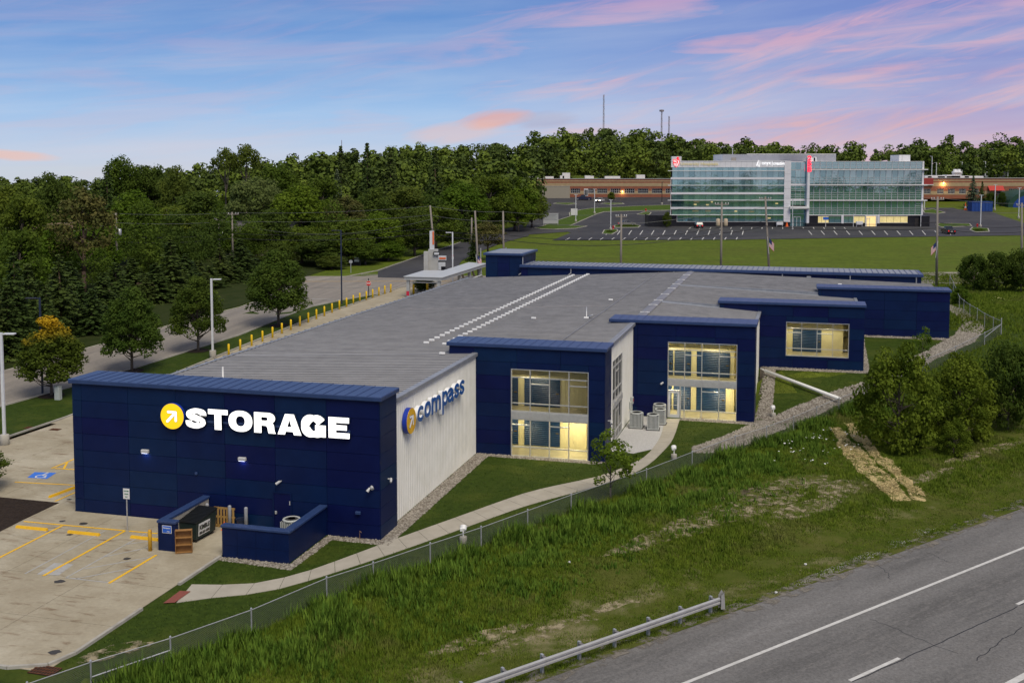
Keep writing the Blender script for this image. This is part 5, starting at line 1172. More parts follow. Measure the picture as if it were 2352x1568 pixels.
for z0_, z1_, mt, nm in ((390, 548, LITW, 3), (552, 725, TG[1], 2), (770, 905, TG[2], 2), (908, 1080, LITW, 2), (1300, 1710, LITW, 4)):
    wdw = MB().box(GL_R(z0_), GL_R(z1_), -.06, .15, GZ(1103), GZ(1096)).box(GL_R(z0_), GL_R(z1_), -.06, .15, GZ(1006), GZ(1000)).build('window', ALU, OB)
    for k in range(nm):
        a, b = GL_R(z0_) + (GL_R(z1_) - GL_R(z0_)) * k / nm, GL_R(z0_) + (GL_R(z1_) - GL_R(z0_)) * (k + 1) / nm; MB().quad((a + .03, .12, GZ(1096)), (b - .03, .12, GZ(1096)), (b - .03, .12, GZ(1006)), (a + .03, .12, GZ(1006))).build('pane', mt, wdw)
d2 = MB().box(GL_R(1085), GL_R(1098), -.1, .3, 0, GZ(990)).box(GL_R(1240), GL_R(1252), -.1, .3, 0, GZ(990)).box(GL_R(1098), GL_R(1240), -.1, .3, GZ(1002), GZ(990)).build('lit_entrance', WHITEP, OB)
MB().quad((GL_R(1098), .1, .05), (GL_R(1240), .1, .05), (GL_R(1240), .1, GZ(1002)), (GL_R(1098), .1, GZ(1002))).build('pane', M('bright_lobby', (.6, .48, .25), .5, (.35, .25, .12), 1.2, emit=.5, ecol=(1, .72, .30)), d2); MB().box(GL_R(1105), GL_R(1112), 0, .09, .05, GZ(1030)).box(GL_R(1145), GL_R(1152), 0, .09, .05, GZ(1030)).box(GL_R(1105), GL_R(1152), 0, .09, GZ(1040), GZ(1030)).build('door_frame', WHITEP, d2)
for a, b in ((730, 765), (1258, 1293)): MB().box(GL_R(a), GL_R(b), -.2, .3, GZ(1108), GZ(990)).build('white_pier', WPAN, OB)
# dim ceiling lights behind the left wing's glass are seen as small lit panes
for x, z, w in ((440, 793, 80), (440, 830, 40), (620, 835, 40), (420, 925, 90), (610, 925, 80), (1040, 930, 40), (1250, 935, 80), (1530, 1030, 45), (1640, 815, 40), (690, 793, 30)):
    MB().quad((GL_L(x), .08, GZ(z + 10)), (GL_L(x + w), .08, GZ(z + 10)), (GL_L(x + w), .08, GZ(z - 8)), (GL_L(x), .08, GZ(z - 8))).build('lit_ceiling', LITD if w > 60 else LITW, OB)
# penthouse and lift head
ph = MB().box(GL_L(915), GL_R(730), 6, 20, ztop - .3, GZ(90)).build('penthouse', WPAN, OB)
for k in range(9): MB().box(GL_L(915), GL_R(730), 5.93, 6.0, GZ(188 - k * 11.5), GZ(184 - k * 11.5)).build('louvre', GREYM, ph)
MB().box(GL_L(1280), GL_R(728), 5.9, 6.5, GZ(92), GZ(82)).build('penthouse_cap', WHITEP, ph); MB().box(GL_L(1045), GL_L(1115), 5.85, 5.92, GZ(188), GZ(138)).build('louvre_door', M('louvre_tan', (.28, .26, .23), .6), ph); MB().box(GL_L(2190), GL_L(2290), 5.2, 5.85, ztop - .3, GZ(140)).box(GL_R(385), GL_R(430), 5.2, 5.85, ztop - .3, GZ(130)).build('rooftop_unit', WPAN, ph)
MB().box(GL_R(1655), GL_R(1822), 5, 12, ztop - .4, GZ(100)).build('lift_head', WPAN, OB); MB().box(GL_R(1700) - .03, GL_R(1700) + .03, 4.97, 5.0, ztop - .3, GZ(102)).build('panel_joint', GREYM, OB)
MB().lathe([(.12, 0), (.12, 1.4), (.25, 1.45), (.02, 1.7)], 10).build('roof_vent', GALV, OB, False, (GL_L(1085), 8, GZ(88)))
# side service enclosure on the left, dark with a dumpster bay
MB().box(GL_L(-240), 0.0, -2.2, -1.9, -.5, GZ(985)).box(GL_L(-240), GL_L(-230), -2, 6, -.5, GZ(985)).build('service_wall', OBLK, OB)
# sign lettering: each its own sign thing
cg_ = M('sign_gold', (.50, .42, .20), .4, emit=.12, ecol=(1, .85, .35)); wlit = M('sign_white_lit', (.85, .85, .85), .4, emit=.45)
ws1 = thing('wall_sign', 'gold lettering with red and white shield high on the glass building parapet', 'sign', (gx0 + GL_L(110), YG - .1, gzb + GZ(240)))
for wd_, z0_, z1_ in (('University', 238, 512), ('Hospitals', 533, 786)): put_text(wd_, 1.2, cg_, ws1, (GL_L((z0_ + z1_) / 2) - GL_L(110), -.05, 0), bold=.0, depth=.08, fit=(GL_L(z1_) - GL_L(z0_), 1.0))
def shp(pts, mat, d, nm='shield'): return ob(nm, (lambda me: (me.transform(Matrix(((1, 0, 0, 0), (0, 0, -1, 0), (0, 1, 0, 0), (0, 0, 0, 1)))), me)[1])(outline_mesh(nm, [pts], mat, d, d + .05)), ws1)
sw = GL_L(218) - GL_L(128); x0_ = GL_L(128) - GL_L(110); zt = GZ(168) - GZ(240); zbm = GZ(288) - GZ(240); RS = M('shield_red', (.62, .01, .02), .4, emit=.5, ecol=(1, .02, .03))
shp([(x0_, zt), (x0_ + sw, zt), (x0_ + sw, zt - (zt - zbm) * .45), (x0_ + sw * .8, zt - (zt - zbm) * .75), (x0_ + sw / 2, zbm), (x0_ + sw * .2, zt - (zt - zbm) * .75), (x0_, zt - (zt - zbm) * .45)], RS, .04)
for a, b, c, d in ((.08, .48, .08, .34), (.10, .45, .50, .56), (.14, .45, .62, .68), (.22, .46, .74, .79), (.52, .56, .02, .95)): shp([(x0_ + sw * a, zt - (zt - zbm) * d), (x0_ + sw * b, zt - (zt - zbm) * d), (x0_ + sw * b, zt - (zt - zbm) * c), (x0_ + sw * a, zt - (zt - zbm) * c)], wlit, .095, 'shield_bar')
put_text('UH', .62, RS, ws1, (x0_ + sw * .28, -.16, zt - (zt - zbm) * .21), bold=.02, depth=.02)
shp(stroke(crom([(x0_ + sw * .62, zbm * .0 + zt - (zt - zbm) * .8), (x0_ + sw * .85, zt - (zt - zbm) * .35), (x0_ + sw * .75, zt - (zt - zbm) * .1)], 5), .18)[0], wlit, .10, 'shield_curve'); shp(arc(x0_ + sw * .75, zt + .35, .3, .3, 0, 330, 11), RS, .06, 'shield_flame')
ws2 = thing('wall_sign', 'white lettering and line emblem at the right end of the glass building parapet', 'sign', (gx0 + GL_L(1350), YG - .1, gzb + GZ(232)))
put_text('onyx', 1.3, wlit, ws2, (GL_L(1495) - GL_L(1350), -.05, -.1), bold=.0, depth=.06, fit=(2.4, 1.0)); put_text('|', 2.0, wlit, ws2, (GL_L(1580) - GL_L(1350), -.05, 0), bold=.0, depth=.06, fit=(.09, 1.25)); put_text('creative', 1.2, wlit, ws2, (GL_L(1684) - GL_L(1350), -.05, .05), bold=.0, depth=.06, fit=(3.3, .85))
ew = (GL_L(1410) - GL_L(1350)) * .9; em_ = [[(.0, -.55), (ew * .55, .95), (ew * .95, .55), (ew * .8, -.85), (.0, -.55)], [(ew * .5, .9), (ew * .35, -.1), (ew * .8, -.85)], [(0, -.55), (ew * .35, -.1)]]
for k, l in enumerate(em_):
    me = outline_mesh('emblem', stroke(l, .11), wlit, .03 + .004 * k, .07 + .004 * k); me.transform(Matrix(((1, 0, 0, 0), (0, 0, -1, 0), (0, 1, 0, 0), (0, 0, 0, 1)))); ob('emblem', me, ws2)
# light posts and signs before the facade
for px, top, lb in ((zg(280, 1150), 945, 'thin white lamp post at the left of the glass facade'), (zg(1115, 1150), 950, 'thin white lamp post before the middle of the glass facade'), (zh(900, 1160), 970, 'thin white lamp post before the lit ground floor windows'), (zg(1885, 1200), 745, 'tall lamp post on a stub before the office entrance'), (zh(1890, 1160), 985, 'thin lamp post at the right corner of the glass building')):
    b = GT(*px); h = AT(px[0], zg(0, top)[1], b[1])[2] - b[2]; light_pole('lamp_post', lb, b, h, LPW, .25, False, None, .07)
bs = M('blue_sign', (.03, .14, .55), .5)
for px, lb in ((zg(1570, 1155), 'blue parking sign on a post before the left wing'), (zh(493, 1165), 'blue parking sign on a post before the lit window')):
    b = GT(*px); s = thing('parking_sign', lb, 'sign', b); MB().box(-.06, .06, -.05, .05, 0, 2.0).build('post', WHITEP, s); MB().cbox(-.75, .75, -.09, -.055, 2.0, 2.75, .02).build('plate', bs, s)
for px in (zg(1698, 1110), zh(988, 1105)):
    b = GT(px[0], 521); s = thing('utility_cabinet', 'small white cabinet at the glass wall, ' + ('left of the entrance' if px[0] < 1830 else 'beside the lit door'), 'cabinet', b); MB().cbox(-.9, .9, -.3, .3, .5, 1.5, .05).box(-.8, -.7, -.1, .1, 0, .5).box(.7, .8, -.1, .1, 0, .5).build('body', WPAN, s)
oc = GT(*zg(1805, 1158)); cn = thing('traffic_cone', 'orange cone beside the office entrance', 'cone', oc); MB().lathe([(.45, .05), (.08, 1.3), (.02, 1.32)], 12).build('cone_body', ORC, cn); MB().cbox(-.5, .5, -.5, .5, 0, .08, .02).build('base', ORC, cn)

# ================================================================ brick offices behind
BRK = M('red_brick', (.30, .105, .058), .85, (.24, .085, .05), 1.2, bump=.2, bscale=6); TAN = M('tan_brick', (.42, .31, .175), .85, (.36, .265, .15), 1.2, bump=.2, bscale=6)
WGL = M('brick_window_glass', (.012, .016, .02), .06, (.03, .035, .04), .6, spec=.8)
def brick(label, px0, px1, ytop, ybase, Y, wins, door=None, depth=25):
    x0 = AT(px0, 440, Y)[0]; x1 = AT(px1, 440, Y)[0]; zb_ = AT(1800, ybase, Y)[2]; zt_ = AT(1800, ytop, Y)[2]; Ht = zt_ - zb_
    r = thing('brick_building', label, 'building', (x0, Y, zb_)); w = x1 - x0
    Z_ = lambda f: Ht * f
    bands = ((-.12, .10, BRK), (.10, .415, TAN), (.415, .56, BRK), (.56, .755, TAN), (.755, .84, BRK), (.84, .90, TAN), (.90, .985, BRK))
    wz = (.15, .415 + .0)
    wl = [(AT(a, 440, Y)[0] - x0, AT(b, 440, Y)[0] - x0) for a, b in wins]; hz_ = (Z_(.15), Z_(.425))
    for k, (a, b, m) in enumerate(bands):
        mb = MB()
        for q in rects_minus((0, w, Z_(a), Z_(b)), [(p, s, *hz_) for p, s in wl]): mb.box(q[0], q[1], -.03 * (k % 2), .4, q[2], q[3])
        mb.build('brick_band', m, r)
    mb = MB(); edges = [0] + [e for p in wl for e in p] + [w]
    for a, b in zip(edges[0::2], edges[1::2]):
        if b - a > .2: mb.box(a + .02, b - .02, -.045, -.031, Z_(.30), Z_(.414))
    mb.build('brick_pier', BRK, r)
    MB().box(-.1, w + .1, -.15, .5, Z_(.985), Z_(1.02)).build('coping', M('coping_tan', (.42, .40, .38), .6), r); MB().box(0, w, .4, depth, -.5, Z_(.96)).build('core', TAN, r)
    for a, b in wl:
        wd = MB().box(a, b, .22, .3, *hz_).build('window', WGL, r); n = 5 if b - a > 12 * .155 * Y / 387 * 1.2 else 4
        fr_ = MB().box(a, b, .12, .2, hz_[0], hz_[0] + .12).box(a, b, .12, .2, hz_[1] - .12, hz_[1]).box(a, a + .12, .12, .2, *hz_).box(b - .12, b, .12, .2, *hz_); zm = hz_[0] + (hz_[1] - hz_[0]) * .48; fr_.box(a, b, .12, .2, zm - .05, zm + .05)
        for k in range(1, n): q = a + (b - a) * k / n; fr_.box(q - .04, q + .04, .13, .2, *hz_)
        fr_.build('frame', MULL, wd)
    return r, x0, zb_, Ht
def zex(*l): return [ze(v, 0)[0] for v in l]
wl_ = [zex(a, b) for a, b in ((250, 320), (390, 500), (545, 690), (745, 885), (1000, 1095), (1133, 1283), (1330, 1478), (1535, 1683), (1733, 1885), (1938, 2088), (2140, 2290), (2340, 2490))]
b1, bx0, bz0, bH = brick('long low banded brick building left of the glass offices', ze(110, 0)[0], 1620, 410.8, 450, 387, wl_)
dq_ = MB().box(AT(zex(940)[0], 440, 387)[0] - bx0, AT(zex(1000)[0], 440, 387)[0] - bx0, -.12, .0, 0, bH * .42).build('door', WHITEP, b1)
for a, b in ((948, 968), (974, 994)): MB().box(AT(zex(a)[0], 440, 387)[0] - bx0, AT(zex(b)[0], 440, 387)[0] - bx0, -.16, -.121, .2, bH * .36).build('pane', WGL, dq_)
wr_ = [(zf_(a, 0)[0], zf_(b, 0)[0]) for a, b in ((1487, 1545), (1600, 1657), (1695, 1755), (1790, 1850), (1900, 1960), (2120, 2185), (2220, 2300), (2340, 2420))]
b2, cx0, cz0, cH = brick('long low banded brick building right of the glass offices', 2105, 2480, 409.2, 451.5, 372, wr_)
MB().box(0, AT(zf_(1560, 0)[0], 440, 372)[0] - cx0, -.6, -.05, cH * .66, cH).build('red_block', M('red_render', (.32, .04, .035), .7), b2); MB().box(-.1, AT(zf_(1562, 0)[0], 440, 372)[0] - cx0, -.7, -.05, cH * .62, cH * .66).build('ledge', WHITEP, b2)
MB().add([(0, -1.6, 0), (5.2, -1.6, 0), (5.2, 0, 1.6), (0, 0, 1.6)], [(0, 1, 2, 3)]).build('red_awning', M('awning_red', (.45, .03, .02), .6), b2, False, (AT(zf_(2037, 0)[0], 440, 372)[0] - cx0, -.05, cH * .33))
def lampglow(parent, loc, en=60, s=.3):
    f = MB().lathe([(.02, 0), (s, .15), (s, .4), (.02, .5)], 10).build('flood_lamp', M('warm_flood', (1, .7, .3), .4, emit=4, ecol=(1, .62, .2)), parent, False, loc); area('flood_light', (loc[0], loc[1] - .5, loc[2]), .5, .5, en, parent, (math.radians(60), 0, 0), (1, .62, .25))
lampglow(b2, (AT(zf_(1650, 0)[0], 440, 372)[0] - cx0, -.5, cH * .70), 60, .22); lampglow(b1, (AT(zex(1505)[0], 440, 387)[0] - bx0, -.3, bH * .23), 25, .15)
# rooftop gear
def roofbox(parent, loc, s, nm='rooftop_unit', m=None): return MB().cbox(-s[0] / 2, s[0] / 2, -s[1] / 2, s[1] / 2, 0, s[2], .05).build(nm, m or WPAN, parent, False, loc)
for x, wd, hh in ((80, 4, 1.3), (160, 6, 1.0), (290, 5, 1.2), (430, 14, 1.0), (630, 6, 1.3), (690, 11, 2.3), (1010, 8, 1.3), (1075, 5, 1.2), (1380, 22, 1.1), (1800, 12, 1.6)): roofbox(b1, (AT(ze(x, 0)[0], 440, 387)[0] - bx0, 7, bH * .96), (wd * .25, 3, hh))
for x, wd, hh in ((1570, 8, .9), (1640, 20, 1.1), (1720, 18, .9), (1790, 16, 1.3), (1850, 20, 1.0), (1970, 22, .9)): roofbox(b2, (AT(zf_(x, 0)[0], 440, 372)[0] - cx0, 7, cH * .96), (wd * .3, 4, hh))
for x in (1812, 1845): MB().lathe([(.9, 0), (.9, 1.9), (1.1, 2.0), (1.1, 2.3), (.6, 2.7), (.6, 3.2), (.02, 3.3)], 14).build('exhaust_fan', WPAN, b2, True, (AT(zf_(x, 0)[0], 440, 372)[0] - cx0, 6, cH * .96))
fb = thing('office_block', 'dark flat-roofed block behind the right brick building', 'building', AT(zf_(2280, 0)[0], zf_(0, 315)[1], 460)); MB().box(-16, 8, 0, 15, -6, 4.6).build('wall', M('dark_glass_wall', (.05, .055, .06), .3, (.08, .085, .09), .6), fb); MB().box(8, 40, -1, 15, -6, 4.6).build('stone_wall', M('taupe_stone', (.26, .235, .22), .8), fb); MB().box(-17, 41, -1.5, 16, 4.6, 5.0).build('roof', GREYM, fb)
dm = thing('domed_shelter', 'green domed shelter with blue front at the right edge of the lot', 'shelter', AT(2372, 458, 355)); dm.location.z = Ts(dm.location.x, 355)
pts = arc(0, 0, 8, 5.6, 0, 180, 14); MB().prism(pts, lambda a, b, d: (a, d, b), 0, 12).build('dome', M('dome_green', (.01, .05, .03), .6), dm); MB().prism([(a * .8, b * .75) for a, b in pts], lambda a, b, d: (a, d, b), -.1, .05).build('blue_front', M('front_blue', (.01, .05, .28), .5), dm)
# ================================================================ vehicles
TYR = M('tyre', (.012, .012, .013), .8); RIMM = M('rim', (.35, .35, .36), .35, metal=.7); CGL = M('car_glass', (.010, .013, .016), .05, spec=.9); TL = M('tail_light', (.4, .01, .01), .3, emit=.4, ecol=(1, .02, .02)); HL = M('head_light', (.9, .88, .8), .3); HLO = M('head_light_on', (1, .9, .7), .3, emit=14, ecol=(1, .82, .55))
def car(label, cat, loc, rz, kind, col, lights=False):
    c = thing('parked_' + cat if not lights else 'car', label, cat, loc, rz)
    paint = M('paint_' + ''.join('%02d' % int(v * 99) for v in col), col, .25, spec=.7)
    L_, Wd, hb, hr = {'suv': (4.7, 1.9, 1.05, 1.72), 'sedan': (4.7, 1.82, .92, 1.45), 'pickup': (5.8, 2.0, 1.12, 1.88)}[kind]
    lo = .32; a = L_ / 2; w = Wd / 2
    prof = {'suv': [(-a, lo + .1), (-a, hb - .05), (-a + .15, hb), (a - 1.1, hb), (a - .15, hb - .14), (a, hb - .32), (a, lo + .05), (a - .2, lo), (-a + .2, lo)],
            'sedan': [(-a, lo + .12), (-a + .02, hb - .05), (-a + .2, hb), (a - 1.2, hb), (a - .2, hb - .16), (a, hb - .32), (a, lo + .05), (a - .2, lo), (-a + .2, lo)],
            'pickup': [(-a, lo + .15), (-a, hb - .03), (-a + .05, hb), (a - 1.3, hb), (a - .1, hb - .08), (a, hb - .25), (a, lo + .1), (a - .2, lo), (-a + .2, lo)]}[kind]
    bd = MB(); n = len(prof); vs = []
    for y, ins in ((-w, .07), (-w + .07, 0), (w - .07, 0), (w, .07)):
        for x, z in prof: vs.append((x * (1 - ins * .03), y, z - (ins if z > .8 else 0) * .5))
    fs = [tuple(range(n)), tuple(reversed(range(3 * n, 4 * n)))]
    for r in range(3):
        for k in range(n): fs.append((r * n + k, (r + 1) * n + k, (r + 1) * n + (k + 1) % n, r * n + (k + 1) % n))
    bd.add(vs, fs).build('body', paint, c)
    x0, x1, x2, x3 = {'suv': (-a + .12, -a + .5, a - 2.0, a - 1.15), 'sedan': (-a + .75, -a + 1.45, a - 2.15, a - 1.3), 'pickup': (-a + 2.1, -a + 2.3, a - 2.2, a - 1.45)}[kind]
    wi = w - .09; wt = w - .24
    cab = MB().add([(x0, -wi, hb - .02), (x3, -wi, hb - .02), (x3, wi, hb - .02), (x0, wi, hb - .02), (x1, -wt, hr - .05), (x2, -wt, hr - .05), (x2, wt, hr - .05), (x1, wt, hr - .05)], [(0, 1, 5, 4), (1, 2, 6, 5), (2, 3, 7, 6), (3, 0, 4, 7), (4, 5, 6, 7)]); cb_ = cab.build('windows', CGL, c)
    MB().cbox(x1 - .02, x2 + .04, -wt - .02, wt + .02, hr - .06, hr, .025).build('roof', paint, c)
    for px_ in ((x0 + x3) / 2 - .1, x1 + .05):
        for s in (-1, 1): MB().add([(px_ - .05, s * (wi + .012), hb - .02), (px_ + .05, s * (wi + .012), hb - .02), (px_ + .05, s * (wt + .012), hr - .05), (px_ - .05, s * (wt + .012), hr - .05)], [(0, 1, 2, 3)]).build('pillar', paint, cb_)
    for s in (-1, 1):
        for fx in (-a + .95, a - .95):
            t = MB().tube((fx, s * (w - .2), .34), (fx, s * (w + .015), .34), .35, .35, 18).build('wheel', TYR, c, False); MB().tube((fx, s * (w + .016), .34), (fx, s * (w + .03), .34), .22, .2, 14).build('rim', RIMM, t)
        MB().cbox(-a - .02, -a + .05, s * (w - .28) - .14, s * (w - .28) + .14, hb - .42, hb - .12, .01).build('tail_light', TL, c); MB().cbox(a - .06, a + .02, s * (w - .3) - .18, s * (w - .3) + .18, hb - .42, hb - .26, .01).build('head_light', HLO if lights else HL, c)
        MB().cbox(x3 - .15, x3 - .02, s * (w + .08) - .07, s * (w + .08) + .07, hb, hb + .14, .02).build('mirror', paint, c)
    MB().box(-a - .03, -a + .02, -.26, .26, hb - .45, hb - .32).build('licence_plate', WHITEP, c); MB().box(a - .03, a + .02, -w + .5, w - .5, hb - .52, hb - .28).build('grille', BLACKM, c)
    if kind == 'pickup': MB().box(-a + .12, x0 - .1, -w + .15, w - .15, hb - .02, hb + .006).build('cargo_bed', BLACKM, c)
    return c
car('black SUV parked before the glass building, seen from behind', 'suv', GT(1604, 524), math.radians(90), 'suv', (.012, .012, .014))
car('silver sedan parked behind the left shrubs of the office lot', 'sedan', GT(1440, 518), math.radians(4), 'sedan', (.20, .20, .19))
car('dark blue pickup parked in the upper lot near the brick building', 'pickup', GT(1340, 460), math.radians(176), 'pickup', (.012, .016, .05))
car('white car with headlights on driving in the upper lot', 'car', GT(1378, 464), math.radians(-112), 'sedan', (.62, .62, .62), True)
car('black pickup parked at the right end of the office lot', 'pickup', GT(2178, 537), math.radians(84), 'pickup', (.014, .014, .016))
# ================================================================ signs, bins and poles of the lots
def board(label, px, w, h, z0, mat, cat='sign', lines=0, rz=0):
    b = GT(*px); s = thing('board_sign', label, cat, b, rz)
    for x in (-w / 2 + .1, w / 2 - .1): MB().box(x - .06, x + .06, -.05, .05, -.2, z0 + h).build('post', WHITEP, s)
    p = MB().cbox(-w / 2, w / 2, -.12, -.055, z0, z0 + h, .02).build('panel', mat, s)
    for k in range(lines): MB().box(-w / 2 + .3, w / 2 - .3 - .4 * (k % 2), -.13, -.121, z0 + h - .35 - k * .38, z0 + h - .2 - k * .38).build('text_line', GREYM, p)
    return s
board('pale grey notice board at the tip of the grass island', ze(452, 722), 4.2, 2.9, .4, M('board_grey', (.42, .43, .44), .6), lines=5); board('small white sign at the bend of the upper drive', ze(795, 592), 2.0, 2.0, .3, WHITEP)
bb = board('white banner sign on trailer near the brick building door', ze(780, 290), 9, 3.4, 1.6, WHITEP)
for px, lb in ((ze(483, 325), 'orange and white drum by the tan screen wall'), (ze(530, 315), 'orange cone between drum and blue container'), (ze(737, 293), 'orange cone under the white banner, left'), (ze(790, 294), 'orange cone under the white banner, middle'), (ze(852, 294), 'orange cone under the white banner, right'), (zf_(1845, 607), 'orange cone at the right lot, left of the pair'), (zf_(1878, 610), 'orange cone at the right lot, nearer the blue container')):
    b = GT(*px); c = thing('traffic_cone', lb, 'cone', b, 0, 'cones in the lots'); MB().lathe([(.5, .06), (.34, .7), (.2, 1.3), (.12, 2.3), (.02, 2.35)], 10).build('cone_body', ORC, c); MB().lathe([(.34, .72), (.22, 1.28)], 10).build('stripe', WHITEP, c); MB().cbox(-.6, .6, -.6, .6, 0, .07, .02).build('base', ORC, c)
BCT = M('container_blue', (.015, .06, .26), .5, (.012, .05, .22), 1)
for px, lb, s in ((ze(660, 296), 'small blue container beside the tan screen wall', (8, 3, 2.6)), (zf_(1990, 622), 'blue open-top container at the end of the right lot', (6.6, 3.2, 3.2))):
    b = GT(*px); c = thing('container', lb, 'container', b); MB().box(-s[0] / 2, s[0] / 2, 0, s[1], .15, s[2]).build('body', BCT, c)
    for k in range(7): x = -s[0] / 2 + .1 + k * (s[0] - .2) / 6; MB().box(x - .08, x + .08, -.1, 0, .2, s[2] - .05).build('rib', BCT, c)
    MB().box(-s[0] / 2 - .06, s[0] / 2 + .06, -.12, s[1] + .05, s[2] - .15, s[2] + .05).build('rim', BCT, c)
tw_ = thing('screen_wall', 'plain tan screen wall by the blue container in the upper lot', 'wall', GT(*ze(400, 330))); MB().box(-9, 8, 0, .4, -.5, 4.2).build('wall', M('tan_screen', (.32, .29, .23), .8), tw_); MB().box(-9.1, 8.1, -.05, .45, 4.2, 4.4).build('cap', KERB, tw_)
for k, (px, top, lb) in enumerate(((ze(1333, 805), ze(0, 350)[1], 'white lamp post on the small island with the red hydrant'), (ze(820, 680), ze(0, 270)[1], 'white lamp post on the grass island by the notice board'), (ze(1095, 560), ze(0, 190)[1], 'white lamp post on a slab at the far side of the grass island'), (ze(2085, 425), ze(0, 85)[1], 'black lamp post in the upper lot left of the glass offices'), (ze(815, 300), ze(0, 70)[1], 'dark lamp post behind the white banner'),
      (zf_(1975, 757), zf_(0, 475)[1], 'white lamp post on the shrub island in the right lot'), (zf_(2098, 610), zf_(0, 385)[1], 'white lamp post behind the blue container'), (zf_(2305, 680), zf_(0, 412)[1], 'white lamp post near the right edge below the domed shelter'), (zf_(1490, 605), zf_(0, 520)[1], 'short lamp post at the right corner of the office building'))):
    b = GT(*px); h = AT(px[0], top, b[1])[2] - b[2]; light_pole('lamp_post', lb, b, h, BLACKM if 'black' in lb or 'dark' in lb else LPW, .55, True, None, .1, None, 0, k in (0, 1, 2, 5, 6, 7))
for px, top, lb in ((zf_(1553, 330), 140, 'tall thin light mast behind the red block of the brick building'), (zf_(1592, 330), 195, 'thin white light mast above the brick roof'), (zf_(1815, 300), 190, 'light mast in front of the wood above the exhaust fans'), (zf_(2016, 320), 185, 'tall light mast between the exhaust fans and the dark block'), (zf_(2030, 322), 258, 'short light mast next to a taller one'), (zf_(2212, 322), 250, 'light mast beside the dark block')):
    Yp = 420; a = AT(px[0], px[1], Yp); h = AT(px[0], zf_(0, top)[1], Yp)[2] - a[2]; light_pole('light_mast', lb, a, h, LPW, -.9, False, None, .12)
for px, lb in ((ze(1370, 790), 'red fire hydrant on the small lamp island'), (zf_(1948, 757), 'red fire hydrant beside the right lot lamp post'), (ze(1850, 525), 'red fire hydrant near the service enclosure')):
    h = thing('fire_hydrant', lb, 'hydrant', GT(*px)); HR = M('hydrant_red', (.5, .02, .02), .5); MB().lathe([(.25, 0), (.25, .1), (.17, .12), (.17, .75), (.24, .78), (.2, .95), (.05, 1.05)], 12).build('body', HR, h, True); MB().tube((-.35, 0, .6), (.35, 0, .6), .09, .09, 8).build('nozzle', HR, h)
# ================================================================ corner signs across the side street
MS = thing('pylon_sign', 'tall concrete pylon sign with thin white blade at the street corner', 'sign', GT(985, 650)); CNC = M('pale_concrete', (.45, .45, .43), .75, (.38, .38, .36), .8)
msY = MS.location.y; U = msY / FPX
def mz(py): return AT(985, py, msY)[2] - MS.location.z
MB().box(-11 * U, -1 * U, -.4, .8, -.5, mz(578)).build('left_slab', CNC, MS); MB().box(-1 * U, 21 * U, .1, 1.2, -.5, mz(573)).build('right_slab', CNC, MS)
bl_ = MB().box(2 * U, 12 * U, .3, .8, mz(574), mz(531)).build('blade', LPW, MS); MB().box(8.5 * U, 12 * U, .25, .29, mz(562), mz(532)).build('orange_strip', M('orange_print', (.75, .16, .04), .5), bl_)
MB().box(11 * U, 26 * U, -.2, .09, mz(586), mz(578)).build('dark_plaque', BLACKM, MS); MB().box(13 * U, 24 * U, -.25, -.201, mz(584.5), mz(580)).build('plaque_text', LPW, MS)
S2 = thing('monument_sign', 'low stepped white monument sign with orange letters near the pylon', 'sign', GT(1015, 626)); m2 = S2.location.y / FPX; OP = MATS['orange_print']
MB().box(-12 * m2, 10 * m2, 0, .8, 28 * m2, 38 * m2).build('top_panel', LPW, S2); MB().box(-12 * m2, 8 * m2, .05, .8, 14 * m2, 24 * m2).box(-12 * m2, -2 * m2, .05, .8, 6 * m2, 14 * m2).build('lower_panel', LPW, S2); MB().box(-12 * m2, 8 * m2, .3, .8, 0, 28 * m2).build('core', BLACKM, S2); MB().box(-6 * m2, 9 * m2, -.06, -.001, 31 * m2, 35 * m2).build('orange_letters', OP, S2)
S3 = thing('entry_sign', 'dark low business sign with white print below the trees across the street', 'sign', GT(818, 610), -.3); m3 = S3.location.y / FPX
MB().box(-9 * m3, 9 * m3, 0, .5, 0, 22 * m3).build('body', BLACKM, S3); MB().box(-4 * m3, 8 * m3, -.05, -.001, 9 * m3, 14 * m3).box(-4 * m3, 8 * m3, -.05, -.001, 16 * m3, 19 * m3).build('print', LPW, S3); MB().box(-7 * m3, -4.6 * m3, -.05, -.001, 15 * m3, 19 * m3).build('red_mark', MATS['notice_red'], S3)
ss = thing('stop_sign', 'red octagonal stop sign on a dark post beside the bollards', 'sign', GT(z3_(1073, 885)[0], z3_(0, 885)[1])); k = ss.location.y / FPX; hh = 29 * k
MB().box(-.05, .05, 0, .08, 0, hh + 1.0).build('post', BLACKM, ss); oc_ = MB().prism(arc(0, hh + 5.5 * k, 5.9 * k, 5.9 * k, 22.5, 382.5 - 45, 7), lambda a, b, d: (a, d, b), -.03, 0).build('plate', M('stop_red', (.62, .03, .015), .4), ss); MB().prism(arc(0, hh + 5.5 * k, 6.4 * k, 6.4 * k, 22.5, 382.5 - 45, 7), lambda a, b, d: (a, d, b), -.012, -.002).build('border', WHITEP, oc_); put_text('STOP', 4.6 * k, WHITEP, oc_, (0, -.04, hh + 5.5 * k), bold=.012, depth=.01, sx=.82)
s4 = thing('street_sign', 'grey back of a road sign on a post across the side street', 'sign', GT(z3_(925, 675)[0], z3_(0, 675)[1])); k = s4.location.y / FPX; MB().box(-.05, .05, 0, .07, 0, 28 * k).build('post', GALV, s4); MB().prism(arc(0, 26 * k, 4.4 * k, 4.4 * k, 22.5, 337.5, 7), lambda a, b, d: (a, d, b), -.04, -.005).build('plate', GALV, s4)
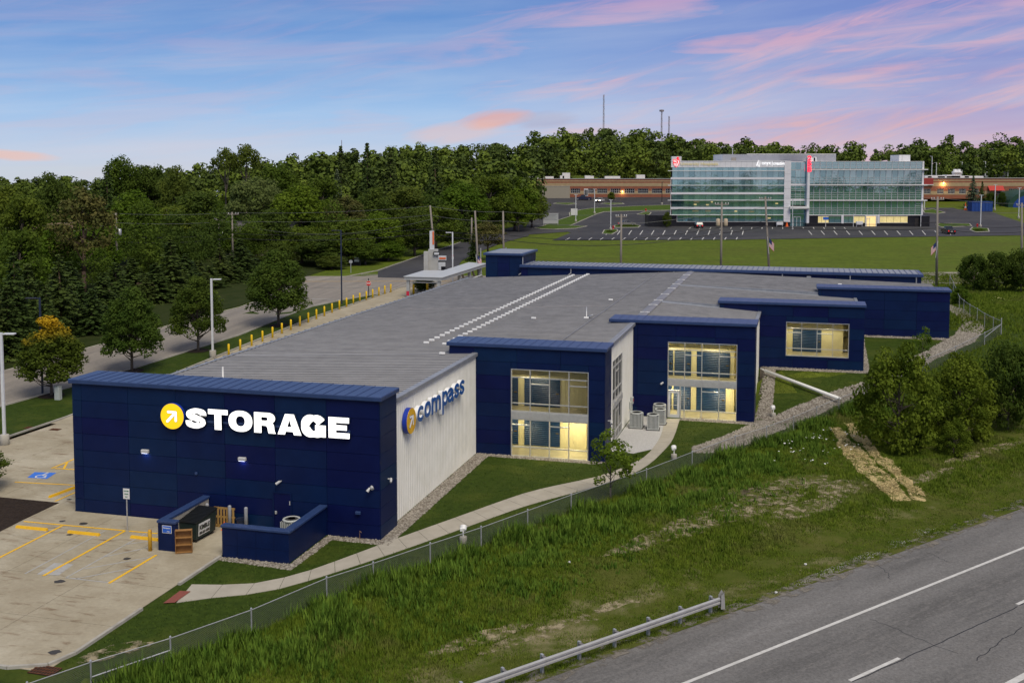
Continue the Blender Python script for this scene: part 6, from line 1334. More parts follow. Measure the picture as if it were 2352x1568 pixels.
s5 = thing('street_sign', 'narrow white and red marker post near the monument sign', 'sign', GT(1040, 607)); k = s5.location.y / FPX; MB().box(-.05, .05, 0, .07, 0, 20 * k).build('post', GALV, s5); MB().box(-2 * k, 2 * k, -.03, -.005, 12 * k, 18 * k).build('plate', WHITEP, s5); MB().box(-2 * k, 2 * k, -.032, -.006, 18.2 * k, 21 * k).build('red_plate', MATS['notice_red'], s5)
# ================================================================ utility poles and lines
POLES = {}
def upole(key, label, pxt, pyt, Y=None, base=None, arm=0, trans=False, lean=0.0, sleeve=False, cyl=0):
    if base: b = GT(*base)
    else: a = AT(pxt, pyt, Y); b = (a[0], a[1], Ts(a[0], a[1]))
    t = AT(pxt, pyt, b[1]); h = t[2] - b[2]; p = thing('utility_pole', label, 'utility pole', b, 0, None); tx = t[0] - b[0]
    MB().tube((0, 0, -.5), (tx, 0, h), .19, .13, 10).build('pole', WOODP, p, True)
    if arm: MB().box(tx - arm, tx + arm, -.08, .08, h - .45, h - .3).build('crossarm', WOODP, p); [MB().lathe([(.05, 0), (.07, .1), (.05, .22)], 8).build('insulator', WHITEP, p, False, (tx + s * arm * q, 0, h - .3)) for s in (-1, 1) for q in (.55, .92)]
    for s in range(cyl): MB().lathe([(.28, 0), (.3, .05), (.3, .95), (.1, 1.05)], 12).build('transformer', M('transformer_tan', (.45, .36, .25), .5) if cyl == 2 else GALV, p, True, (tx * .8 + (.55 if s == 0 else -.55), -.2, h - 3.4))
    if sleeve: MB().tube((.28, 0, 0), (.28, 0, h * .45), .09, .09, 8).build('conduit', GALV, p)
    POLES[key] = Vector((b[0] + tx, b[1], b[2] + h)); return p
upole('a', 'leftmost utility pole with grey box amid the dark conifers', 266, 489, 165, None, 0, False, 0, False, 1); upole('b', 'shorter utility pole with crossarm left of its taller neighbour', 503, 500, 190, None, .9, False, 0, False, 1); upole('c', 'pale utility pole with crossarm among the trees left of centre', 533, 487, 182, None, 1.1)
upole('d', 'brown utility pole rising behind the concrete pylon sign', 988, 472, None, (1003, 632)); upole('e', 'pale utility pole behind the canopy with conduit up one side', 1091, 484, None, (1100, 640), 0, False, 0, True); upole('f', 'pale utility pole right behind the blue tower', 1155.5, 485, None, (1158, 636), 0, False, 0, True)
YD = GT(2152, 657)[1]; dE = mr(0, -15)
def proad(px):   # along the near side of the main road
    A, B = np.array(mr(0, -15)), np.array(mr(200, -15)); d = ray(px, 640); k = d[0] / d[1]; D = B - A; t = (A[0] - k * A[1]) / (k * D[1] - D[0]); q = A + D * t; return float(q[1])
upole('g', 'wooden utility pole with lamp left of the glass offices', 1427, 491.6, proad(1427), None, .8); upole('h', 'wooden utility pole with two tan transformers before the glass facade', 1658, 463.7, proad(1658), None, 1.0, False, 0, False, 2); upole('i', 'leaning wooden utility pole with flag before the glass facade', 1757.7, 451.7, None, (1768, 640), .9); upole('j', 'thick wooden utility pole with flag beyond the building\'s right end', 2153.6, 452, None, (2151, 657), .9); upole('k', 'utility pole at the right edge behind the shrubs', 2347, 466, None, (2347, 640), .8)
upole('l', 'thin brown pole among shrubs beside the hill drive', 1083.5, 500, None, (1083, 598)) 
WB = M('black_wire', (.02, .02, .022), .6); WG2 = M('grey_wire', (.16, .165, .16), .5)
def wire(label, a, b, dz0, dz1, sag, r=.022, mat=None, off=(0, 0)):
    A = Vector(a) + Vector((off[0], 0, dz0)); B = Vector(b) + Vector((off[1], 0, dz1)); P = [A + (B - A) * (k / 14) - Vector((0, 0, sag * 4 * (k / 14) * (1 - k / 14))) for k in range(15)]
    return tag(MB().path([p - A for p in P], r, 5).build('overhead_wire', mat or WB, None, False, tuple(A)), label, 'wire', 'overhead wires')
off_l = Vector(AT(-60, 520, 160)); off_r = Vector(AT(2500, 480, POLES['k'].y))
nm_ = {'a': 'the leftmost pole', 'b': 'the short crossarm pole', 'c': 'the pale crossarm pole', 'd': 'the pole at the pylon sign', 'e': 'the pole behind the canopy', 'f': 'the pole behind the blue tower', 'g': 'the lamp pole', 'h': 'the transformer pole', 'i': 'the leaning flag pole', 'j': 'the thick pole at the right', 'k': 'the right edge pole'}
lev = ((-.1, .5, .02, 'top'), (-1.5, .6, .022, 'upper'), (-3.6, .7, .035, 'lower'), (-4.4, .75, .045, 'lowest'))
for a, b in (('a', 'c'), ('c', 'd'), ('d', 'e'), ('e', 'f'), ('f', 'g'), ('g', 'h'), ('h', 'i'), ('i', 'j'), ('j', 'k')):
    for k, (dz, sag, r, wd) in enumerate(lev):
        L_ = (POLES[b] - POLES[a]).length; wire('%s overhead wire between %s and %s' % (wd, nm_[a], nm_[b]), POLES[a], POLES[b], dz, dz, sag * L_ / 40, r, WG2 if k < 2 else WB)
for k, (dz, sag, r, wd) in enumerate(lev[:3]):
    wire('%s overhead wire running left out of view from the leftmost pole' % wd, off_l, POLES['a'], dz, dz, .8, r, WG2); wire('%s overhead wire running right out of view from the right edge pole' % wd, POLES['k'], off_r, dz, dz, .5, r, WB)
wire('overhead wire between the short and the pale crossarm poles', POLES['b'], POLES['c'], -.3, -.5, .2); wire('slack service wire from the short crossarm pole to the pole at the pylon sign', POLES['b'], POLES['d'], -.4, -2.2, 2.4, .022, WG2)
FLR = M('flag_red', (.45, .03, .05), .7); FLB = M('flag_navy', (.015, .03, .12), .7)
def flag(label, px, py, Y, s=1.0, d=1):
    a = AT(px, py, Y); f = thing('flag', label, 'flag', a); MB().tube((0, 0, 0), (-.25 * d, 0, 1.9 * s), .03, .03, 6).build('staff', WHITEP, f)
    for k in range(7):
        for m_, o in ((FLR, 0), (WHITEP, .5)):
            if k == 6 and o: continue
            z = 1.75 * s - (k + o) * .14 * s; x0 = .62 * s if k < 4 and not (k == 3 and o) else .03
            MB().add([(d * (x0 * .5), -.02, z - x0 * .55), (d * .55 * s, -.06, z - .6 * s), (d * .55 * s, -.06, z - .6 * s - .07 * s), (d * (x0 * .5), -.02, z - x0 * .55 - .07 * s)], [(0, 1, 2, 3)]).build('stripe', m_, f)
    MB().add([(0, 0, 1.78 * s), (d * .31 * s, -.02, 1.44 * s), (d * .31 * s, -.02, .94 * s), (0, 0, 1.28 * s)], [(0, 1, 2, 3)]).build('canton', FLB, f)
flag('striped flag hanging on the leaning utility pole', 1766, 583, POLES['i'].y - .4, 1.35); flag('striped flag hanging left of the thick utility pole', 2149, 592, POLES['j'].y - .5, 1.25, -1); flag('small striped flag over the canopy left of the blue tower', 1097, 615, POLES['e'].y - .5, 1.1)
# ================================================================ radio masts on the hill
for px, top, Y, w, lb in ((1386, 218, 700, 1.1, 'tallest thin lattice radio mast above the wood'), (1519, 252, 640, 1.0, 'middle lattice radio mast with crown antennas'), (1536, 267, 660, 1.0, 'shortest lattice radio mast right of its neighbour'), (785, 322, 900, .5, 'faint distant radio mast above the left wood')):
    b = AT(px, 345, Y); t = AT(px, top, Y); h = t[2] - b[2] + 12; r = thing('radio_mast', lb, 'mast', (b[0], b[1], b[2] - 12)); hw = w / 2; SM = M('mast_steel', (.30, .26, .27), .6)
    for sx, sy in ((-1, -1), (1, -1), (0, 1)): MB().tube((sx * hw, sy * hw, 0), (sx * hw * .6, sy * hw * .6, h), .14, .1, 5).build('leg', SM, r)
    la = MB(); n = int(h / 2.2)
    for k in range(n):
        z0_, z1_ = h * k / n, h * (k + 1) / n; s = 1 if k % 2 else -1; la.tube((s * hw, -hw, z0_), (-s * hw, -hw, z1_), .07, .07, 4); la.tube((s * hw, -hw, z0_), (0, hw, z1_), .07, .07, 4)
    la.build('lattice', SM, r)['kind'] = 'stuff'
    if 'crown' in lb: MB().lathe([(1.3, h - 1.2), (1.4, h - .2), (.2, h)], 8).build('antennas', SM, r)
# ================================================================ vegetation
def LEAF(name, c, c2, rand=.16, tr=.4, scale=.55, c3=None):
    m = M(name, c, .75, c2, scale, spec=.12, rand=rand, coord='obj', detail=2, c3=c3, s3=.25, f3=.5, lo=.36, hi=.64)
    t = m.node_tree; N = t.nodes; L = t.links; b = N['Principled BSDF']; tl = N.new('ShaderNodeBsdfTranslucent'); mx = N.new('ShaderNodeMixShader'); mx.inputs[0].default_value = tr
    src = b.inputs['Base Color'].links[0].from_socket; L.new(src, tl.inputs[0]); L.new(b.outputs[0], mx.inputs[1]); L.new(tl.outputs[0], mx.inputs[2]); L.new(mx.outputs[0], N['Material Output'].inputs[0]); return m
def cards(C, Nn, size, asp=1.0, rng=NP):
    """leaf faces at points C with rough normals Nn"""
    n = len(C); q = Nn + rng.normal(0, .55, (n, 3)); q /= np.linalg.norm(q, axis=1)[:, None] + 1e-9
    a = np.cross(q, rng.normal(0, 1, (n, 3))); a /= np.linalg.norm(a, axis=1)[:, None] + 1e-9; b = np.cross(q, a)
    s = (size * rng.uniform(.6, 1.25, n))[:, None]; a = a * s * .5 * asp; b = b * s * .5
    V = np.stack([C - a, C - b * .9, C + a, C + b * .9], 1)      # pointed leaf shape
    return V.reshape(-1, 3), np.arange(4 * n).reshape(n, 4)
def clumps(K, per, rc, shape, rng):
    """shape(rng)-> clump centre; returns points and outward normals"""
    P = []; Nn = []; cs = []
    for _ in range(K):
        c = shape(rng); r = rc * rng.uniform(.7, 1.35); cs.append(c); d = rng.normal(0, 1, (per, 3)); d /= np.linalg.norm(d, axis=1)[:, None]
        rad = rng.uniform(.45, 1.0, per) ** .6 * r; d2 = d * np.array([1, 1, .72]); P.append(c + d2 * rad[:, None]); Nn.append(d + np.array([0, 0, .5]))
    return np.concatenate(P), np.concatenate(Nn), cs
def ell(cz, rx, rz, lo=.35, flat=-.55, taper=0.0):
    def f(rng):
        while 1:
            d = rng.normal(0, 1, 3); d /= np.linalg.norm(d)
            if d[2] < flat: continue
            r = rng.uniform(lo, 1) ** .5; k = 1 - taper * max(0, d[2] * r); return np.array([d[0] * rx * r * k, d[1] * rx * r * k, cz + d[2] * rz * r])
    return f
def trunkmesh(name, h, r, limbs, mat, top=.75):
    mb = MB(); P = [Vector((0, 0, -.4))]; n = 4
    for k in range(1, n + 1): P.append(Vector((RN.uniform(-.1, .1) * r * 3, RN.uniform(-.1, .1) * r * 3, h * top * k / n)))
    for k in range(n): mb.tube(P[k], P[k + 1], r * (1 - .17 * k), r * (1 - .17 * (k + 1)), 7)
    for c in limbs:
        c = Vector(c); z = max(h * .18, min(c.z - .8, h * top * .9)) * RN.uniform(.55, .95); s = Vector((0, 0, z)); m = s.lerp(c, .5) + Vector((0, 0, -.25)); mb.tube(s, m, r * .42, r * .26, 5); mb.tube(m, c, r * .26, r * .09, 5)
    return mb.mesh(name, mat, True)
BARK = M('grey_bark', (.10, .078, .06), .9, (.15, .125, .10), 3); BARKP = M('reddish_bark', (.12, .075, .05), .9, (.16, .11, .08), 3)
LFM = {'dec': LEAF('leaf_mid_green', (0.076, 0.116, 0.013), (0.136, 0.184, 0.021)), 'bri': LEAF('leaf_bright_green', (0.091, 0.150, 0.010), (0.158, 0.229, 0.021)), 'pear': LEAF('leaf_pear_green', (0.054, 0.089, 0.011), (0.106, 0.150, 0.021), .06),
       'dark': LEAF('leaf_dark_green', (0.062, 0.097, 0.015), (0.106, 0.148, 0.022)), 'will': LEAF('leaf_willow', (0.121, 0.156, 0.041), (0.181, 0.216, 0.063)), 'spr': LEAF('needle_dark', (0.043, 0.070, 0.015), (0.074, 0.110, 0.023), .15, .15), 'sprb': LEAF('needle_blue', (0.068, 0.095, 0.052), (0.106, 0.139, 0.076), .1, .15),
       'pine': LEAF('needle_brown', (0.076, 0.086, 0.021), (0.127, 0.116, 0.032), .1, .15), 'gold': LEAF('leaf_gold_green', (0.068, 0.103, 0.011), (0.514, 0.348, 0.014), .02, .3, .35), 'shr': LEAF('leaf_shrub', (0.072, 0.119, 0.009), (0.139, 0.198, 0.018), .1), 'shd': LEAF('leaf_shrub_dark', (0.048, 0.080, 0.010), (0.088, 0.128, 0.017), .1)}
_m = LFM['gold']; _t = _m.node_tree; _tc = _t.nodes.new('ShaderNodeTexCoord'); _sp = _t.nodes.new('ShaderNodeSeparateXYZ'); _t.links.new(_tc.outputs['Object'], _sp.inputs[0])
_mr = next(n for n in _t.nodes if n.type == 'MAP_RANGE' and n.outputs[0].links and n.outputs[0].links[0].to_node.type == 'MIX'); _nz = _mr.inputs[0].links[0].from_socket
_ma = _t.nodes.new('ShaderNodeMath'); _ma.operation = 'MULTIPLY_ADD'; _ma.inputs[1].default_value = .145; _t.links.new(_sp.outputs[2], _ma.inputs[0]); _t.links.new(_nz, _ma.inputs[2]); _t.links.new(_ma.outputs[0], _mr.inputs[0]); _mr.inputs[1].default_value = 1.22; _mr.inputs[2].default_value = 1.5
PROTO = {}
def proto(key, fn):
    PROTO[key] = fn
REF = {}
def mk_dec(key, mat, seed, h=12., R=4.2, zc=7.6, rz=4.6, K=80, per=85, rc=1.25, leaf=.42, trunk=.28, taper=.25, bark=None, flat=-.6):
    g = np.random.default_rng(seed); P, Nn, cs = clumps(K, per, rc, ell(zc, R - rc * .55, rz - rc * .55, .3, flat, taper), g)
    V, F = cards(P, Nn, leaf, .8, g); PROTO[key] = (npmesh('crown', V, F, mat), trunkmesh('trunk', h, trunk, [cs[i] for i in range(0, K, 6)], bark or BARK)); REF[key] = (h, 2 * R)
def mk_spr(key, mat, seed, h=16., R=3.4, n=34, open_=0.):
    g = np.random.default_rng(seed); C = []; Nn = []; A = []
    for k in range(n):
        z = h * (.04 + .95 * k / n); r = R * (1 - k / n) ** .85 * g.uniform(.82, 1.12) + .15; nb = int(6 + 9 * (1 - k / n))
        for i in range(nb):
            t = g.uniform(0, 6.283); rr = r * g.uniform(.72, 1.1); m = max(3, int(rr / .28))
            for j in range(m):
                f = (j + .7) / m; zz = z - .28 * rr * f ** 1.4 + .12 * rr * f ** 4; C.append((math.cos(t) * rr * f, math.sin(t) * rr * f, zz)); Nn.append((math.cos(t) * .6, math.sin(t) * .6, .9)); A.append(t)
                if j % 2: C.append((math.cos(t) * rr * f, math.sin(t) * rr * f, zz - .22)); Nn.append((math.cos(t), math.sin(t), .2)); A.append(t)
    C = np.array(C); Nn = np.array(Nn, float); V, F = cards(C, Nn, .62, .62, g); PROTO[key] = (npmesh('crown', V, F, mat), MB().tube((0, 0, -.4), (0, 0, h * .97), .26, .03, 7).mesh('trunk', BARKP, True)); REF[key] = (h, 2 * R)
mk_dec('oak', LFM['dec'], 1, zc=6.3, rz=5.8, K=105, flat=-.85); mk_dec('oak2', LFM['dark'], 2, R=4.6, zc=6.2, rz=5.7, K=110, taper=.1, flat=-.85); mk_dec('maple', LFM['bri'], 3, R=4.4, zc=6.2, rz=5.8, K=115, taper=.2, flat=-.85); mk_dec('elm', LFM['dec'], 4, R=3.9, zc=8, rz=4.2, K=60, per=75, rc=1.35, taper=0)
mk_dec('ash', LFM['dark'], 5, R=3.8, zc=6.6, rz=5.3, K=90, per=90, rc=1.2, flat=-.8)
mk_dec('pear', LFM['pear'], 6, h=7.2, R=2.75, zc=3.35, rz=3.85, K=190, per=95, rc=.58, leaf=.21, trunk=.13, taper=.5, flat=-.5); mk_dec('pear2', LFM['pear'], 16, h=7.2, R=2.75, zc=3.4, rz=3.75, K=160, per=90, rc=.58, leaf=.21, trunk=.13, taper=.45, flat=-.5); mk_dec('goldpear', LFM['gold'], 7, h=7.2, R=2.75, zc=3.35, rz=3.85, K=185, per=95, rc=.58, leaf=.21, trunk=.12, taper=.5, flat=-.5)
mk_dec('willow', LFM['will'], 8, R=5.2, zc=6.6, rz=5.2, K=95, per=85, rc=1.15, leaf=.46); mk_dec('locust', LFM['dark'], 9, h=16, R=4.2, zc=12.6, rz=3.2, K=34, per=70, rc=1.0, leaf=.42, flat=-.3); mk_dec('pine', LFM['pine'], 10, h=15, R=4.4, zc=8.6, rz=6.2, K=62, per=75, rc=1.15, leaf=.42, taper=.45, bark=BARKP)
mk_dec('shrub', LFM['shr'], 11, h=5, R=3.0, zc=2.3, rz=2.75, K=150, per=80, rc=.5, leaf=.20, trunk=.08, taper=.45, flat=-.9); mk_dec('shrub2', LFM['shd'], 12, h=5, R=3.0, zc=2.4, rz=2.6, K=120, per=100, rc=.6, leaf=.22, trunk=.08, taper=.25, flat=-.9); mk_dec('sapling', LFM['bri'], 13, h=4, R=1.5, zc=2.35, rz=1.7, K=40, per=40, rc=.32, leaf=.16, trunk=.05, taper=.2, flat=-.8)
mk_spr('spruce', LFM['spr'], 21); mk_spr('spruce2', LFM['spr'], 22, R=2.9, n=38); mk_spr('bluespruce', LFM['sprb'], 23)
def tree(label, key, px, top, wpx, Y=None, base=None, group=None, cat='tree', name=None):
    if base: b = GT(*base)
    else: a = AT(px, 500, Y); b = (a[0], a[1], Ts(a[0], a[1]))
    h = AT(px, top, b[1])[2] - b[2]; w = wpx * b[1] / FPX; rh, rw = REF[key]
    t = thing(name or {'spruce': 'spruce_tree', 'spruce2': 'spruce_tree', 'bluespruce': 'spruce_tree', 'pine': 'pine_tree', 'shrub': 'shrub', 'shrub2': 'shrub', 'willow': 'willow_tree'}.get(key, 'leafy_tree'), label, cat, b, RN.uniform(0, 6.28), group)
    t.scale = (w / rw, w / rw, h / rh); ob('crown', PROTO[key][0], t); ob('trunk', PROTO[key][1], t); return t
# street trees along the drive
g_ = 'street trees along the side street'
tree('street tree with yellow-orange top beside the utility cabinet', 'goldpear', 105, 722, 165, base=(118, 908), group=g_); tree('rounded green street tree second from the left, beyond the roof corner', 'pear', 298, 652, 152, base=(303, 852), group=g_); tree('slightly sparse green street tree behind the tall light pole', 'pear2', 454, 627, 138, base=(455, 805), group=g_); tree('largest rounded street tree, next to the yellow bollards', 'pear', 641, 568, 155, base=(640, 747), group=g_)
tree('leafy street tree cut by the left edge beside the lot', 'pear2', -55, 1000, 150, base=(-55, 1130))
for px, b in ((118, (118, 909)), (303, (303, 853)), (455, (455, 806)), (640, (640, 748))):
    q = GT(*b); struct(drape('mulch_ring', [(q[0] + 1.1 * math.cos(t), q[1] + 1.1 * math.sin(t)) for t in np.linspace(0, 6.283, 15)[:-1]], .05, MULCH, 3))
WOODT = [  # key, px, depth, top, width
 ('spruce', 28, 114, 572, 115, 'front row of dark conifers, second from the left edge'), ('spruce2', -35, 110, 590, 100, 'dark conifer cut by the left edge in the front row'), ('spruce', 132, 124, 578, 115, 'broad dark conifer of the front row left of the brown pine\'s foot'), ('spruce2', 232, 134, 622, 95, 'dark conifer in the front row behind the second street tree'), ('spruce', 84, 122, 638, 80, 'small dark conifer between two larger ones at the left'), ('spruce2', 182, 130, 652, 78, 'low dark conifer right of the broad front conifer'), ('spruce', 391, 152, 546, 100, 'tall dark conifer behind the third street tree'), ('spruce2', 330, 146, 636, 74, 'short dark conifer between the second and third street trees'), ('spruce', 503, 168, 566, 78, 'dark conifer below the crossarm poles'), ('spruce2', 551, 175, 546, 82, 'dark conifer just left of the largest street tree'), ('spruce', 455, 160, 596, 72, 'dark conifer behind the white light pole'), ('spruce2', 285, 140, 668, 70, 'low dark conifer behind the second street tree\'s left side'),
 ('pine', 190, 152, 410, 165, 'tall brownish pine with ragged open crown at the left'), ('maple', 303, 190, 438, 145, 'bright green maple right of the brown pine'), ('oak', 52, 155, 434, 135, 'broad green tree at the left above the front conifers'), ('oak2', 118, 195, 393, 115, 'round-topped tree on the left skyline left of the dark spire'), ('elm', 8, 175, 425, 115, 'tree at the left edge below the skyline'), ('oak', -45, 150, 468, 125, 'leafy tree cut by the left edge'), ('spruce', 248, 235, 374, 84, 'dark spire-shaped spruce on the left skyline'), ('elm', 282, 268, 355, 92, 'highest knobbly tree on the left skyline'), ('ash', 344, 275, 364, 100, 'wide tree on the skyline right of the knobbly tree'), ('oak2', 405, 255, 378, 95, 'grey-green tree below the skyline in the left wood'), ('oak', 392, 205, 466, 115, 'tree above the tall front conifer'), ('ash', 452, 225, 428, 122, 'tree in the left wood beside the willow'), ('willow', 592, 215, 396, 155, 'pale soft-textured willow above the crossarm poles'), ('locust', 520, 245, 333, 78, 'open-crowned tree on the skyline, left of its twin'), ('locust', 566, 248, 325, 90, 'open-crowned tree on the skyline, right of its twin'), ('oak', 642, 262, 368, 115, 'tree on the skyline right of the open-crowned pair'), ('maple', 690, 208, 423, 158, 'large bright green tree left of the tall spruces'), ('oak2', 622, 195, 478, 115, 'dark tree behind the largest street tree'), ('ash', 482, 200, 498, 112, 'tree behind the crossarm poles'), ('oak2', 562, 192, 516, 112, 'dark tree right of the pale crossarm pole'), ('oak', 215, 182, 498, 115, 'tree at the right foot of the brown pine'), ('oak2', 130, 165, 518, 118, 'dark tree above the broad front conifer'), ('oak', 40, 138, 516, 118, 'leafy tree right behind the leftmost conifers'), ('oak', 428, 185, 556, 95, 'low tree behind the dark conifers left of centre'), ('oak2', 340, 165, 560, 95, 'low dark tree behind the third street tree'),
 ('spruce2', 785, 275, 330, 78, 'leftmost of the tall spruces on the central skyline'), ('spruce', 845, 258, 322, 86, 'middle tall spruce on the central skyline'), ('spruce2', 898, 268, 335, 80, 'right one of the three tall skyline spruces'), ('spruce', 1000, 252, 340, 92, 'lone broad spruce right of the three skyline spruces'), ('bluespruce', 775, 262, 384, 62, 'pale blue spruce below the skyline spruces'), ('pine', 790, 205, 438, 128, 'brownish pine in the middle of the wood'), ('oak', 738, 245, 398, 108, 'tree between the bright tree and the spruces'), ('oak2', 862, 228, 428, 125, 'dark tree under the middle skyline spruce'), ('ash', 932, 238, 416, 125, 'tree left of the lone broad spruce'), ('oak', 1000, 220, 466, 138, 'broad tree below the lone spruce'), ('maple', 1062, 244, 418, 138, 'bright broad tree right of the lone spruce'), ('oak', 1122, 265, 392, 128, 'tall tree near the right end of the wood'), ('maple', 1182, 278, 408, 118, 'bright tree at the right end of the wood by the brick building'), ('oak', 1222, 292, 428, 88, 'rightmost tree of the wood, beside the upper drive'), ('oak2', 952, 205, 476, 115, 'dark tree behind the pole at the pylon sign'), ('maple', 872, 198, 486, 118, 'bright tree above the dark entry sign'), ('oak', 692, 190, 516, 115, 'tree right behind the largest street tree'), ('oak2', 640, 184, 556, 95, 'low dark tree hidden by the largest street tree'), ('ash', 732, 184, 536, 105, 'tree left of the dark lamp post'), ('oak', 802, 190, 496, 115, 'tree behind the top of the dark lamp post'), ('maple', 892, 195, 552, 88, 'low bright tree right of the entry sign'), ('oak2', 760, 180, 586, 78, 'low dark tree beside the entry sign'), ('oak', 838, 188, 546, 90, 'low tree above the entry sign'), ('spruce2', 1072, 238, 470, 50, 'slim conifer near the hill drive')]
WOODT += [('spruce', -75, 106, 560, 120, 'dark conifer just outside the left edge of the front row'), ('spruce2', 60, 120, 600, 100, 'narrow dark conifer right of the leftmost front conifers'), ('spruce', 100, 117, 655, 90, 'low dark conifer in the front row above the yellow-topped tree'), ('spruce2', 158, 136, 596, 95, 'dark conifer directly under the brown pine'), ('spruce', 205, 125, 660, 95, 'low dark conifer left of the second street tree'), ('spruce', 262, 145, 600, 100, 'dark conifer behind the crown of the second street tree'), ('spruce2', 300, 150, 590, 90, 'dark conifer filling the gap between second and third street trees'), ('spruce', 355, 148, 600, 95, 'dark conifer left of the tall one behind the third street tree'), ('spruce2', 425, 156, 580, 90, 'dark conifer just right of the tall one behind the third street tree'), ('spruce', 478, 163, 610, 85, 'low dark conifer right of the white light pole'), ('spruce2', 528, 170, 600, 80, 'low dark conifer left of the largest street tree'), ('spruce', 580, 178, 590, 85, 'dark conifer tucked behind the largest street tree'), ('spruce2', 10, 112, 650, 90, 'low dark conifer at the left edge by the road')]
WOODT = [(k_, a_, b_ * (.962 if k_.startswith('spruce') and b_ < 185 else 1), c_, d_ * (1.3 if k_.startswith('spruce') and b_ < 185 else 1), e_) for k_, a_, b_, c_, d_, e_ in WOODT]
for key, px, Y, top, w, lb in WOODT: tree(lb if len(lb.split()) < 15 else lb, key, px, top, w, Y=Y, group='trees of the wood across the side street')
FLOOR = M('forest_floor', (.022, .034, .008), .95, (.036, .045, .014), .6, spec=.05, bump=.6, bscale=6)
struct(drape('forest_floor', pxs(((-200, 905), (0, 852), (226, 790), (369, 750), (518, 711), (551, 703), (640, 668), (690, 640), (760, 618), (868, 604), (960, 574), (1058, 545), (1130, 522), (1200, 502), (1215, 480), (1100, 470), (700, 470), (300, 470), (-100, 480), (-300, 520), (-400, 800))), .06, FLOOR, 8))
struct(drape('forest_floor', [(-420, 408), (-60, 408), (40, 412), (75, 412), (420, 404), (520, 900), (-520, 900)], .25, FLOOR, 20))
tree('bright green young tree beside the upper drive', 'maple', 1190, 440, 58, base=(1191, 533)); tree('dark bushy pine beside the hill drive', 'pine', 1112, 500, 95, base=(1120, 598)); tree('small dark conifer left of the bushy pine', 'spruce2', 1085, 535, 40, base=(1088, 600)); tree('tiny tree in the upper lot behind the lamp post', 'oak', 1405, 440, 20, base=(1404, 462))
tree('large blue-green spruce before the right brick building', 'bluespruce', 2233, 401, 42, Y=352); tree('narrower dark spruce right of the large one', 'spruce', 2254, 414, 30, Y=354); tree('round dark shrub by the service enclosure of the glass offices', 'shrub2', 1532, 484, 22, Y=291, cat='shrub'); tree('dark hedge bush right of the two spruces', 'shrub2', 2275, 440, 30, Y=356, cat='shrub'); tree('low bush at the red awning', 'shrub2', 2300, 438, 20, Y=358, cat='shrub')
# shrubs and young trees on the right bank
tree('thin young tree standing at the chain-link fence before the second bay', 'sapling', 1415, 984, 138, base=(1402, 1150)); tree('large rounded shrub on the bank right of the drain pipe', 'shrub', 2058, 780, 218, base=(2062, 1035), cat='shrub'); tree('broad shrub on the bank right of the largest shrub', 'shrub', 2205, 805, 195, base=(2200, 1010), cat='shrub'); tree('shrub at the right edge of the bank', 'shrub2', 2322, 775, 150, base=(2315, 985), cat='shrub')
tree('tall bush before the main road at the right, leftmost of three', 'shrub2', 2237, 578, 78, base=(2236, 668), cat='shrub'); tree('tall bush before the main road at the right, middle of three', 'shrub2', 2292, 572, 88, base=(2290, 668), cat='shrub'); tree('tall bush before the main road cut by the right edge', 'shrub2', 2346, 566, 92, base=(2345, 670), cat='shrub'); tree('small bush at the far fence corner', 'shrub', 2205, 655, 52, base=(2206, 700), cat='shrub'); tree('spindly bush behind the far fence', 'sapling', 2172, 628, 26, base=(2174, 655), cat='shrub'); tree('thin sapling in the rock swale', 'sapling', 2120, 750, 60, base=(2118, 845)); tree('grey-green bush low on the bank at the right', 'shrub', 2195, 960, 90, base=(2190, 1045), cat='shrub')
tree('dark red shrub bed under the pylon sign', 'shrub2', 978, 636, 60, base=(975, 668), cat='shrub'); 
# islands' low shrubs
for px, w, top, lb in ((ze(1330, 830), 26, 528, 'low green shrubs on the lamp island'), (ze(1570, 745), 52, 515.5, 'low green hedge before the silver sedan'), (zf_(1972, 790), 34, 524.5, 'low shrubs on the right lot island')): tree(lb, 'shrub', px[0], top, w, base=px, cat='shrub', name='low_shrub')
# far wood on the hill and the wood the glass reflects: one mass each
def farwood(name, label, pts, seed, mats, hs=(12.5, 22.5), per=11, nq=58, leaf=.07):
    g = np.random.default_rng(seed); Vs = []; Fs = []; o = 0
    for x, y in pts:
        h = g.uniform(*hs) * (1 - .30 * (1 - float(sst(x / max(y, 1), -.40, -.08))) * (y > 200)); R = h * g.uniform(.26, .36); z0 = Ts(x, y); K = per
        P, Nn, cs = clumps(K, nq, R * .42, ell(z0 + h * .55, R * .75, h * .38, .3, -.9, .25), g); P[:, 0] += x; P[:, 1] += y
        V, F = cards(P, Nn, leaf * h, .8, g); Vs.append(V); Fs.append(F + o); o += len(V)
    me = npmesh(name, np.concatenate(Vs), np.concatenate(Fs), mats[0]); 
    for m in mats[1:]: me.materials.append(m)
    nf = nq * per; idx_ = np.repeat(g.integers(0, len(mats), len(pts)), nf).astype(np.int32); me.polygons.foreach_set('material_index', idx_)
    return tag(ob(name, me), label, 'wood', None, 'stuff')
def FL(name, c, c2): return M(name, c, .8, c2, .12, spec=.1, detail=3)
fm = [FL('far_leaf_a', (0.066, 0.101, 0.015), (0.109, 0.150, 0.023)), FL('far_leaf_b', (0.085, 0.125, 0.016), (0.133, 0.178, 0.025)), FL('far_leaf_c', (0.052, 0.080, 0.017), (0.082, 0.116, 0.023))]
g = np.random.default_rng(77); pts = []
def okfar(x, y):
    px = 1176 + FPX * x / y
    if px < -150 or px > 2520: return False
    if px < 1230: return y > 275 + max(0, 700 - px) * .0
    if px < 1640: return y > 414
    return y > 420 if px < 2130 else y > 400
tries = 0
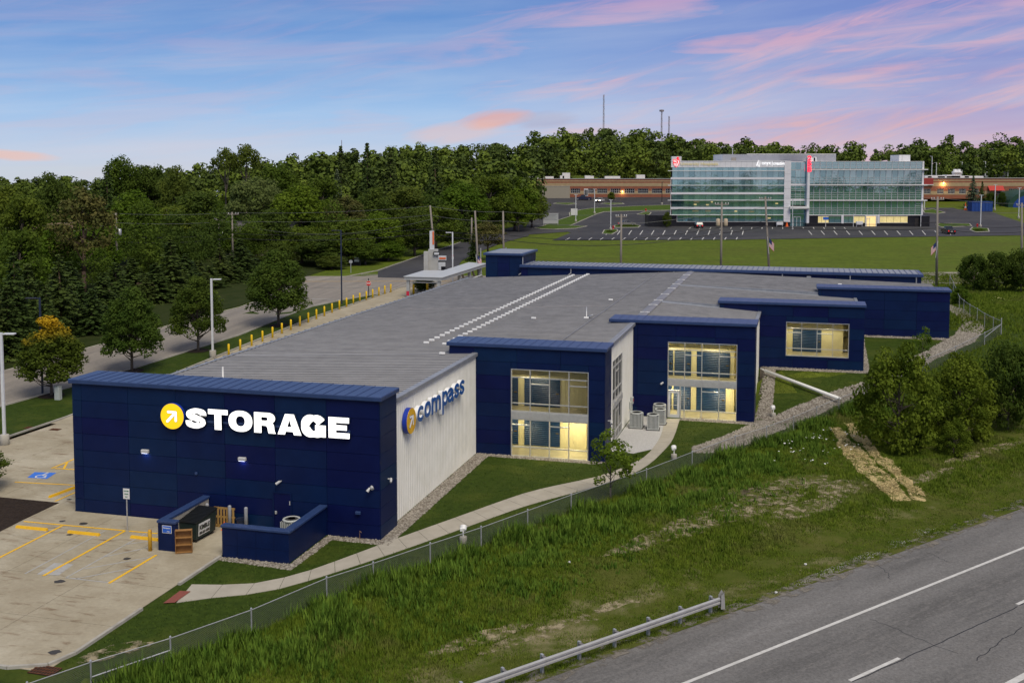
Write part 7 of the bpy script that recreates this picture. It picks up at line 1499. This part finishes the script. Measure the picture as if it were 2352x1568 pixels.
while len(pts) < 620 and tries < 80000:
    tries += 1; y = 270 * (720 / 270) ** g.uniform(0, 1); x = g.uniform(-.52, .53) * y
    if okfar(x, y) and all((x - a) ** 2 + (y - b) ** 2 > (5.0 + .005 * y) ** 2 for a, b in pts): pts.append((x, y))
pts += [(AT(px, 400, Y)[0], Y) for px, Y in ((1228, 412), (1252, 418), (1275, 411), (1300, 417), (1322, 411), (1346, 418), (1370, 412), (1395, 417), (1420, 411), (1444, 418), (1468, 412), (1492, 417), (1516, 411), (1540, 418), (1262, 430), (1310, 432), (1358, 430), (1405, 433), (1455, 430), (1505, 432))]
farwood('hillside_wood', 'dense green wood covering the hill behind the buildings', pts, 3, fm)
und = []
while len(und) < 135:
    px = g.uniform(-60, 1190); Y = g.uniform(118, 290); x_, y_, z_ = AT(px, 500, Y)
    fr_ = np.interp(px, [-60, 0, 226, 369, 518, 640, 700, 868, 960, 1058, 1200], [118, 126, 142, 156, 174, 190, 190, 205, 220, 245, 290])
    if Y > fr_ and all((x_ - a) ** 2 + (y_ - b) ** 2 > 30 for a, b in und): und.append((x_, y_))
farwood('woodland_understorey', 'mass of low green trees filling the wood across the side street', und, 9, [MATS['leaf_mid_green'], MATS['leaf_dark_green'], MATS['leaf_bright_green']], (7, 12), 26, 62, .04)
pts2 = [(g.uniform(-220, 420), g.uniform(-190, -90)) for _ in range(120)]
farwood('roadside_wood', 'wood beyond the freeway behind the viewpoint, reflected in the glass offices', pts2, 4, fm, (10, 17), 8, 40)
# houses half hidden in the wood
HR_ = M('brown_shingle', (.15, .10, .07), .9, (.19, .13, .095), 2.5, bump=.3, bscale=6); HR2 = M('grey_shingle', (.10, .09, .095), .9, (.13, .12, .12), 2)
def house(label, px, py, Y, w, rise, roofm, wallm):
    a = AT(px, py, Y); z0 = Ts(a[0], Y); hz2 = a[2] - z0; r = thing('house', label, 'house', (a[0], Y, z0), RN.uniform(-.4, .4)); MB().box(-w / 2, w / 2, 0, 7, 0, hz2 - rise).build('wall', wallm, r)
    MB().add([(-w / 2 - .4, -.4, hz2 - rise), (w / 2 + .4, -.4, hz2 - rise), (w / 2 + .4, 3.5, hz2), (-w / 2 - .4, 3.5, hz2), (w / 2 + .4, 7.4, hz2 - rise), (-w / 2 - .4, 7.4, hz2 - rise)], [(0, 1, 2, 3), (3, 2, 4, 5), (0, 3, 5), (1, 4, 2)]).build('roof', roofm, r)
    for x in (-w / 4, w / 4): wn_ = MB().box(x - .6, x + .6, -.06, .0, .9, 2.1).build('window', WGL, r); MB().box(x - .7, x + .7, -.08, -.061, .8, .9).build('sill', WHITEP, r)
if 1: house('house with brown shingle roof glimpsed behind the front conifers', 320, 655, 150, 11, 1.6, HR_, M('beige_siding', (.4, .35, .28), .7)); house('house with grey shingle roof glimpsed right of the crossarm poles', 590, 512, 205, 12, 3, HR2, MATS['beige_siding']); house('pale house glimpsed at the left in the wood', 78, 515, 178, 11, 3, HR_, M('grey_siding', (.4, .4, .42), .7))
# ================================================================ rocks
def rocks(name, label, poly, dens, size, parent=None, seed=1, mat=None, bed=True):
    P = np.array(poly); g = np.random.default_rng(seed); lo, hi = P.min(0), P.max(0); n = int((hi - lo).prod() * dens); q = g.uniform(lo, hi, (n, 2))
    ins = np.zeros(n, bool); j = len(P) - 1
    for i in range(len(P)):
        c = ((P[i, 1] > q[:, 1]) != (P[j, 1] > q[:, 1])) & (q[:, 0] < (P[j, 0] - P[i, 0]) * (q[:, 1] - P[i, 1]) / (P[j, 1] - P[i, 1] + 1e-12) + P[i, 0]); ins ^= c; j = i
    q = q[ins]; n = len(q); z = T(q[:, 0], q[:, 1]); s = size * g.uniform(.55, 1.35, n); t = g.uniform(0, 6.283, n); e = g.uniform(.7, 1.4, n)
    base = np.array([(1, 0, 0), (.3, .8, .1), (-.8, .5, 0), (-.7, -.6, .05), (.4, -.85, 0), (.15, .1, .75)]); V = np.repeat(base[None], n, 0) * (1 + g.uniform(-.18, .18, (n, 6, 1))); V[:, :, 0] *= e[:, None]
    x = V[:, :, 0] * np.cos(t)[:, None] - V[:, :, 1] * np.sin(t)[:, None]; y = V[:, :, 0] * np.sin(t)[:, None] + V[:, :, 1] * np.cos(t)[:, None]
    V = np.stack([x * s[:, None] / 2 + q[:, 0:1], y * s[:, None] / 2 + q[:, 1:2], V[:, :, 2] * s[:, None] * .55 + z[:, None] + .02], -1)
    F = np.array([(0, 1, 5), (1, 2, 5), (2, 3, 5), (3, 4, 5), (4, 0, 5)]); F = (F[None] + (np.arange(n) * 6)[:, None, None]).reshape(-1, 3)
    tag(ob(name, npmesh(name, V, F, mat or ROCKM)), label, 'stones', None, 'stuff')
    if bed: struct(drape(name + '_bed', poly, .022, M('rock_bed', (.17, .145, .115), .95, (.12, .10, .08), 8), 2.5))
rocks('gravel_border', 'river gravel border along the navy front and white ribbed wall', uvs([(-4.9, -7.2), (-5.25, -2.6), (-.7, -2.5), (-.75, .75), (17.6, .75), (17.55, 8.4), (18.3, 8.9), (18.3, -.2), (0, -.2), (-.1, -3.0), (-4.5, -3.0), (-4.45, -7.2)]), 130, .13, seed=2)
rocks('gravel_border', 'river gravel border round the third bay', uvs([(31.8, 12.3), (31.7, 19.2), (46, 19.2), (46.2, 27.3), (47, 27.3), (47, 17.8), (32.6, 17.8), (32.6, 12.3)]), 110, .14, seed=3)
rocks('gravel_border', 'river gravel border along the fourth and fifth bays', uvs([(46.2, 27.2), (60.4, 27.3), (60.4, 36.4), (61.3, 36.4), (61.4, 26.6), (47.0, 26.6)]), 70, .16, seed=4)
SWP = [GT(*p)[:2] for p in ((1588, 1027), (1660, 1004), (1730, 972), (1800, 946), (1850, 925), (1905, 902), (1990, 876), (2060, 838), (2125, 808), (2190, 772), (2215, 740), (2180, 712), (2178, 700), (2215, 712), (2262, 752), (2240, 785), (2150, 824), (2085, 862), (2010, 895), (1925, 930), (1870, 958), (1790, 990), (1720, 1020), (1640, 1040), (1595, 1040))]
rocks('rock_swale', 'band of river rock curving along the lawn edge above the fence', SWP, 42, .24, seed=5)
# ================================================================ bank grass, weeds, straw
fd = np.array([[(p[0] - FA[0]) * FD[0] + (p[1] - FA[1]) * FD[1], (p[0] - FA[0]) * FN[0] + (p[1] - FA[1]) * FN[1]] for p in fpos]); fd = fd[np.argsort(fd[:, 0])]
def tongue(A, B, n=16):
    L = []; Rr = []
    for k in range(n + 1):
        t = k / n
        for l, s, o in ((L, A, -1), (Rr, B, 1)):
            q = np.array([np.interp(t, np.linspace(0, 1, len(s)), [c[i] for c in s]) for i in (0, 1)]); j = RN.uniform(-7, 7); l.append((q[0] + j, q[1] + RN.uniform(-4, 4)))
    return [GT(*q)[:2] for q in L + Rr[::-1]]
SPA = tongue([(1908, 985), (1932, 1040), (1975, 1088), (2015, 1122), (2052, 1150)], [(1930, 984), (1970, 1028), (2018, 1076), (2058, 1112), (2096, 1156)])
SPB = tongue([(1936, 972), (1974, 1021), (2024, 1070), (2060, 1105), (2096, 1148)], [(1958, 974), (1996, 1014), (2046, 1062), (2090, 1102), (2132, 1152)])
def inpoly(P, x, y):
    P = np.array(P); ins = np.zeros(len(x), bool); j = len(P) - 1
    for i in range(len(P)):
        ins ^= ((P[i, 1] > y) != (P[j, 1] > y)) & (x < (P[j, 0] - P[i, 0]) * (y - P[i, 1]) / (P[j, 1] - P[i, 1] + 1e-12) + P[i, 0]); j = i
    return ins
def tufts(name, label, n, d0, d1, seed, mat, blades, hfun, w=.03, dens=None, smax=None, lean=.35):
    g = np.random.default_rng(seed); d = g.uniform(d0, d1, n); fs_ = np.interp(d, fd[:, 0], fd[:, 1]) if smax is None else np.full(n, smax)
    s = 3.75 + (fs_ + .25 - 3.75) * g.uniform(0, 1, n); x = FA[0] + FD[0] * d + FN[0] * s; y = FA[1] + FD[1] * d + FN[1] * s
    k = np.array([mnoise.noise((a * .11, b * .11, seed)) for a, b in zip(x, y)]); k2 = np.array([mnoise.noise((a * .45, b * .45, seed + 9)) for a, b in zip(x, y)])
    keep = (g.uniform(0, 1, n) < dens(s, fs_, k, k2, d)) & (~(inpoly(SPA, x, y) | inpoly(SPB, x, y)) | (g.uniform(0, 1, n) < .22)); x, y, s, fs_, k, k2 = x[keep], y[keep], s[keep], fs_[keep], k[keep], k2[keep]; m = len(x); H = hfun(s, fs_, k, k2) * g.uniform(.65, 1.3, m); z = T(x, y)
    B = blades; t = g.uniform(0, 6.283, (m, B)); L_ = g.uniform(.1, 1, (m, B)) * lean; hh = H[:, None] * g.uniform(.6, 1.1, (m, B)); ww = w * (1 + H[:, None] * 1.0) * g.uniform(.6, 1.4, (m, B)); ox = g.normal(0, .07, (m, B)) + x[:, None]; oy = g.normal(0, .07, (m, B)) + y[:, None]
    ct, st = np.cos(t), np.sin(t); zz = z[:, None] + 0 * t
    V = np.stack([np.stack([ox - st * ww, oy + ct * ww, zz - .02], -1), np.stack([ox + st * ww, oy - ct * ww, zz - .02], -1), np.stack([ox + ct * L_ * hh, oy + st * L_ * hh, zz + hh], -1)], 2).reshape(-1, 3)
    return tag(ob(name, npmesh(name, V, np.arange(len(V)).reshape(-1, 3), mat)), label, 'grass', None, 'stuff')
def GR(name, c, c2, c3=None, s3=.3, f3=.52): return M(name, c, .8, c2, 1.3, spec=.15, detail=4, c3=c3, s3=s3, f3=f3)
GA = GR('bank_grass_blade', (.075, .125, .008), (.14, .19, .016), (.16, .16, .045), .22, .54); GB_ = GR('weed_leaf', (.055, .115, .010), (.125, .20, .022)); GC = GR('dry_grass_blade', (.30, .25, .13), (.40, .34, .20))
PATCH = []
for px, py, rd, rs in ((1700, 1170, 6.5, 1.5), (1580, 1215, 5.5, 1.0), (1800, 1120, 5, 1.6), (1930, 1120, 3, 1.2), (1480, 1250, 3.5, .6), (1250, 1455, 4.0, .6), (1420, 1395, 3.0, .5), (2130, 1095, 4, .6), (1860, 1165, 4, 1.0), (1660, 1145, 4, .6), (2260, 1040, 6, .6), (1100, 1470, 3, .5), (260, 1500, 1.6, .7)):
    q = GT(px, py); PATCH.append(((q[0] - FA[0]) * FD[0] + (q[1] - FA[1]) * FD[1], (q[0] - FA[0]) * FN[0] + (q[1] - FA[1]) * FN[1], rd, rs))
def bare(d, s):
    b = np.zeros(len(d))
    wob = np.array([mnoise.noise((a * .7, c * .9, 4.2)) for a, c in zip(d, s)])
    for a, c, rd, rs in PATCH: b = np.maximum(b, np.clip(1.25 - ((d - a) / rd) ** 2 - ((s - c) / rs) ** 2 + wob * 1.1, 0, 1))
    return b
SOIL = bpy.data.materials.new('dry_soil'); SOIL.use_nodes = True
_t = SOIL.node_tree; _b = _t.nodes['Principled BSDF']; _b.inputs['Base Color'].default_value = (.30, .25, .155, 1); _b.inputs['Roughness'].default_value = .95
_g = _t.nodes.new('ShaderNodeNewGeometry'); _n = _t.nodes.new('ShaderNodeTexNoise'); _n.inputs['Scale'].default_value = 1.5; _n.inputs['Detail'].default_value = 9; _n.inputs['Roughness'].default_value = .7
_r = _t.nodes.new('ShaderNodeMapRange'); _r.inputs[1].default_value = .47; _r.inputs[2].default_value = .60; _tr = _t.nodes.new('ShaderNodeBsdfTransparent'); _x = _t.nodes.new('ShaderNodeMixShader')
for a, b in ((_g.outputs['Position'], _n.inputs[0]), (_n.outputs[0], _r.inputs[0]), (_r.outputs[0], _x.inputs[0]), (_tr.outputs[0], _x.inputs[1]), (_b.outputs[0], _x.inputs[2]), (_x.outputs[0], _t.nodes['Material Output'].inputs[0])): _t.links.new(a, b)
for a, c, rd, rs in PATCH: struct(drape('bare_soil', [sL(c + rs * .95 * RN.uniform(.7, 1.1) * math.sin(t), a + rd * .95 * RN.uniform(.75, 1.1) * math.cos(t)) for t in np.linspace(0, 6.283, 25)[:-1]], .07, SOIL, 2))
sm = lambda x, a, b: np.clip((x - a) / (b - a), 0, 1)
tufts('bank_grass', 'rough green grass covering the bank above the freeway', 150000, -48, 46, 1, GA, 5, lambda s, f, k, k2: .11 + .17 * sm(s, 5.5, 9.5) * (.8 + .9 * k + .6 * k2), .019, lambda s, f, k, k2, d: np.clip(1.05 - 1.6 * np.clip(k * .8 + k2 * .7 - .18, 0, 1) * (1 - sm(s, f - 4, f - 2)), .08, 1) * (1 - .85 * bare(d, s)), None, .7)
tufts('tall_weeds', 'tall leafy weeds growing in a band below the chain-link fence', 34000, -48, 46, 2, GB_, 7, lambda s, f, k, k2: (.30 + .32 * sm(s, f - 4.5, f - 1)) * (1 + 1.0 * k2), .036, lambda s, f, k, k2, d: np.clip(sm(s, f - 7.5, f - 3) * (.8 + k2 * 1.4), 0, 1), None, .65)
tufts('bank_grass', 'rough grass on the right-hand bank and meadow beyond the fence', 80000, 40, 128, 3, GA, 4, lambda s, f, k, k2: .10 + .26 * sm(s, 7, 14) * (.8 + .9 * k + .6 * k2), .03, lambda s, f, k, k2, d: np.clip(1.0 - 1.2 * np.clip(k * .8 + k2 * .6 - .2, 0, 1) * (s < 18), .1, 1) * (1 - .85 * bare(d, s)) * ((s < np.interp(d, fd[:, 0], fd[:, 1]) + .3) | (d > fd[-1, 0] - 1)), 75)
tufts('dry_grass', 'straw-coloured dead grass patches low on the bank', 42000, -48, 70, 4, GC, 4, lambda s, f, k, k2: .09 + 0 * s, .02, lambda s, f, k, k2, d: np.clip(np.clip((k * 1.3 + k2 * .8 - .2) * 1.6, 0, 1) * (s < f - 3.0) * (s > 4.6) + bare(d, s) * .8, 0, 1), None, .9)
# straw mulch washed down the bank
STRW = M('straw', (.60, .48, .23), .9, (.46, .36, .16), 5)
def scatter_strips(name, label, poly, dens, mat, seed, ln=.16, w=.012, up=.05, th=-.15):
    P = np.array(poly); g = np.random.default_rng(seed); lo, hi = P.min(0), P.max(0); n = int((hi - lo).prod() * dens); q = g.uniform(lo, hi, (n, 2)); ins = np.zeros(n, bool); j = len(P) - 1
    for i in range(len(P)):
        c = ((P[i, 1] > q[:, 1]) != (P[j, 1] > q[:, 1])) & (q[:, 0] < (P[j, 0] - P[i, 0]) * (q[:, 1] - P[i, 1]) / (P[j, 1] - P[i, 1] + 1e-12) + P[i, 0]); ins ^= c; j = i
    q = q[ins]; k = np.array([mnoise.noise((a * .55, b * .55, 3.3)) for a, b in q]); q = q[g.uniform(0, 1, len(k)) < np.clip((k - th) * 2.2, .06, 1)]; n = len(q); t = g.uniform(0, 6.283, n); z = T(q[:, 0], q[:, 1]) + up + g.uniform(0, .08, n); d = np.stack([np.cos(t), np.sin(t)], -1) * ln * g.uniform(.5, 1.3, n)[:, None]; nn = np.stack([-np.sin(t), np.cos(t)], -1) * w; zt = g.uniform(-.05, .08, n)
    V = np.stack([np.column_stack([q - d - nn, z]), np.column_stack([q - d + nn, z + .005]), np.column_stack([q + d + nn, z + zt]), np.column_stack([q + d - nn, z + zt])], 1).reshape(-1, 3)
    return tag(ob(name, npmesh(name, V, np.arange(4 * n).reshape(-1, 4), mat)), label, 'straw', None, 'stuff')
STB = SOIL.copy(); STB.name = 'straw_base'; STB.node_tree.nodes['Principled BSDF'].inputs['Base Color'].default_value = (.50, .39, .18, 1)
_r = next(n for n in STB.node_tree.nodes if n.type == 'MAP_RANGE'); _r.inputs[1].default_value = .41; _r.inputs[2].default_value = .53; _r.inputs[4].default_value = .95
for k, q in enumerate((SPA, SPB)):
    scatter_strips('straw_patch', 'pale yellow straw spread down the bank below the large shrub, ' + ('nearer' if k == 0 else 'farther') + ' tongue', q, 200, STRW, 6 + k, .12, .018, .09, -.15); struct(drape('straw_layer', q, .085 + .004 * k, STB, 2))
SHD = SOIL.copy(); SHD.name = 'shoulder_grit'; SHD.node_tree.nodes['Principled BSDF'].inputs['Base Color'].default_value = (.19, .17, .14, 1)
struct(drape('shoulder_grit', [sL(3.05 + RN.uniform(-.25, .3), d_) for d_ in np.arange(-50, 90, 1.1)] + [sL(4.25 + RN.uniform(-.35, .45), d_) for d_ in np.arange(90, -50, -1.1)], .052, SHD, 3))
FLW = M('white_petal', (.7, .7, .66), .6)
for nm, lb, pl, dn in (('wild_flowers', 'scattered tiny white flowers on the bank', [(1790, 1020), (1880, 1000), (1960, 985), (1990, 1030), (1900, 1080), (1780, 1075), (1740, 1050)], 2.6), ('wild_flowers', 'pale yellow flowers in the meadow at the far right', [(2255, 690), (2300, 682), (2318, 692), (2290, 700)], 1.2)):
    scatter_strips(nm, lb, [GT(*p)[:2] for p in pl], dn, FLW if 'white' in lb else M('yellow_petal', (.65, .60, .25), .6), 8, .055, .05, .42, -.1)['category'] = 'flowers'
gs = M('pale_gravel', (.24, .235, .22), .9, (.42, .41, .385), 9)
for k, pl in enumerate((((1820, 1347), (1870, 1318), (1935, 1292), (1950, 1300), (1880, 1332), (1840, 1348)), ((1930, 1296), (2010, 1258), (2090, 1222), (2150, 1194), (2170, 1206), (2080, 1248), (1985, 1290)))):
    rocks('gravel_spill', ('white', 'grey')[k] + ' loose gravel spilled along the freeway shoulder', [GT(*q)[:2] for q in pl], (150, 110)[k], .06, None, 20 + k, gs, False)
# short blades on the near lawns
g2 = np.random.default_rng(12); WPOLY = [tuple(q) for q in A_] + [tuple(q) for q in B_[::-1]]
n = 150000; u_ = g2.uniform(-19, 46, n); v_ = g2.uniform(-12, 32, n); x = ORG[0] + E1[0] * u_ + E2[0] * v_; y = ORG[1] + E1[1] * u_ + E2[1] * v_
LP = uvs([(-17.9, -6.7), (-4.6, -6.7), (-5.0, -2.5), (-.7, -2.3), (-.7, .8), (17.6, .8), (17.5, 9.4), (20.6, 10.4), (23.5, 12.4), (31.7, 12.4), (31.7, 19.2), (45.9, 19.3), (45.8, 28), (40, 28), (30, 21), (20, 15), (10, 10.4), (0, 5.2), (-10, .6), (-17.9, -4.4)])
ok = inpoly(LP, x, y) & ~inpoly(WPOLY, x, y) & ~inpoly(SWP, x, y); x, y = x[ok], y[ok]; m = len(x); z = T(x, y); t = g2.uniform(0, 6.283, m); hh = g2.uniform(.05, .10, m); ww = .022; L_ = hh * g2.uniform(.2, 1.1, m)
V = np.stack([np.column_stack([x - np.sin(t) * ww, y + np.cos(t) * ww, z + .01]), np.column_stack([x + np.sin(t) * ww, y - np.cos(t) * ww, z + .01]), np.column_stack([x + np.cos(t) * L_, y + np.sin(t) * L_, z + hh])], 1).reshape(-1, 3)
tag(ob('lawn_grass', npmesh('lawn_grass', V, np.arange(3 * m).reshape(-1, 3), GR('lawn_blade', (.036, .066, .006), (.066, .105, .011), (.085, .11, .02), .4, .54))), 'short mown grass of the lawns round the navy building', 'grass', None, 'stuff')
# litter
g = random.Random(4)
for px, lb in ((zc(2122, 1300), 'crumpled white bag in the grass low on the bank'), ((663, 1508), 'small white scrap in the grass near the bottom edge'), ((1308, 1240 + 55), 'white paper scrap on the bank left of centre'), ((1850, 1300), 'pale scrap at the freeway shoulder'), ((1782, 1455 - 90), 'pale green bottle scrap near the guardrail end')):
    p = GT(*px); bm = bmesh.new(); bmesh.ops.create_icosphere(bm, subdivisions=2, radius=.07)
    for v in bm.verts: v.co *= g.uniform(.6, 1.15); v.co.z *= .7
    me = bpy.data.meshes.new('litter'); bm.to_mesh(me); bm.free(); me.materials.append(WHITEP); tag(ob('litter', me, None, (p[0], p[1], p[2] + .12)), lb, 'litter', 'litter on the bank')
